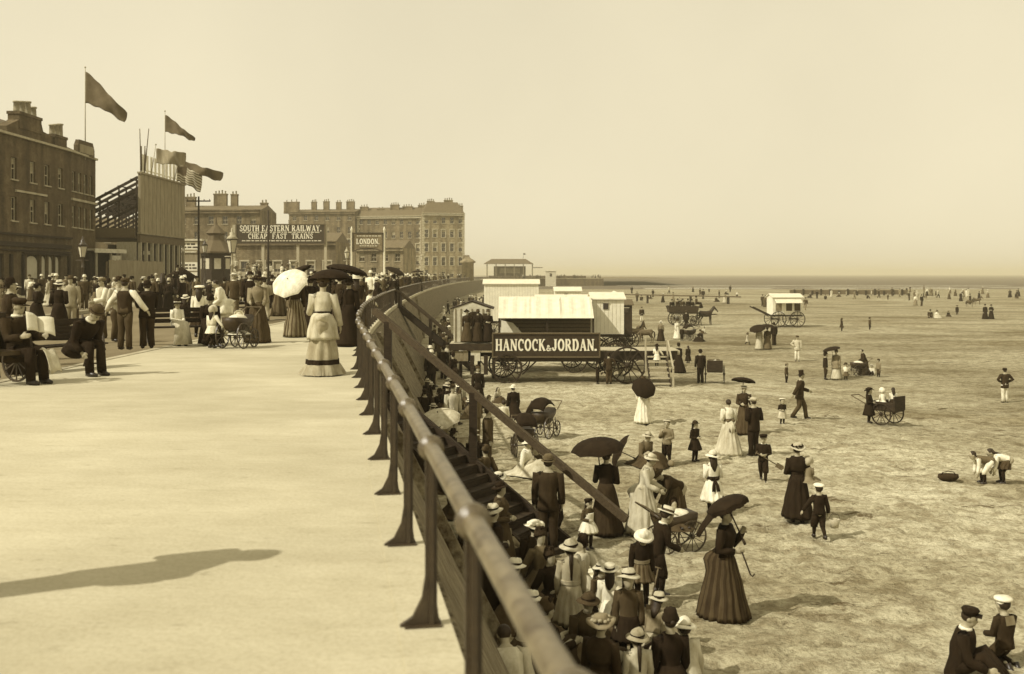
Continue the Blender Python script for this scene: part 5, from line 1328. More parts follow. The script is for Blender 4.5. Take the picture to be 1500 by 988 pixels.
def hat_mb(kind, sk):
    b = MB(); k = sk.hh / .22; Rm = Matrix.Rotation(R(-8), 4, 'X')
    Mh = sk.HM @ Matrix.Translation((0, .012 * k, .055 * k)) @ Rm @ Matrix.Diagonal((k, k, k, 1))
    if sk.d['hh'] > .15: Mh = Mh @ Matrix.Diagonal((.95, .95, .95, 1))
    if kind == 'boater':
        b.lathe([(.155, -.008), (.155, .004), (.09, .006), (.089, .075), (.085, .08)], Mh, 20); b.lathe([(.091, .008), (.091, .042)], Mh, 20, 1, False, False)
    elif kind == 'bowler':
        b.lathe([(.12, .012), (.128, .0), (.095, -.004), (.093, .05), (.085, .09), (.055, .118), (.01, .125)], Mh, 18); b.lathe([(.096, .0), (.095, .028)], Mh, 18, 1, False, False)
    elif kind == 'tophat':
        b.lathe([(.125, .012), (.13, .0), (.09, -.002), (.086, .08), (.092, .165), (.088, .168)], Mh, 18)
    elif kind == 'cap':
        b.lathe([(.088, -.01), (.1, .03), (.115, .055), (.09, .085), (.02, .092)], Mh, 16)
        b.prism([(-.075, -.01), (.075, -.01), (.075, .0), (-.075, .0)], -.15, -.07, 0, Mh)
    elif kind == 'sailor':
        b.lathe([(.088, -.012), (.088, .018), (.128, .03), (.13, .05), (.1, .066), (.02, .07)], Mh, 18); b.lathe([(.09, -.012), (.09, .016)], Mh, 18, 1, False, False)
    elif kind == 'bonnet':
        b.ell((0, .03, .0), (.108, .115, .125), None, 14, 8); b.v = [tuple(Mh @ Vector(v)) for v in b.v]
        q = MB(); rings = []
        for r_, y in ((.112, -.02), (.155, -.09), (.15, -.092), (.108, -.02)): rings.append([(r_ * math.cos(R(a)), y + .03 * abs(math.cos(R(a))), r_ * math.sin(R(a)) - .01) for a in range(-30, 211, 20)])
        q.loft(rings, False, False, 0, True, closed=False); b.join(q, Mh)
    elif kind == 'wide':
        b.lathe([(.18, .0), (.185, .006), (.14, .012), (.092, .016), (.085, .08), (.06, .095), (.01, .1)], Mh, 24, wob=lambda a, r: .028 * math.sin(2 * a + .6) * (r / .18) ** 2)
        for a in range(0, 360, 36):
            p = Mh @ Vector((.1 * math.cos(R(a)), .1 * math.sin(R(a)), .045 + .012 * math.sin(a))); b.ell(p, (.03 * k, .03 * k, .024 * k), None, 6, 4, 1)
    elif kind == 'straw':
        b.lathe([(.158, -.016), (.16, -.01), (.11, .006), (.092, .01), (.09, .05), (.07, .085), (.01, .092)], Mh, 22, wob=lambda a, r: .012 * math.sin(2 * a)); b.lathe([(.094, .012), (.093, .04)], Mh, 20, 1, False, False)
    elif kind == 'toque':
        b.lathe([(.1, -.02), (.112, .0), (.1, .03), (.085, .09), (.06, .13), (.01, .14)], Mh, 16)
        for a in (200, 250, 300, 340): p = Mh @ Vector((.06 * math.cos(R(a)), .06 * math.sin(R(a)), .09)); b.ell(p, (.035 * k, .035 * k, .05 * k), None, 6, 4, 1)
    elif kind == 'tall':
        b.lathe([(.17, -.012), (.175, .0), (.11, .008), (.095, .014), (.088, .13), (.06, .165), (.01, .17)], Mh, 20); b.lathe([(.098, .014), (.094, .05)], Mh, 18, 1, False, False)
    return b
def hair_mb(sk, style):
    b = MB(); hh = sk.hh; Rh = sk.Rh
    b.ell(sk.hc + sk.hup * hh * .13 - sk.hfw * hh * .1, (.385 * hh, .4 * hh, .41 * hh), Rh, 14, 8)
    if style == 'up': b.ell(sk.hc - sk.hfw * hh * .45 + sk.hup * hh * .12, (.18 * hh, .15 * hh, .18 * hh), Rh, 10, 6)
    if style == 'long':
        p = sk.hc - sk.hfw * hh * .32; b.tube([p + sk.hup * hh * .2, p - sk.hup * hh * .25, sk.C - sk.fw * .065 * sk.H, sk.C - sk.fw * .075 * sk.H - sk.up * .1 * sk.H], [(.3 * hh, .2 * hh), (.36 * hh, .2 * hh), (.34 * hh, .14 * hh), (.12 * hh, .06 * hh)], 10, ax=sk.x)
    if style == 'braid':
        p = sk.hc - sk.hfw * hh * .4; b.tube([p, sk.C - sk.fw * .07 * sk.H, sk.C - sk.fw * .075 * sk.H - sk.up * .17 * sk.H], [.12 * hh, .13 * hh, .07 * hh], 8)
    return b

PN = [0]
def person_parts(kind, H, leg='stand', lean=0, head=0, yaw=0, arms=('down', 'down'), top='dark', bot=None, hat=None, hatc='dark', hatb='black', hair=None, hairc='hair', ex=(), near=True, sleeve=None, roll=0, **kw):
    sk = skeleton(kind, H, leg, lean, head, yaw, arms, roll); parts = []; bot = bot or top
    S = 64 if near else 32; fem = kind in ('woman', 'girl', 'toddler')
    parts.append(('body', body(sk, near), ['skin']))
    sl = sleeve or top
    if fem:
        b = torso(sk, .012, .12, 1.1, 18 if near else 12); sleeves(sk, .01, 1.0 if kind != 'toddler' else .4, b, 1, kw.get('puff', 0)); parts.append(('bodice', b, [top, sl]))
        if kind == 'woman':
            if leg in ('stand', 'walk', 'bend'):
                b = skirt(sk, kw.get('zb', .012), kw.get('rx', .185), kw.get('ry', .2), kw.get('pleats', 15), kw.get('amp', .013), .1 if 'bustle' in ex else .03, S, 12, t_top=.3, stripes='stripes' in ex, pw=kw.get('pw', .8), train=kw.get('train', 0))
                parts.append(('skirt', b, [bot, kw.get('bot2', 'mid')])); rings = b.rings
                if 'hem' in ex: parts.append(('hem_band', band(rings, 9, 10, .012), [kw.get('hemc', 'black')])); 
                if 'ruffle' in ex: parts.append(('hem_ruffle', skirt_ruffle(rings, H), [bot]))
            elif leg == 'chair': parts.append(('skirt', chair_skirt(sk), [bot]))
            else: parts.append(('skirt', mound(sk), [bot]))
            if 'overskirt' in ex:
                parts.append(('overskirt', skirt(sk, .36, .135, .13, 6, .012, .13, S, 8, t_top=.36, infl=.022, pw=.6), [top]))
            if kw.get('zb', 0) > .05: parts.append(('stockings', stockings(sk), ['black'])); parts.append(('shoes', shoes(sk), ['shoe']))
        else:
            zb = kw.get('zb', .3 if kind == 'girl' else .22)
            if leg in ('stand', 'walk', 'bend'): parts.append(('skirt', skirt(sk, zb, kw.get('rx', .16), kw.get('ry', .15), kw.get('pleats', 13), .014, .02, S, 8, t_top=.22, pw=.9, stripes='stripes' in ex), [bot, kw.get('bot2', 'mid')]))
            elif leg == 'chair': parts.append(('skirt', chair_skirt(sk), [bot]))
            else: parts.append(('skirt', mound(sk, None, .8), [bot]))
            parts.append(('stockings', stockings(sk), [kw.get('sock', 'black')])); parts.append(('shoes', shoes(sk), ['shoe']))
        if 'belt' in ex or 'sash' in ex:
            b = torso(sk, .022, .26, .4, 18); parts.append(('sash', b, [kw.get('sashc', 'black')]))
        if 'bow' in ex:
            b = MB(); c = sk.P + sk.up * (.3 * sk.d['tl'] * H) - sk.fw * .095 * H
            for s_ in (-1, 1): b.ell(c + sk.x * s_ * .04 * H, (.045 * H, .02 * H, .03 * H), None, 8, 5); b.tube([c, c + Vector((s_ * .03 * H, .05 * H, -.1 * H)), c + Vector((s_ * .04 * H, .075 * H, -.19 * H))], [(.012 * H, .006 * H), (.026 * H, .008 * H), (.03 * H, .008 * H)], 6)
            parts.append(('bow', b, [kw.get('sashc', 'black')]))
    else:
        long_ = kw.get('coat', -.32 if kind == 'man' else -.12)
        if 'vest' in ex: b = torso(sk, .012, -.05, 1.03, 18); parts.append(('waistcoat', b, [top])); parts.append(('shirt_sleeves', sleeves(sk, .012), [sl]))
        else: b = torso(sk, .016, long_, 1.05, 18 if near else 12); sleeves(sk, .013, 1.0, b, 1); parts.append(('jacket', b, [top, sl]))
        if kind == 'man': parts.append(('trousers', trousers(sk), [bot])); parts.append(('shoes', shoes(sk), ['shoe']))
        else: parts.append(('breeches', trousers(sk, .014, .5), [bot])); parts.append(('stockings', stockings(sk), [kw.get('sock', 'black')])); parts.append(('shoes', shoes(sk), ['shoe']))
    if 'collar' in ex:
        b = MB(); b.tube([sk.C + sk.up * .012 * H, sk.C + sk.up * .034 * H], [(.055 * H, .052 * H), (.046 * H, .046 * H)], 14, ax=sk.x)
        parts.append(('collar', b, ['white']))
    if 'sailor' in ex:
        b = MB(); c = sk.C - sk.fw * .066 * H; b.add([c + sk.x * .06 * H + sk.up * .02 * H, c - sk.x * .06 * H + sk.up * .02 * H, c - sk.x * .065 * H - sk.up * .07 * H - sk.fw * .026 * H, c + sk.x * .065 * H - sk.up * .07 * H - sk.fw * .026 * H], [(0, 1, 2, 3)])
        parts.append(('sailor_collar', b, ['mid']))
    if 'apron' in ex:
        b = torso(sk, .02, .05, .8, 18); 
        parts.append(('pinafore', b, ['white'])); parts.append(('pinafore_skirt', skirt(sk, kw.get('zb', .3) + .03, .172, .168, 12, .012, 0, S, 6, t_top=.2, infl=.02), ['white']))
    if 'shawl' in ex: parts.append(('cape', torso(sk, .03, .45, 1.08, 18), [kw.get('shawlc', top)]))
    st = hair or ('up' if kind == 'woman' else 'long' if kind == 'girl' else 'short')
    parts.append(('hair', hair_mb(sk, st), [hairc]))
    if hat: parts.append(('hat', hat_mb(hat, sk), [hatc, hatb]))
    if near:
        b = MB()
        for s_ in (-1, 1): b.ell(sk.hc + sk.Rh @ Vector((s_ * .14 * sk.hh, -.385 * sk.hh, .06 * sk.hh)), (.05 * sk.hh, .03 * sk.hh, .026 * sk.hh), sk.Rh, 8, 5)
        for s_ in (-1, 1): b.tube([sk.hc + sk.Rh @ Vector((s_ * .07 * sk.hh, -.415 * sk.hh, .13 * sk.hh)), sk.hc + sk.Rh @ Vector((s_ * .22 * sk.hh, -.375 * sk.hh, .13 * sk.hh))], .013 * sk.hh, 5)
        parts.append(('eyes', b, ['eye']))
    for nm, b, ms in parts:
        if nm in FOLDS:
            a_ = FOLDS[nm] * (1.25 if near else .8)
            b.v = [(x + a_ * noise.noise((x * 9 + H * 31, y * 9, z * 4.5)), y + a_ * noise.noise((x * 9, y * 9 + H * 17, z * 4.5 + 5)), z + (a_ * .5 * noise.noise((x * 7, y * 7, z * 7 + 9)) if z > .06 else 0)) for x, y, z in b.v]
    return sk, parts
FOLDS = {'bodice': .012, 'jacket': .017, 'waistcoat': .016, 'skirt': .013, 'overskirt': .02, 'trousers': .018, 'breeches': .022, 'cape': .03, 'pinafore_skirt': .02, 'shirt_sleeves': .022, 'hat': .012}
def skirt_ruffle(rings, H):
    b = MB(); rr = []; n = len(rings[0])
    for i, off in ((10, .004), (11, .02), (12, .035)):
        c = sum(rings[i], Vector()) / n
        rr.append([c + (p - c) * (1 + (off * H + .012 * H * (1 if k % 2 else 0) * (i - 9)) / max((p - c).length, .01)) for k, p in enumerate(rings[i])])
    b.loft(rr, False, False, 0, True); return b
def person(label, pos, rz, kind, H, group=None, voxel=None, **kw):
    pos = Vector(pos); hp = H * F / max(pos.y, 1); near = kw.pop('near', hp > 62)
    sk, parts = person_parts(kind, H, near=near, **kw)
    o = None
    for nm, b, ms in parts:
        if nm == 'body':
            o = ob('person', b, ms, None, pos, R(rz)); remesh(o, voxel or (.0115 if near else .021) * (H / 1.6 if H < 1.3 else 1), 2)
        else: ob(nm, b, ms, o)
    tag(o, label, 'person', group)
    Mw = Matrix.Translation(pos) @ Matrix.Rotation(R(rz), 4, 'Z')
    o_h = [Mw @ (W + f * .05 * H) for S, E_, W, f, sd in sk.arms]
    return o, o_h, Mw @ sk.hc
def hgt(px_h, pos, lo, hi): return max(lo, min(hi, px_h * pos.y / F))

def parasol(label, hand, direc, rad, color='black', cat='parasol', fringe=False, length=.8, depth=.34, group='parasols and umbrellas', closed=False):
    d = Vector(direc).normalized(); t = root('parasol' if cat == 'parasol' else 'umbrella', label, cat, hand, 0, group)
    b = MB(); b.tube([-d * .22, d * (length + rad * depth * .2)], .011, 8); b.tube([-d * .22, -d * .3], .02, 8); ob('shaft', b, 'wood_dark', t)
    q = d.to_track_quat('Z', 'Y').to_matrix().to_4x4(); Mp = Matrix.Translation(d * length) @ q
    if closed:
        b = MB(); b.lathe([(.02, -.55), (.05, -.4), (.06, -.1), (.02, .05)], Mp, 10); ob('canopy', b, color, t); return t
    b = MB(); n = 8; sub = 6; rings = []
    for i in range(1, 8):
        f = i / 7; ring = []
        for k in range(n * sub):
            a = 2 * math.pi * k / (n * sub); ph = (k % sub) / sub; sc = math.sin(math.pi * ph)
            r_ = rad * math.sin(f * 1.32) / math.sin(1.32) * (1 - .06 * sc * f); z = rad * depth * (math.cos(f * 1.5) - .0) - (-.035 * rad * sc * f * f)
            ring.append(Mp @ Vector((r_ * math.cos(a), r_ * math.sin(a), z - rad * depth)))
        rings.append(ring)
    b.loft(rings, True, False, 0, False)
    if fringe:
        r2 = []
        for k, p in enumerate(rings[-1]):
            c = Mp @ Vector((0, 0, -rad * depth)); r2.append(c + (p - c) * .99 - d * .07 * (1 if k % 2 else .8))
        b.loft([rings[-1], r2], False, False, 0, False)
    o = ob('canopy', b, color, t); s_ = o.modifiers.new('thick', 'SOLIDIFY'); s_.thickness = .006
    b = MB()
    for k in range(n):
        a = 2 * math.pi * k / n; b.tube([Mp @ Vector((0, 0, -rad * depth * .9)), Mp @ Vector((rad * .55 * math.cos(a), rad * .55 * math.sin(a), -rad * depth * .42))], .004, 4)
    ob('ribs', b, 'iron', t); return t
def spade(label, p, q, m='wood'):
    p, q = Vector(p), Vector(q); b = MB(); b.tube([p, q], .012, 6); d = (q - p).normalized(); s_ = d.cross(Vector((0, 1, 0))).normalized()
    b.tube([p - s_ * .05, p + s_ * .05], .012, 6)
    b2 = MB(); b2.add([q - s_ * .06, q + s_ * .06, q + s_ * .055 + d * .17, q + d * .2, q - s_ * .055 + d * .17], [(0, 1, 2, 3, 4)])
    t = tag(ob('spade', b, m), label, 'spade', 'toy spades'); o = ob('blade', b2, 'wood', t); s = o.modifiers.new('t', 'SOLIDIFY'); s.thickness = .012; return t
# ================================================================== the cast: who stands where
def bp(px, py, hpx, lo, hi): q = B(px, py); return q, hgt(hpx, q, lo, hi)
def ep(px, py, hpx, lo, hi): q = E(px, py); return q, hgt(hpx, q, lo, hi)
# ---------- esplanade, near
q, h = ep(473, 549, 150, 1.6, 1.66)
o, hd_, _ = person('woman walking away in pale bustled dress with dark hem band under a black umbrella', q, 186, 'woman', h, leg='stand', arms=('side', 'hold'), top='light', bot='fawn', hat='toque', ex=('overskirt', 'bustle', 'hem', 'ruffle', 'belt'), pleats=9, rx=.155, ry=.18, pw=.6, voxel=.009)
parasol('black umbrella held low over the pale bustled woman on the esplanade', (q.x + .1, q.y + .18, 1.32), (-.02, .05, 1), .37, 'black', 'umbrella', length=.46, depth=.5)
q, h = ep(433, 494, 92, 1.58, 1.66)
o, hd_, _ = person('woman in striped skirt hidden behind a large white parasol on the esplanade', q, 190, 'woman', h, arms=('down', 'hold'), top='char', bot='mid', bot2='dark', ex=('stripes', 'bustle'), hat='straw', hatc='dark', pleats=18)
parasol('large white parasol tilted back towards the camera', (q.x - .05, q.y - .08, 1.3), (-.16, -.62, .55), .5, 'white', length=.42, depth=.4)
q, h = ep(409, 464, 70, 1.58, 1.66); person('woman in dark striped skirt walking just left of the white parasol', q, 170, 'woman', h, top='dark', bot='dark', bot2='grey', ex=('stripes',), hat='toque')
q, h = ep(522, 493, 96, 1.6, 1.68); person('woman in dark calf length dress and tall cream hat leaning at the railing', q, 200, 'woman', h, lean=8, arms=('reach', 'bent'), top='char', bot='dark', hat='tall', hatc='white', hatb='straw', ex=('collar', 'bustle'), zb=.16, hair='long', rx=.16)
q = E(540, 470); person('child in white blouse leaning on the railing beside the woman in the tall cream hat', q, 120, 'boy', 1.15, arms=('reach', 'reach'), lean=12, top='white', bot='dark', hat='cap')
q, h = ep(357, 504, 108, 1.58, 1.66); person('woman in plain grey bodice and dark skirt pushing a perambulator towards the camera', q + Vector((.25, .35, 0)), 12, 'woman', h, head=12, arms=('push', 'push'), top='mid', bot='dark', hat='wide', hatc='black', hatb='dark', hair='up')
q = E(348, 510); person('baby in white frilled bonnet sitting in the perambulator on the esplanade', q + Vector((0, .1, .32)), 15, 'toddler', .78, leg='legsout', arms=('lap', 'lap'), top='white', hat='bonnet', hatc='white')
q, h = ep(311, 511, 62, .95, 1.08); person('little girl in white frilled frock and white bonnet walking away beside the perambulator', q, 160, 'girl', h, arms=('out', 'down'), top='white', hat='bonnet', hatc='light', ex=('sash',), sashc='light', zb=.36, leg='walk')
q, h = ep(325, 490, 90, 1.55, 1.62); person('woman in white bustled dress stooping towards the children on the esplanade', q, -75, 'woman', h, lean=24, head=18, arms=('reach', 'push'), top='white', bot='light', ex=('bustle', 'overskirt'), hair='up')
q, h = ep(292, 494, 84, 1.3, 1.42); person('girl in white blouse, dark skirt and white sailor hat seen from behind near the bench', q, 190, 'girl', h, top='white', bot='char', sleeve='white', hat='sailor', hatc='white', zb=.2)
q, h = ep(343, 468, 70, 1.65, 1.74); person('man in white boater and dark grey coat walking behind the woman with the perambulator', q, 0, 'man', h, top='dark', bot='grey', hat='boater', hatc='white', ex=('collar',))
q, h = ep(366, 472, 76, 1.68, 1.76); person('man in black coat and bowler walking behind the stooping white woman', q, 20, 'man', h, top='black', bot='char', hat='bowler', hatc='black', leg='walk', ex=('collar',))
q = E(262, 506) ; person('child in white with black hat sitting on the iron bench', q + Vector((-.05, .0, 0)), 40, 'girl', 1.15, leg='chair', arms=('lap', 'lap'), top='white', bot='light', hat='straw', hatc='black', hatb='white', sock='light', head=10)
person('dark clothed figure slumped on the iron bench beside the child in white', q + Vector((.62, .4, 0)), 20, 'woman', 1.58, leg='chair', lean=22, head=20, arms=('lap', 'lap'), top='black', bot='black', hat='toque', hatc='black')
person('boy in dark suit crouched on the pavement at the foot of the bench', q + Vector((.75, -.3, 0)), 60, 'boy', 1.1, leg='floor', lean=20, head=10, top='black', bot='black', arms=('lap', 'reach'))
q, h = ep(183, 512, 97, 1.6, 1.7); person('man in dark waistcoat and white shirt sleeves standing with back to camera', q, 176, 'man', h, arms=('out', 'out'), top='char', bot='dark', sleeve='white', hat='cap', hatc='dark', ex=('vest',), leg='stand')
q = E(203, 512) + Vector((.05, .4, 0)); person('dark trousered man half hidden behind the man in white shirt sleeves', q, 200, 'man', 1.6, top='black', bot='char', lean=30, arms=('dig', 'dig'), hat='bowler', hatc='black')
q, h = ep(150, 496, 84, 1.6, 1.7); person('man in white shirt and peaked cap facing left in the roadway', q, -40, 'man', h, top='light', bot='dark', sleeve='white', hat='cap', hatc='mid', ex=('vest',), arms=('bent', 'push'))
q = E(172, 500); person('white sleeved man in bowler talking with the man in waistcoat', q, 60, 'man', 1.62, top='light', bot='dark', hat='bowler', hatc='char', arms=('bent', 'push'), lean=8)
q = E(113, 545); person('man in black suit sitting bent forward with bowed head on the near bench', Vector((-7.35, 17.3, 0)), 62, 'man', 1.74, leg='chair', lean=38, head=22, arms=('push', 'push'), top='black', bot='black', hat='bowler', hatc='dark', ex=('collar',), hairc='fair_hair')
np_ = Vector((-7.75, 16.0, 0)); person('dark suited man in cap reading an open newspaper at the left edge', np_, 66, 'man', 1.74, leg='chair', lean=2, head=16, arms=('read', 'read'), top='char', bot='black', hat='cap', hatc='char', ex=('collar',), hairc='fair_hair')
b = MB(); 
for s_ in (-1, 1):
    vs = []; 
    for i in range(7):
        for j in range(6):
            u, v = i / 6, j / 5; vs.append((s_ * (u * .36), -.06 * math.sin(u * 3) - .1 * (1 - v) - u * .12, v * .5 - .1 * u * (1 - v)))
    b.add(vs, [(i * 6 + j, (i + 1) * 6 + j, (i + 1) * 6 + j + 1, i * 6 + j + 1) for i in range(6) for j in range(5)], 0, True)
npp = ob('newspaper', b, 'paper', None, np_ + Vector((.42, -.2, .78)), R(66), (.62, .62, .6)); npp.rotation_euler = (R(-28), R(14), R(48)); s_ = npp.modifiers.new('t', 'SOLIDIFY'); s_.thickness = .004; tag(npp, 'open newspaper held by the seated man in cap at the left edge', 'newspaper')
b = MB(); vs = []
for i in range(6):
    for j in range(8): u, v = i / 5, j / 7; vs.append((u * .3 - .15, -.1 - v * .26, .56 - .4 * v * v + .03 * math.sin(u * 6 + v * 4)))
b.add(vs, [(i * 8 + j, (i + 1) * 8 + j, (i + 1) * 8 + j + 1, i * 8 + j + 1) for i in range(5) for j in range(7)], 0, True)
o = ob('folded_cloth', b, 'light', None, np_ + Vector((.44, -.1, .06)), R(66), (.7, .9, .85)); s_ = o.modifiers.new('t', 'SOLIDIFY'); s_.thickness = .01; tag(o, 'pale folded cloth hanging from the knees of the newspaper reader', 'cloth')
person('man standing just outside the left of the view casting a long shadow over the pavement', (-3.12, 5.3, 0), 75, 'man', 1.74, top='char', bot='char', hat='bowler', hatc='black', arms=('bent', 'bent'))
person('coachman in dark coat and tall hat on the box of the open carriage', CARR_AT + Vector((.35, -1.35, .98)), 10, 'man', 1.7, leg='chair', arms=('read', 'read'), top='black', bot='black', hat='tophat', hatc='black', near=False)
person('passenger in dark cloak sitting in the open carriage', CARR_AT + Vector((-.05, .3, .55)), 10, 'woman', 1.6, leg='chair', arms=('lap', 'lap'), top='black', bot='black', hat='toque', hatc='black', near=False)
for px, y, rad, lab, tilt in ((502, 24, .52, 'second black umbrella behind the first on the esplanade', (.2, .1, 1)), (574, 58, .62, 'black umbrella tilted over the dark couple near the railing', (.35, -.1, .8)), (612, 100, .65, 'black umbrella in the crowd beyond the dark couple', (0, 0, 1)), (448, 30, .5, 'black umbrella tilted left just behind the white parasol', (-.5, 0, .8))):
    x = (px - 750) / F * y; parasol(lab, (x, y, 1.45 if y > 30 else 1.3), tilt, rad, 'black', 'umbrella', length=.62)
    person({502: 'woman in black mantle beneath the second umbrella', 574: 'man in black coat sharing an umbrella at the railing', 612: 'figure in dark coat under the umbrella beyond the couple', 448: 'woman in dark jacket behind the white parasol'}[px], (x + .12, y + .15, 0), 180, 'woman' if px != 574 else 'man', 1.6, top='black', bot='black', hat='toque', hatc='black', arms=('down', 'hold'), near=False)
person('woman in black jacket beside the man under the tilted umbrella', (-7.35, 57.2, 0), 170, 'woman', 1.6, top='black', bot='char', hat='bowler', hatc='char', near=False)

for x, y, rz, kd, H, lab, kw in ((-9.0, 18.6, 40, 'woman', 1.6, 'woman in black holding a white cloth, seated behind the bowed reader', dict(leg='chair', top='black', bot='black', hat='toque', lean=12, arms=('lap', 'read'))),
    (-9.9, 20.2, 120, 'man', 1.72, 'man in dark coat and bowler standing behind the newspaper reader', dict(top='char', bot='black', hat='bowler', hatc='black', arms=('bent', 'down'))),
    (-10.6, 21.6, -20, 'woman', 1.6, 'woman in brown dress and black hat facing the camera behind the near bench', dict(top='dark', bot='dark', hat='wide', hatc='black', arms=('bent', 'bent'))),
    (-8.7, 17.6, 80, 'man', 1.7, 'man in dark suit leaning forward beyond the newspaper reader', dict(leg='chair', top='black', bot='char', lean=20, head=12, hat='bowler', hatc='char', arms=('lap', 'push'))),
    (-11.9, 24.5, 30, 'woman', 1.6, 'woman in pale dress and white hat standing in the roadway at far left', dict(top='light', bot='light', hat='straw', hatc='white'))):
    person(lab, (x, y, 0 if x > -8 else -.125), rz, kd, H, **kw)
# ---------- the lower sand, near figures
q, h = bp(1062, 905, 158, 1.6, 1.68)
o, hd_, _ = person('lady in dark pleated gown with a fringed black parasol resting on her shoulder', q, 62, 'woman', h, arms=('bent', 'face'), top='black', bot='char', bot2='dark', hat='toque', hatc='black', ex=('bustle', 'stripes'), pleats=22, amp=.012, rx=.205, ry=.215, pw=.95, voxel=.009)
pt = parasol('fringed black parasol over the lady in the dark pleated gown', (q.x + .14, q.y - .1, q.z + 1.36), (-.4, .12, .9), .31, 'black', fringe=True, length=.42, depth=.42)
b = MB(); vs = []
for i in range(9):
    for j in range(7):
        u, v = i / 8, j / 6; vs.append((-.16 - .4 * u + .02 * math.sin(v * 9), .1 - .3 * v * (1 - .35 * u), .3 - .1 * u - .34 * u * u + .025 * math.sin(v * 8 + u * 5)))
b.add(vs, [(i * 7 + j, (i + 1) * 7 + j, (i + 1) * 7 + j + 1, i * 7 + j + 1) for i in range(8) for j in range(6)], 0, True)
o = ob('drape', b, 'black', pt); s_ = o.modifiers.new('t', 'SOLIDIFY'); s_.thickness = .01
b = MB(); b.tube([(0, 0, 0), (.06, 0, -.16), (.12, 0, -.32), (.15, 0, -.35), (.18, 0, -.31)], .011, 8); tag(ob('walking_cane', b, 'wood_dark', None, (q.x + .2, q.y - .2, q.z + 1.0)), 'hooked dark cane held by the lady in the pleated gown', 'cane')
q, h = bp(888, 782, 118, 1.58, 1.66)
person('woman in black dress seen from behind under a broad dark umbrella', q, 168, 'woman', h, arms=('bent', 'hold'), top='black', bot='char', hat='toque', hatc='black', pleats=24, amp=.009, rx=.2, ry=.21, voxel=.01)
parasol('broad dark umbrella of the black dressed woman by the stair foot', (q.x - .12, q.y + .1, q.z + 1.3), (-.12, -.12, 1), .52, 'black', 'umbrella', length=.5, depth=.42)
q, h = bp(862, 804, 74, .85, 1.0); person('small girl in white pinafore and dark cap at the stair foot', q, 30, 'girl', h, arms=('bent', 'down'), top='dark', hat='cap', hatc='black', ex=('apron',), zb=.3)
q, h = bp(1044, 752, 92, 1.25, 1.4); person('girl in white dress with dark sash bow and white hat seen from behind', q, 188, 'girl', h, top='white', bot='white', hat='straw', hatc='white', hatb='light', ex=('sash', 'bow'), zb=.2, rx=.19, ry=.19, hair='long', arms=('bent', 'bent'), puff=.008)
q, h = bp(966, 872, 134, 1.4, 1.5); person('boy in dark suit with white collar and straw boater leaning over a perambulator', q, 110, 'boy', h, lean=16, head=18, arms=('push', 'push'), top='black', bot='black', hat='boater', hatc='straw', hatb='dark', ex=('collar',))
q, h = bp(940, 890, 118, 1.22, 1.34); person('girl in dark striped dress and cream hat looking down with spade in hand', q, 8, 'girl', h, head=34, lean=6, arms=('down', 'down'), top='black', bot='dark', bot2='grey', hat='straw', hatc='white', hatb='white', ex=('sash', 'stripes'), sashc='mid', zb=.33, sock='black')
spade('long handled spade stuck in the sand left of the girl in cream hat', q + Vector((-.26, -.08, .62)), q + Vector((-.24, -.1, .14))); spade('slanting spade right of the girl in cream hat', q + Vector((.24, -.05, .6)), q + Vector((.1, -.22, .1)))
q, h = bp(945, 782, 98, 1.55, 1.62); person('woman in light dress and pale hat stooping over a child', q, 75, 'woman', h, lean=14, head=14, arms=('push', 'push'), top='light', bot='light', hat='straw', hatc='light', hatb='fawn', ex=('bustle',))
q = B(984, 776); person('bent figure in dark dress facing the stooping pale woman', q, -70, 'woman', 1.5, lean=62, head=10, arms=('dig', 'dig'), top='char', bot='dark', hat='straw', hatc='dark', hatb='dark', leg='stand')
q = B(990, 806); person('toddler wrapped in plaid lying back in the low perambulator', q + Vector((0, 0, .42)), 20, 'toddler', .75, leg='legsout', lean=-20, top='dark', hat='bonnet', hatc='char')
q = B(942, 680); person('woman in grey dress sitting on the sand beside an upturned umbrella', q, 40, 'woman', 1.58, leg='floor', lean=14, head=12, arms=('lap', 'lap'), top='grey', bot='dark', hat='straw', hatc='light', hatb='dark')
parasol('dark umbrella lying open on the sand behind the seated woman in grey', q + Vector((-.45, .1, .25)), (-.75, .1, .35), .5, 'black', 'umbrella', length=.3, depth=.4)
q, h = bp(977, 680, 66, 1.05, 1.2); person('boy in sailor cap and pale blouse with dark knickerbockers', q, -20, 'boy', h, top='mid', bot='black', sleeve='mid', hat='sailor', hatc='light', arms=('face', 'bent'))
q, h = bp(1018, 676, 60, 1.05, 1.18); person('girl in black coat dress and dark round hat facing the sailor boy', q, 40, 'girl', h, top='black', hat='straw', hatc='char', ex=('collar',), arms=('bent', 'bent'), zb=.28)
q, h = bp(1067, 666, 80, 1.56, 1.64); person('woman in pale gown with long dark sash walking away over the sand', q, 195, 'woman', h, arms=('bent', 'bent'), top='white', bot='light', ex=('sash', 'bow', 'bustle'), rx=.23, ry=.25, pw=1, sashc='grey', hair='up')
q, h = bp(1104, 668, 76, 1.6, 1.72); person('man in black suit and pale cap beside the woman in pale gown', q, 205, 'man', h, top='black', bot='black', hat='cap', hatc='light', arms=('bent', 'bent'))
q, h = bp(1090, 636, 60, 1.55, 1.62); person('woman in dark jacket and straw boater under a dark parasol facing the couple', q, -10, 'woman', h, top='char', bot='dark', hat='boater', hatc='straw', arms=('bent', 'hold')); parasol('ragged dark parasol above the woman in straw boater', q + Vector((-.05, 0, 1.42)), (.15, .2, 1), .4, 'black', length=.38)
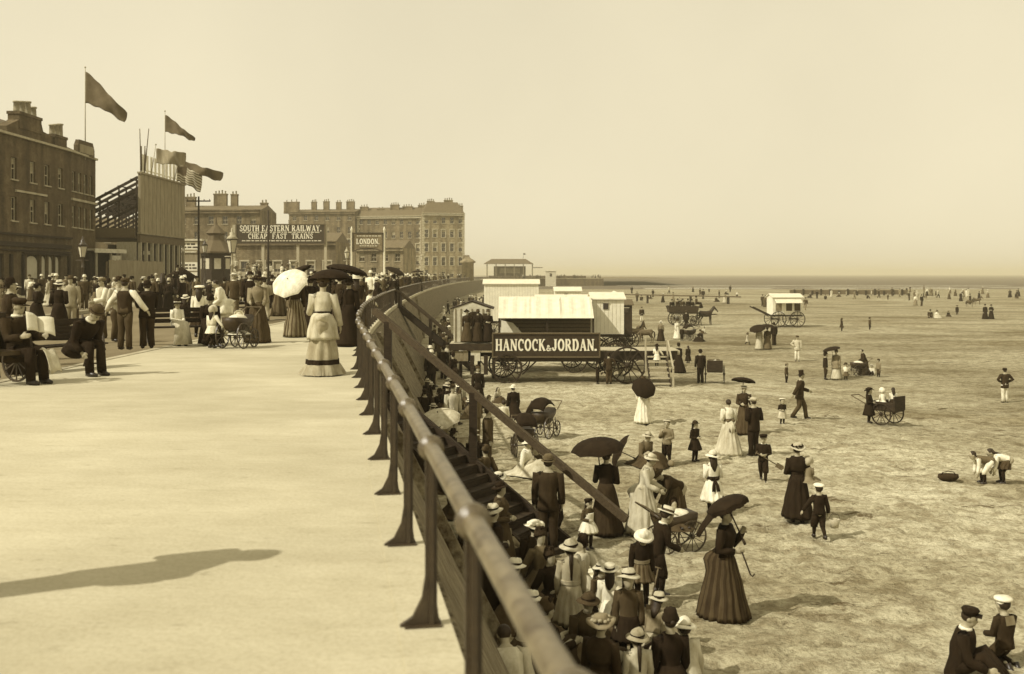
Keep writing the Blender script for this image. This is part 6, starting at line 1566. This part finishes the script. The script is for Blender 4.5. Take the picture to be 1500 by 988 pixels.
q, h = bp(1118, 706, 70, 1.15, 1.28); person('boy in black suit with white collar striding with a stick', q, -15, 'boy', h, top='black', bot='black', hat='cap', hatc='black', ex=('collar',), arms=('bent', 'bent'), leg='walk'); spade('spade carried across by the boy in black suit', q + Vector((-.2, -.14, .72)), q + Vector((.26, -.2, .45)))
q, h = bp(1172, 614, 68, 1.66, 1.76); person('man in dark coat and top hat striding to the right', q, 80, 'man', h, top='char', bot='dark', hat='tophat', hatc='black', leg='walk', arms=('back', 'push'), lean=5)
q, h = bp(1146, 622, 40, .85, 1.0); person('small child in dark jersey, pale skirt and white cap', q, 10, 'toddler', h, top='black', bot='light', hat='sailor', hatc='white', arms=('bent', 'bent'))
q, h = bp(1152, 562, 30, .95, 1.1); person('small boy in dark suit standing alone on the open sand', q, 60, 'boy', h, top='dark', bot='black', hat='cap', hatc='mid')
q, h = bp(1168, 765, 102, 1.56, 1.64); person('woman in long black cape and big pale hat carrying a child', q, 172, 'woman', h, top='black', bot='black', hat='wide', hatc='light', hatb='black', ex=('shawl',), arms=('bent', 'bent'), zb=.07, pleats=12)
person('small child in pale frock carried on the shoulder of the black caped woman', q + Vector((.2, -.05, .82)), 160, 'toddler', .72, leg='chair' if False else 'legsout', top='mid', hat='bonnet', hatc='light', lean=-4)
q, h = bp(1200, 790, 76, 1.05, 1.18); person('small boy in dark suit and white cap walking away with a pail', q, 184, 'boy', h, top='black', bot='black', hat='sailor', hatc='white', leg='walk', arms=('side', 'out')); bucket('pale toy pail carried by the small boy in white cap', q + Vector((.28, -.02, .22)), .8)
q, h = bp(1440, 708, 50, 1.0, 1.15); person('child in white breeches bending over to dig, left of the digging pair', q, -95, 'boy', 1.15, lean=82, arms=('dig', 'dig'), top='grey', bot='white', sleeve='white', leg='bend', head=-20)
q = B(1468, 708); person('child in dark clothes bending over to dig, right of the digging pair', q, -100, 'girl', 1.2, lean=75, arms=('dig', 'dig'), top='white', bot='dark', leg='bend', zb=.3)
q = Vector((5.55, 12.75, 0)); q.z = beach_z(q.x, q.y); person('man in dark suit and peaked cap seated on the sand at the lower right corner', q - Vector((0, 0, .08)), 62, 'man', 1.62, leg='floor', lean=10, head=8, arms=('push', 'push'), top='black', bot='black', hat='cap', hatc='black', ex=('collar',))
q = Vector((6.3, 13.1, 0)); q.z = beach_z(q.x, q.y); person('child in sailor suit and white cap sitting facing away at lower right corner', q - Vector((0, 0, .06)), 200, 'boy', 1.2, leg='kneel', head=6, arms=('lap', 'lap'), top='char', bot='char', hat='sailor', hatc='white', hatb='white', ex=('sailor',))
q, h = bp(942, 620, 66, 1.56, 1.62); person('woman in white skirt with a closed dark parasol drooping over her shoulders', q, 170, 'woman', h, top='white', bot='white', hair='up', rx=.19, hat='toque'); parasol('dark parasol hiding the head of the woman in white skirt', q + Vector((-.02, -.12, 1.15)), (.12, -.75, .6), .42, 'black', length=.3, depth=.5)
q, h = bp(994, 546, 44, 1.56, 1.62); person('woman in long black gown standing beside the stage end', q, -150, 'woman', h, top='black', bot='black', hat='toque', hatc='black', rx=.24, ry=.25, pw=1)
q = B(1008, 532); person('child in black cloak just right of the black gowned woman', q, 200, 'girl', 1.1, top='black', zb=.12)
q, h = bp(1026, 561, 48, 1.66, 1.75); person('man in black suit and bowler walking beside the slatted mail cart', q, 190, 'man', h, top='black', bot='black', hat='bowler', hatc='black')
q = B(1047, 561); person('white bonneted child riding in the slatted mail cart', q + Vector((0, 0, .62)), 100, 'toddler', .8, leg='legsout', top='white', hat='bonnet', hatc='white')
q, h = bp(1273, 620, 50, 1.3, 1.5); person('girl in black coat and wide hat holding the large mail cart', q, 60, 'girl', h, top='black', hat='wide', hatc='black', zb=.22, arms=('bent', 'push'))
q = B(1297, 622); person('child in white frock riding at the front of the large mail cart', q + Vector((-.1, 0, .75)), 190, 'toddler', .85, leg='legsout', top='white', hat='bonnet', hatc='white'); person('older child in white blouse with dark hair riding behind in the large mail cart', q + Vector((.3, .05, .75)), 175, 'girl', 1.0, leg='legsout', top='white', bot='black')
q, h = bp(1472, 590, 50, 1.45, 1.6); person('man in dark jacket and white trousers standing by the right edge', q, 185, 'man', h, top='char', bot='white', hat='cap', hatc='black', arms=('hip', 'hip'))
q, h = bp(1168, 530, 38, 1.5, 1.66); person('man dressed all in white with dark vest standing in mid beach', q, -20, 'man', h, top='light', bot='white', hat='cap', hatc='dark', arms=('hip', 'down'))
q, h = bp(1209, 556, 40, 1.4, 1.55); person('dark coated boy standing left of the family umbrella', q, 80, 'boy', h, top='black', bot='char', hat='bowler', hatc='black')
q, h = bp(1225, 556, 46, 1.56, 1.62); person('woman in tiered pale dress under the family umbrella', q, -40, 'woman', h, top='mid', bot='light', ex=('overskirt',), hat='toque'); parasol('dark umbrella held over the woman in tiered pale dress', q + Vector((-.2, 0, 1.4)), (-.25, 0, 1), .5, 'black', 'umbrella', length=.4)
q = B(1239, 557); person('small child in white blouse beside the tiered dress woman', q, 0, 'toddler', .98, top='white', bot='grey', hat='straw', hatc='dark')
q = B(1257, 551) + Vector((.4, .2, 0)); person('nurse in dark dress and pale apron behind the white perambulator', q, -90, 'woman', 1.55, top='char', bot='dark', lean=20, arms=('push', 'push'))
q = B(1277, 551); person('boy in white shirt seated at the right of the family group', q, -30, 'boy', 1.1, leg='floor', top='white', bot='black', hat='straw', hatc='light'); q = B(1287, 553); person('boy in pale jersey standing at the right end of the family group', q, -60, 'boy', 1.05, top='mid', bot='dark', hat='cap', hatc='dark')
q = B(1112, 512); person('woman in light skirt under the left umbrella of the mid beach trio', q, 160, 'woman', 1.58, top='fawn', bot='light', hat='toque'); parasol('dark umbrella tilted left over the mid beach trio', q + Vector((-.1, -.1, 1.3)), (-.3, -.4, 1), .6, 'black', 'umbrella', length=.4)
q = B(1124, 512); person('woman in grey gown in the middle of the mid beach trio', q, 170, 'woman', 1.6, top='dark', bot='grey', hat='toque'); parasol('dark umbrella upright over the mid beach trio', q + Vector((0, 0, 1.42)), (.05, -.1, 1), .58, 'black', 'umbrella', length=.4)
q = B(1134, 506); person('man in dark coat at the right of the mid beach trio', q, 200, 'man', 1.7, top='black', bot='char', hat='bowler', hatc='black')
q = B(1095, 505); person('small child in pale frock left of the mid beach trio', q, 60, 'toddler', .95, top='light', hat='straw', hatc='grey', leg='walk')
# ---------- around the stage
sx = SY
for px, lab, kw in ((684, 'woman in dark mantle standing left in the cabin doorway on the stage', dict(top='char', bot='dark', hat='wide', hatc='char')), (700, 'woman in dark gown standing right in the cabin doorway on the stage', dict(top='black', bot='char', hat='toque')), (715, 'woman in black with pale gloves at the right corner of the cabin', dict(top='black', bot='black', hat='toque', arms=('bent', 'bent')))):
    person(lab, (X(px, SY + .3), SY + .3, Z(502)), 0 if px != 700 else 170, 'woman', 1.6, **kw)
person('girl in white pinafore and black hat climbing down the plank steps', (X(959), SY - .75, Z(517) - .62), 170, 'girl', 1.12, leg='walk', top='white', hat='straw', hatc='black', arms=('out', 'bent'), zb=.28)
q = B(876, 560); person('small boy in dark suit leaning near the big stage wheel', (X(873), SY - .9, beach_z(X(873), SY - .9)), 70, 'boy', 1.05, top='black', bot='black', arms=('push', 'push'), hat='cap', hatc='black')
person('man in dark jacket with back to camera at the big stage wheel', (X(889), SY - 1.1, beach_z(X(889), SY - 1.1)), 190, 'man', 1.3 + .2, top='char', bot='dark', hat='bowler', hatc='black', lean=14, arms=('hip', 'push'))
person('child in white sitting under the stage behind the big wheel', (X(913), SY + 1.2, beach_z(5.5, SY)), -60, 'girl', 1.1, leg='floor', top='white')
q, h = bp(940, 472, 22, 1.6, 1.75); person('man in dark jacket and white trousers beyond the tall white machine', q, 10, 'man', h, top='char', bot='white', hat='cap', hatc='dark', near=False)
q, h = bp(968, 500, 30, 1.55, 1.62); person('woman in grey dress and white hat walking past the donkeys', q, 160, 'woman', h, top='mid', bot='char', hat='straw', hatc='white', near=False)
q = B(992, 497); person('woman in white dress standing left of the group beyond the steps', q, 30, 'woman', 1.58, top='white', bot='white', hat='toque', near=False)
q = B(999, 500); person('dark dressed child in the group beyond the steps', q, 0, 'boy', 1.2, top='black', bot='black', near=False)
q = B(1013, 500); person('woman in black sitting by the small perambulator beyond the steps', q + Vector((.7, 0, 0)), -30, 'woman', 1.58, leg='floor', top='black', bot='black', hat='toque', near=False)
q = B(1031, 489); person('child in pale clothes crouching on sand right of the group beyond the steps', q, -60, 'girl', 1.1, leg='floor', top='light', bot='dark', near=False)
for k, (dx, dz, lab) in enumerate(((-1.15, .9, 'at the back end'), (-.6, .95, 'second from the back'), (-.05, .95, 'in the middle'), (.45, .95, 'second from the front'), (.9, .9, 'next to the driver'), (1.3, 1.25, 'driving on the front seat'))):
    person('dark clothed passenger of the wagonette sitting ' + lab, WAGON_AT + Vector((dx, .1 * (-1) ** k, dz + .5)), 10 if k < 5 else 90, 'woman' if k % 2 else 'man', 1.6, leg='chair', top=('black', 'char', 'dark')[k % 3], bot='black', hat=('bowler', 'toque')[k % 2], hatc='black', arms=('lap', 'lap'), near=False, group='wagonette passengers')
q = B(1005, 481); person('man in dark clothes standing at the wheel of the wagonette', q, 170, 'man', 1.7, top='black', bot='black', hat='cap', near=False)
# ---------- at the foot of the wall: named front row
def fp(px, py): return B(px, py)
spec = [
 (836, 935, 'girl in pale dress with long dark braid and light hat, back turned near stair', 'girl', 1.35, 182, dict(top='fawn', bot='fawn', hat='straw', hatc='light', hair='braid', zb=.16, ex=('sash',), sashc='fawn')),
 (893, 915, 'little girl in white frock and striped boater kneeling with a toy spade', 'girl', 1.15, 175, dict(leg='kneel', top='white', bot='white', hat='boater', hatc='straw', hatb='black', puff=.012)),
 (803, 806, 'man in dark jacket and bowler standing below the stair handrail', 'man', 1.68, 176, dict(top='char', bot='char', hat='bowler', hatc='grey')),
 (726, 752, 'woman in dark dress and very wide white hat sitting against the stair', 'woman', 1.58, 20, dict(leg='floor', top='char', bot='black', hat='wide', hatc='white', hatb='black', lean=10, head=14)),
 (766, 694, 'woman in white blouse and white straw hat sitting on the sunny sand', 'woman', 1.56, 70, dict(leg='floor', top='white', bot='light', hat='straw', hatc='white', hatb='white', lean=12)),
 (792, 690, 'infant in dark jersey crawling before the white straw hat woman', 'toddler', .85, -40, dict(leg='kneel', top='dark', hat='bonnet', hatc='grey', lean=30)),
 (752, 610, 'woman in long black dress and white hat kneeling on the sand', 'woman', 1.6, 200, dict(leg='kneel', top='black', bot='black', hat='straw', hatc='white', hatb='white')),
 (738, 616, 'child with white shirt back sitting beside the black dress and white hat', 'boy', 1.2, 190, dict(leg='floor', top='white', bot='black')),
 (716, 604, 'child in white pinafore digging by the front wheel of the stage', 'girl', 1.05, 60, dict(leg='floor', top='white', bot='light', hat='straw', hatc='dark')),
 (727, 590, 'dark haired girl in white leaning toward the kneeling woman in black', 'girl', 1.1, 40, dict(leg='floor', top='light', bot='dark', lean=16)),
 (772, 612, 'child in dark cloak lying on the sand behind the kneeling black dress', 'girl', 1.1, 250, dict(leg='legsout', top='black', lean=-25, arms=('back', 'back'))),
 (700, 598, 'woman in black with white scarf standing near the stage wheel', 'woman', 1.6, 10, dict(top='black', bot='black', hat='toque', ex=('collar',))),
 (782, 842, 'woman in dark dress with white flowered hat seated in the shade near the stair foot', 'woman', 1.58, 190, dict(leg='floor', top='char', bot='black', hat='wide', hatc='white', hatb='white')),
 (1012, 1000, 'boy in white shirt and broad cream hat sitting on the sand at the bottom edge', 'boy', 1.25, 205, dict(leg='floor', top='light', bot='light', hat='straw', hatc='white', hatb='light', lean=16)),
 (982, 1005, 'woman in black jacket and black hat seated at the bottom edge', 'woman', 1.58, 190, dict(leg='floor', top='black', bot='black', hat='toque', hatc='black')),
 (934, 1012, 'child in pale dress with straw hat and dark ribbon at the bottom edge', 'girl', 1.2, 190, dict(leg='floor', top='light', bot='light', hat='straw', hatc='fawn', hair='braid')),
 (880, 1012, 'woman in dark cloak and wide straw hat seated at the bottom edge', 'woman', 1.6, 150, dict(leg='floor', top='char', bot='char', hat='wide', hatc='mid', hatb='fawn', ex=('shawl',))),
 (748, 1040, 'man in pale linen jacket sitting hunched in the shade below the railing', 'man', 1.7, 195, dict(leg='floor', top='light', bot='dark', lean=24, head=20)),
 (955, 962, 'child in pale clothes and light hat bending beside the girl with spades', 'girl', 1.1, 150, dict(leg='kneel', top='mid', bot='fawn', hat='straw', hatc='light', lean=30)),
 (800, 985, 'woman in black bodice reading a letter in the shade', 'woman', 1.58, 120, dict(leg='floor', top='black', bot='char', hat='toque', arms=('read', 'read'))),
]
for px, py, lab, kd, H, rz, kw in spec:
    person(lab, fp(px, py), rz, kd, H, **kw)
b = MB(); parasol('pale grey parasol open over the people sitting in shade at the wall foot', fp(640, 668) + Vector((.1, 0, .75)), (-.15, -.35, 1), .62, 'light', length=.5, depth=.42)

# ---------- crowds: prototypes with parts, then copies
HEADS = {'bowler': 'bowler hat', 'toque': 'small dark hat', 'straw': 'straw hat', 'boater': 'boater', 'cap': 'cap', 'wide': 'wide hat', 'sailor': 'sailor hat', 'tophat': 'top hat', None: 'no hat'}
PROTO = {}
def proto(key, kind, H, **kw):
    sk, parts = person_parts(kind, H, near=False, **kw)
    PROTO[key] = ('tree', kind, H, kw, parts)
def inst_tree(key, label, pos, rz, sc, cols, group):
    P = PROTO[key]
    if 'root' not in PROTO_ROOT.setdefault(key, {}):
        o = None
        for nm, b, ms in P[4]:
            if nm == 'body': o = ob('person', b, ms); remesh(o, .024, 2)
            else: ob(nm, b, ms, o)
        PROTO_ROOT[key]['root'] = o; c = o
    else: c = copy_tree(PROTO_ROOT[key]['root'])
    c.location = pos; c.rotation_euler = (0, 0, R(rz)); c.scale = (sc,) * 3; recolour(c, cols); tag(c, label, 'person', group); return c
PROTO_ROOT = {}
UP = ('bodice', 'jacket', 'waistcoat', 'cape'); LOW = ('skirt', 'trousers', 'breeches')
def recolour(c, cols):
    for ch in c.children:
        n = ch.name.split('.')[0]
        m = cols[0] if n in UP else cols[1] if n in LOW else cols[2] if n == 'hat' else None
        if m:
            for i in range(len(ch.material_slots)):
                if n == 'hat' and i: continue
                ch.material_slots[i].link = 'OBJECT'; ch.material_slots[i].material = M[m]
proto('w1', 'woman', 1.62, hat='toque', ex=('bustle',)); proto('w2', 'woman', 1.6, hat='straw', arms=('bent', 'bent')); proto('w3', 'woman', 1.58, hat='wide', arms=('bent', 'down'), ex=('shawl',))
proto('m1', 'man', 1.72, hat='bowler'); proto('m2', 'man', 1.7, hat='cap', leg='walk', arms=('bent', 'side')); proto('m3', 'man', 1.72, hat='boater', arms=('hip', 'down'))
proto('g1', 'girl', 1.2, hat='straw', hair='long'); proto('b1', 'boy', 1.2, hat='sailor')
proto('sw1', 'woman', 1.6, leg='floor', lean=10, head=10, arms=('lap', 'lap'), hat='straw'); proto('sw2', 'woman', 1.6, leg='floor', lean=-6, arms=('back', 'lap'), hat='toque'); proto('sm1', 'man', 1.7, leg='floor', lean=14, head=12, arms=('push', 'lap'), hat='bowler')
proto('sm2', 'man', 1.7, leg='legsout', lean=-14, arms=('back', 'back'), hat='cap'); proto('sg1', 'girl', 1.15, leg='floor', arms=('lap', 'reach'), lean=14, hat='straw', hair='long'); proto('sc1', 'toddler', .9, leg='legsout', arms=('lap', 'lap'), hat='bonnet'); proto('sw3', 'woman', 1.6, leg='chair', arms=('lap', 'lap'), hat='wide')
NOUN = {'w': 'woman', 'm': 'man', 'g': 'girl', 'b': 'boy', 's': 'figure'}
KIND_OF = {'w1': ('woman', 'small hat'), 'w2': ('woman', 'straw hat'), 'w3': ('caped woman', 'wide hat'), 'm1': ('man', 'bowler'), 'm2': ('man striding', 'cap'), 'm3': ('man', 'boater'), 'g1': ('girl', 'straw hat'), 'b1': ('boy', 'sailor hat'),
           'sw1': ('seated woman', 'straw hat'), 'sw2': ('lounging woman', 'small hat'), 'sm1': ('seated man', 'bowler'), 'sm2': ('reclining man', 'cap'), 'sg1': ('seated girl', 'straw hat'), 'sc1': ('infant', 'bonnet'), 'sw3': ('seated lady', 'wide hat')}
CN = {'black': 'black', 'char': 'black', 'dark': 'brown', 'grey': 'charcoal', 'mid': 'grey', 'fawn': 'fawn', 'light': 'pale', 'white': 'white', 'straw': 'straw'}
def auto_label(key, cols, where):
    n, h = KIND_OF[key]; a, b_, c = CN[cols[0]], CN[cols[1]], CN[cols[2]]
    cl = f'{a}' if a == b_ else f'{a} and {b_} ' + ('skirt' if key[0] in 'wg' or key in ('sw1', 'sw2', 'sw3', 'sg1') else 'trousers')
    return f'{n} in {cl}, {c} {h}, {where}'
rng = random.Random(77)
DK = ['black', 'black', 'char', 'char', 'dark', 'grey']; LT = ['white', 'light', 'light', 'fawn', 'mid']
def pick_cols(key, light):
    a = rng.choice(LT if rng.random() < light else DK); b_ = a if rng.random() < .55 else rng.choice(LT if rng.random() < light * .6 else DK)
    c = rng.choice(['light', 'light', 'straw', 'fawn', 'white']) if key in ('w2', 'm3', 'g1', 'b1', 'sw1', 'sg1', 'sc1') and rng.random() < .75 else rng.choice(['black', 'char', 'dark'])
    return a, b_, c
# people sitting and standing in the shade of the wall
occupied = []
def free(x, y, d):
    if any((x - a) ** 2 + (y - b_) ** 2 < d * d for a, b_ in occupied): return False
    occupied.append((x, y)); return True
for px, py, *_ in spec: occupied.append((fp(px, py).x, fp(px, py).y))
n = 0; tries = 0
DENSE = 16
def in_stair(x, y): return 16 < y < 21.4 and -3 < x < 1.9 and abs((y - 20.3) + .62 * (x + 3.1)) < 1.0
while n < 60 and tries < 6000:
    tries += 1; u = rng.random(); y = 13.4 + 30 * u ** 1.25 if rng.random() < .8 else rng.uniform(44, 70)
    if n < DENSE: y = 12.6 + 6.5 * rng.random()
    x = path_x(y) + 1.75 + rng.random() ** 1.2 * (2.0 if y < 25 else 1.8 if y < 44 else 1.5)
    if in_stair(x, y) or not free(x, y, .5 if n < DENSE else .62): continue
    key = rng.choice(['sw1', 'sw1', 'sw2', 'sm1', 'sm1', 'sm2', 'sg1', 'sg1', 'sc1', 'sw2', 'w2', 'm1', 'g1'] if y < 44 else ['w1', 'w2', 'm1', 'g1', 'sw1', 'sm1'])
    cols = pick_cols(key, .2); seg_ = 'nearest the bottom edge' if y < 16.5 else 'before the near stair' if y < 21.5 else 'beyond near stair' if y < 30 else 'between the two stairs' if y < 46 else 'near the striped cabin'
    inst_tree(key, auto_label(key, cols, 'in shade ' + seg_), (x, y, beach_z(x, y)), rng.choice([20, 60, 90, 120, 170, 200]) + rng.uniform(-25, 25), rng.uniform(.94, 1.05), cols, 'people sheltering under the sea wall'); n += 1
# crowd on the esplanade
n = 0; tries = 0
keep = [(-.33 * y_, y_) for y_ in (18, 21, 24)]
def zone(x, y):
    return ('by the railing' if x > path_x(y) - 2.2 else 'on the esplanade' if x > edge_x(y) else 'in the roadway') + (' just behind the walkers' if y < 40 else ' midway along' if y < 75 else ' far along the front')
while n < 50 and tries < 9000:
    tries += 1; y = 28 + 95 * rng.random() ** 1.5
    lo, hi = edge_x(y) - (12 if y > 40 else 8), path_x(y) - .45
    x = hi - (hi - lo) * (rng.random() ** 1.15 if y > 45 else rng.random())
    if y < 45 and x > -6.2 and x < path_x(y) - 1.3 and y < 36: continue
    px = 750 + F * x / y
    if px < 8 or not free(x, y, .75) or (abs(x - CARR_AT.x) < 1.6 and abs(y - CARR_AT.y) < 5.2): continue
    key = rng.choice(['w1', 'w1', 'w2', 'w3', 'm1', 'm1', 'm2', 'm3', 'g1', 'b1']); cols = pick_cols(key, .25)
    zz = 0 if x > edge_x(y) else -.125
    inst_tree(key, auto_label(key, cols, zone(x, y)), (x, y, zz), rng.choice([0, 180, 180, 90, -90, 10]) + rng.uniform(-30, 30), rng.uniform(.93, 1.05), cols, 'strollers on the esplanade'); n += 1
# small crowd across the road by the brick building
n = 0
while n < 14:
    y = rng.uniform(56, 80); x = rng.uniform(-37, -22.5) * y / 74
    if not free(x, y, .7) or x < -38.5 or x > edge_x(y) - 1: continue
    key = rng.choice(['w1', 'w2', 'm1', 'm3', 'g1', 'w3']); cols = pick_cols(key, .3)
    inst_tree(key, auto_label(key, cols, 'below the corner building'), (x, y, -.125), rng.uniform(0, 360), rng.uniform(.95, 1.04), cols, 'people before the corner building'); n += 1
# seated crowd on the stand
n = 0
for row in range(3):
    for i in range(6):
        x = -43.4 + i * 2.35 + rng.uniform(-.25, .25); key = rng.choice(['sw3', 'sw3', 'w2', 'm3']); cols = pick_cols(key, .7)
        inst_tree(key, auto_label(key, cols, ('on front step', 'on middle step', 'on top step')[row] + ' of stand'), (x, 142 + row * 1.3 - .15, (.65, 1.35, 2.05)[row]), rng.uniform(-20, 20), 1.05, cols, 'spectators on the stepped stand')

# far figures: one light mesh each, no parts
FARP = {}
for key in ('w1', 'w2', 'm1', 'm2', 'g1', 'b1', 'sw1', 'sm1', 'sg1'):
    P = PROTO[key]; mb_ = MB()
    for nm, b, ms in P[4]:
        if nm in ('eyes', 'shoes'): continue
        mb_.join(b, None, {'body': 0, 'hair': 4, 'hat': 3}.get(nm, 1 if nm in UP else 2 if nm in LOW else 4))
    me = mb_.mesh('person')
    for k in ('skin', 'dark', 'dark', 'straw', 'hair'): me.materials.append(M[k])
    FARP[key] = me
def far_person(key, label, pos, rz, sc, cols, group):
    o = ob('person', FARP[key], None, None, pos, R(rz), sc)
    for i, m_ in enumerate(cols): o.material_slots[i + 1].link = 'OBJECT'; o.material_slots[i + 1].material = M[m_]
    tag(o, label, 'person', group)
def far_row(px0, px1, py0, py1, n, where, group, light=.25, keys=('w1', 'w2', 'm1', 'm2', 'g1', 'b1', 'sw1', 'sm1')):
    for i in range(n):
        px = px0 + (px1 - px0) * ((i + rng.uniform(.1, .9)) / n); py = rng.uniform(py0, py1); q = B(px, py); key = rng.choice(keys); cols = pick_cols(key, light)
        far_person(key, auto_label(key, cols, where), q, rng.uniform(0, 360), rng.uniform(.95, 1.12), cols, group)
far_row(1185, 1312, 432, 440, 13, 'along the distant breakwater', 'distant figures along the breakwater')
far_row(1010, 1085, 426, 444, 9, 'near the far water beyond the wagonette', 'distant figures beyond the wagonette')
far_row(920, 1000, 430, 446, 9, 'beyond the dark bathing machine', 'distant figures by the landing plank')
for px, py, key, cols, lab in ((1443, 468, 'w1', ('black', 'black', 'black'), 'left of two women in black standing together at far right'), (1452, 468, 'w2', ('black', 'black', 'black'), 'right of two women in black standing together at far right'),
    (1274, 484, 'b1', ('dark', 'black', 'dark'), 'boy in dark clothes walking alone across the far wet sand'), (1233, 486, 'g1', ('char', 'char', 'dark'), 'tiny child in dark frock alone on the wet sand'), (1062, 444, 'w1', ('mid', 'light', 'dark'), 'woman in pale skirt alone in the far middle of the beach'),
    (1117, 449, 'm1', ('dark', 'dark', 'black'), 'man left of the lone white bathing machine'), (1121, 450, 'w1', ('grey', 'dark', 'black'), 'woman close to the man left of the lone white machine'), (1172, 456, 'm1', ('light', 'white', 'dark'), 'pale clothed man right of the lone white machine'), (1180, 455, 'm2', ('dark', 'mid', 'black'), 'dark jacketed man right of the lone white machine'),
    (1372, 466, 'sw1', ('white', 'light', 'dark'), 'seated woman in white in the far right picnic group'), (1362, 466, 'sm1', ('char', 'dark', 'black'), 'seated man in dark in the far right picnic group'), (1389, 464, 'sg1', ('black', 'char', 'dark'), 'seated child in the far right picnic group'), (1402, 462, 'g1', ('black', 'black', 'dark'), 'dark standing child by the far right picnic group'),
    (1341, 448, 'w1', ('white', 'mid', 'dark'), 'woman in white bodice left of the three far walkers'), (1350, 449, 'm1', ('black', 'dark', 'black'), 'man in the middle of the three far walkers')):
    q = B(px, py); far_person(key, lab, q, rng.uniform(-40, 40) if 'alone' not in lab else 90, 1.05, cols, 'scattered figures on the far sands')
far_person('m1', 'rider in dark clothes on the distant donkey', B(1421, 450) + Vector((0, 0, .35)), 90, .95, ('char', 'dark', 'black'), 'scattered figures on the far sands')
# the uncountable rest of the crowd, far along the front, on the point, the stand and the far sands
cm2 = MB(); slots = ['skin', 'black', 'dark', 'grey', 'light', 'white', 'hair', 'mid']
def stuff_person(x, y, z, light):
    key = rng.choice(['w1', 'w2', 'm1', 'm2', 'g1', 'w1']); k1 = rng.choice([4, 5, 7]) if rng.random() < light else rng.choice([1, 1, 2, 3]); k2 = k1 if rng.random() < .6 else rng.choice([1, 2, 3]); k3 = rng.choice([1, 1, 4, 5])
    Mx = Matrix.Translation((x, y, z)) @ Matrix.Rotation(rng.uniform(0, 6.3), 4, 'Z') @ Matrix.Scale(rng.uniform(.95, 1.08), 4)
    for nm, b, ms in PROTO[key][4]:
        if nm in ('eyes', 'shoes', 'stockings', 'shirt_sleeves', 'collar'): continue
        cm2.join(b, Mx, {'body': 0, 'hair': 6, 'hat': k3}.get(nm, k1 if nm in UP else k2 if nm in LOW else 1))
for i in range(120):
    y = 72 + 190 * rng.random() ** 1.3; lo, hi = edge_x(y) - 6, path_x(y) - .5; x = hi - (hi - lo) * rng.random() ** 1.6; stuff_person(x, y, 0 if x > edge_x(y) else -.125, .22)
for i in range(80):
    y = 44 + 130 * rng.random() ** 1.5; x = path_x(y) - .5 - 6 * rng.random() ** 1.7; stuff_person(x, y, 0, .2)
for i in range(70):
    y = 46 + 120 * rng.random() ** 1.3; x = path_x(y) + 1.9 + 5 * rng.random() ** 1.6
    if not (-3.4 < x < 8.5 and 48 < y < 62): stuff_person(x, y, beach_z(x, y), .25)
for i in range(64):
    y = rng.uniform(46, 80); lo, hi = max(edge_x(y) - 20, -.49 * y), edge_x(y) + 3; x = rng.uniform(lo, hi)
    if abs(x - CARR_AT.x) > 2 or abs(y - CARR_AT.y) > 6: stuff_person(x, y, 0 if x > edge_x(y) else -.125, .18)
for i in range(40): stuff_person(rng.uniform(0, 38), 438.3 + rng.uniform(0, 2), -.14, .15)
for i in range(34):
    q = B(rng.uniform(1316, 1492), rng.uniform(428, 442)); stuff_person(q.x, q.y, q.z, .3)
for i in range(30): k = rng.randrange(3); stuff_person(rng.uniform(-44, -29.8), 141.6 + k * 1.3 + rng.uniform(0, .5), (.65, 1.35, 2.05)[k], .75)
cr2 = ob('distant_crowd', cm2, slots); cr2['kind'] = 'stuff'
apply_pending()
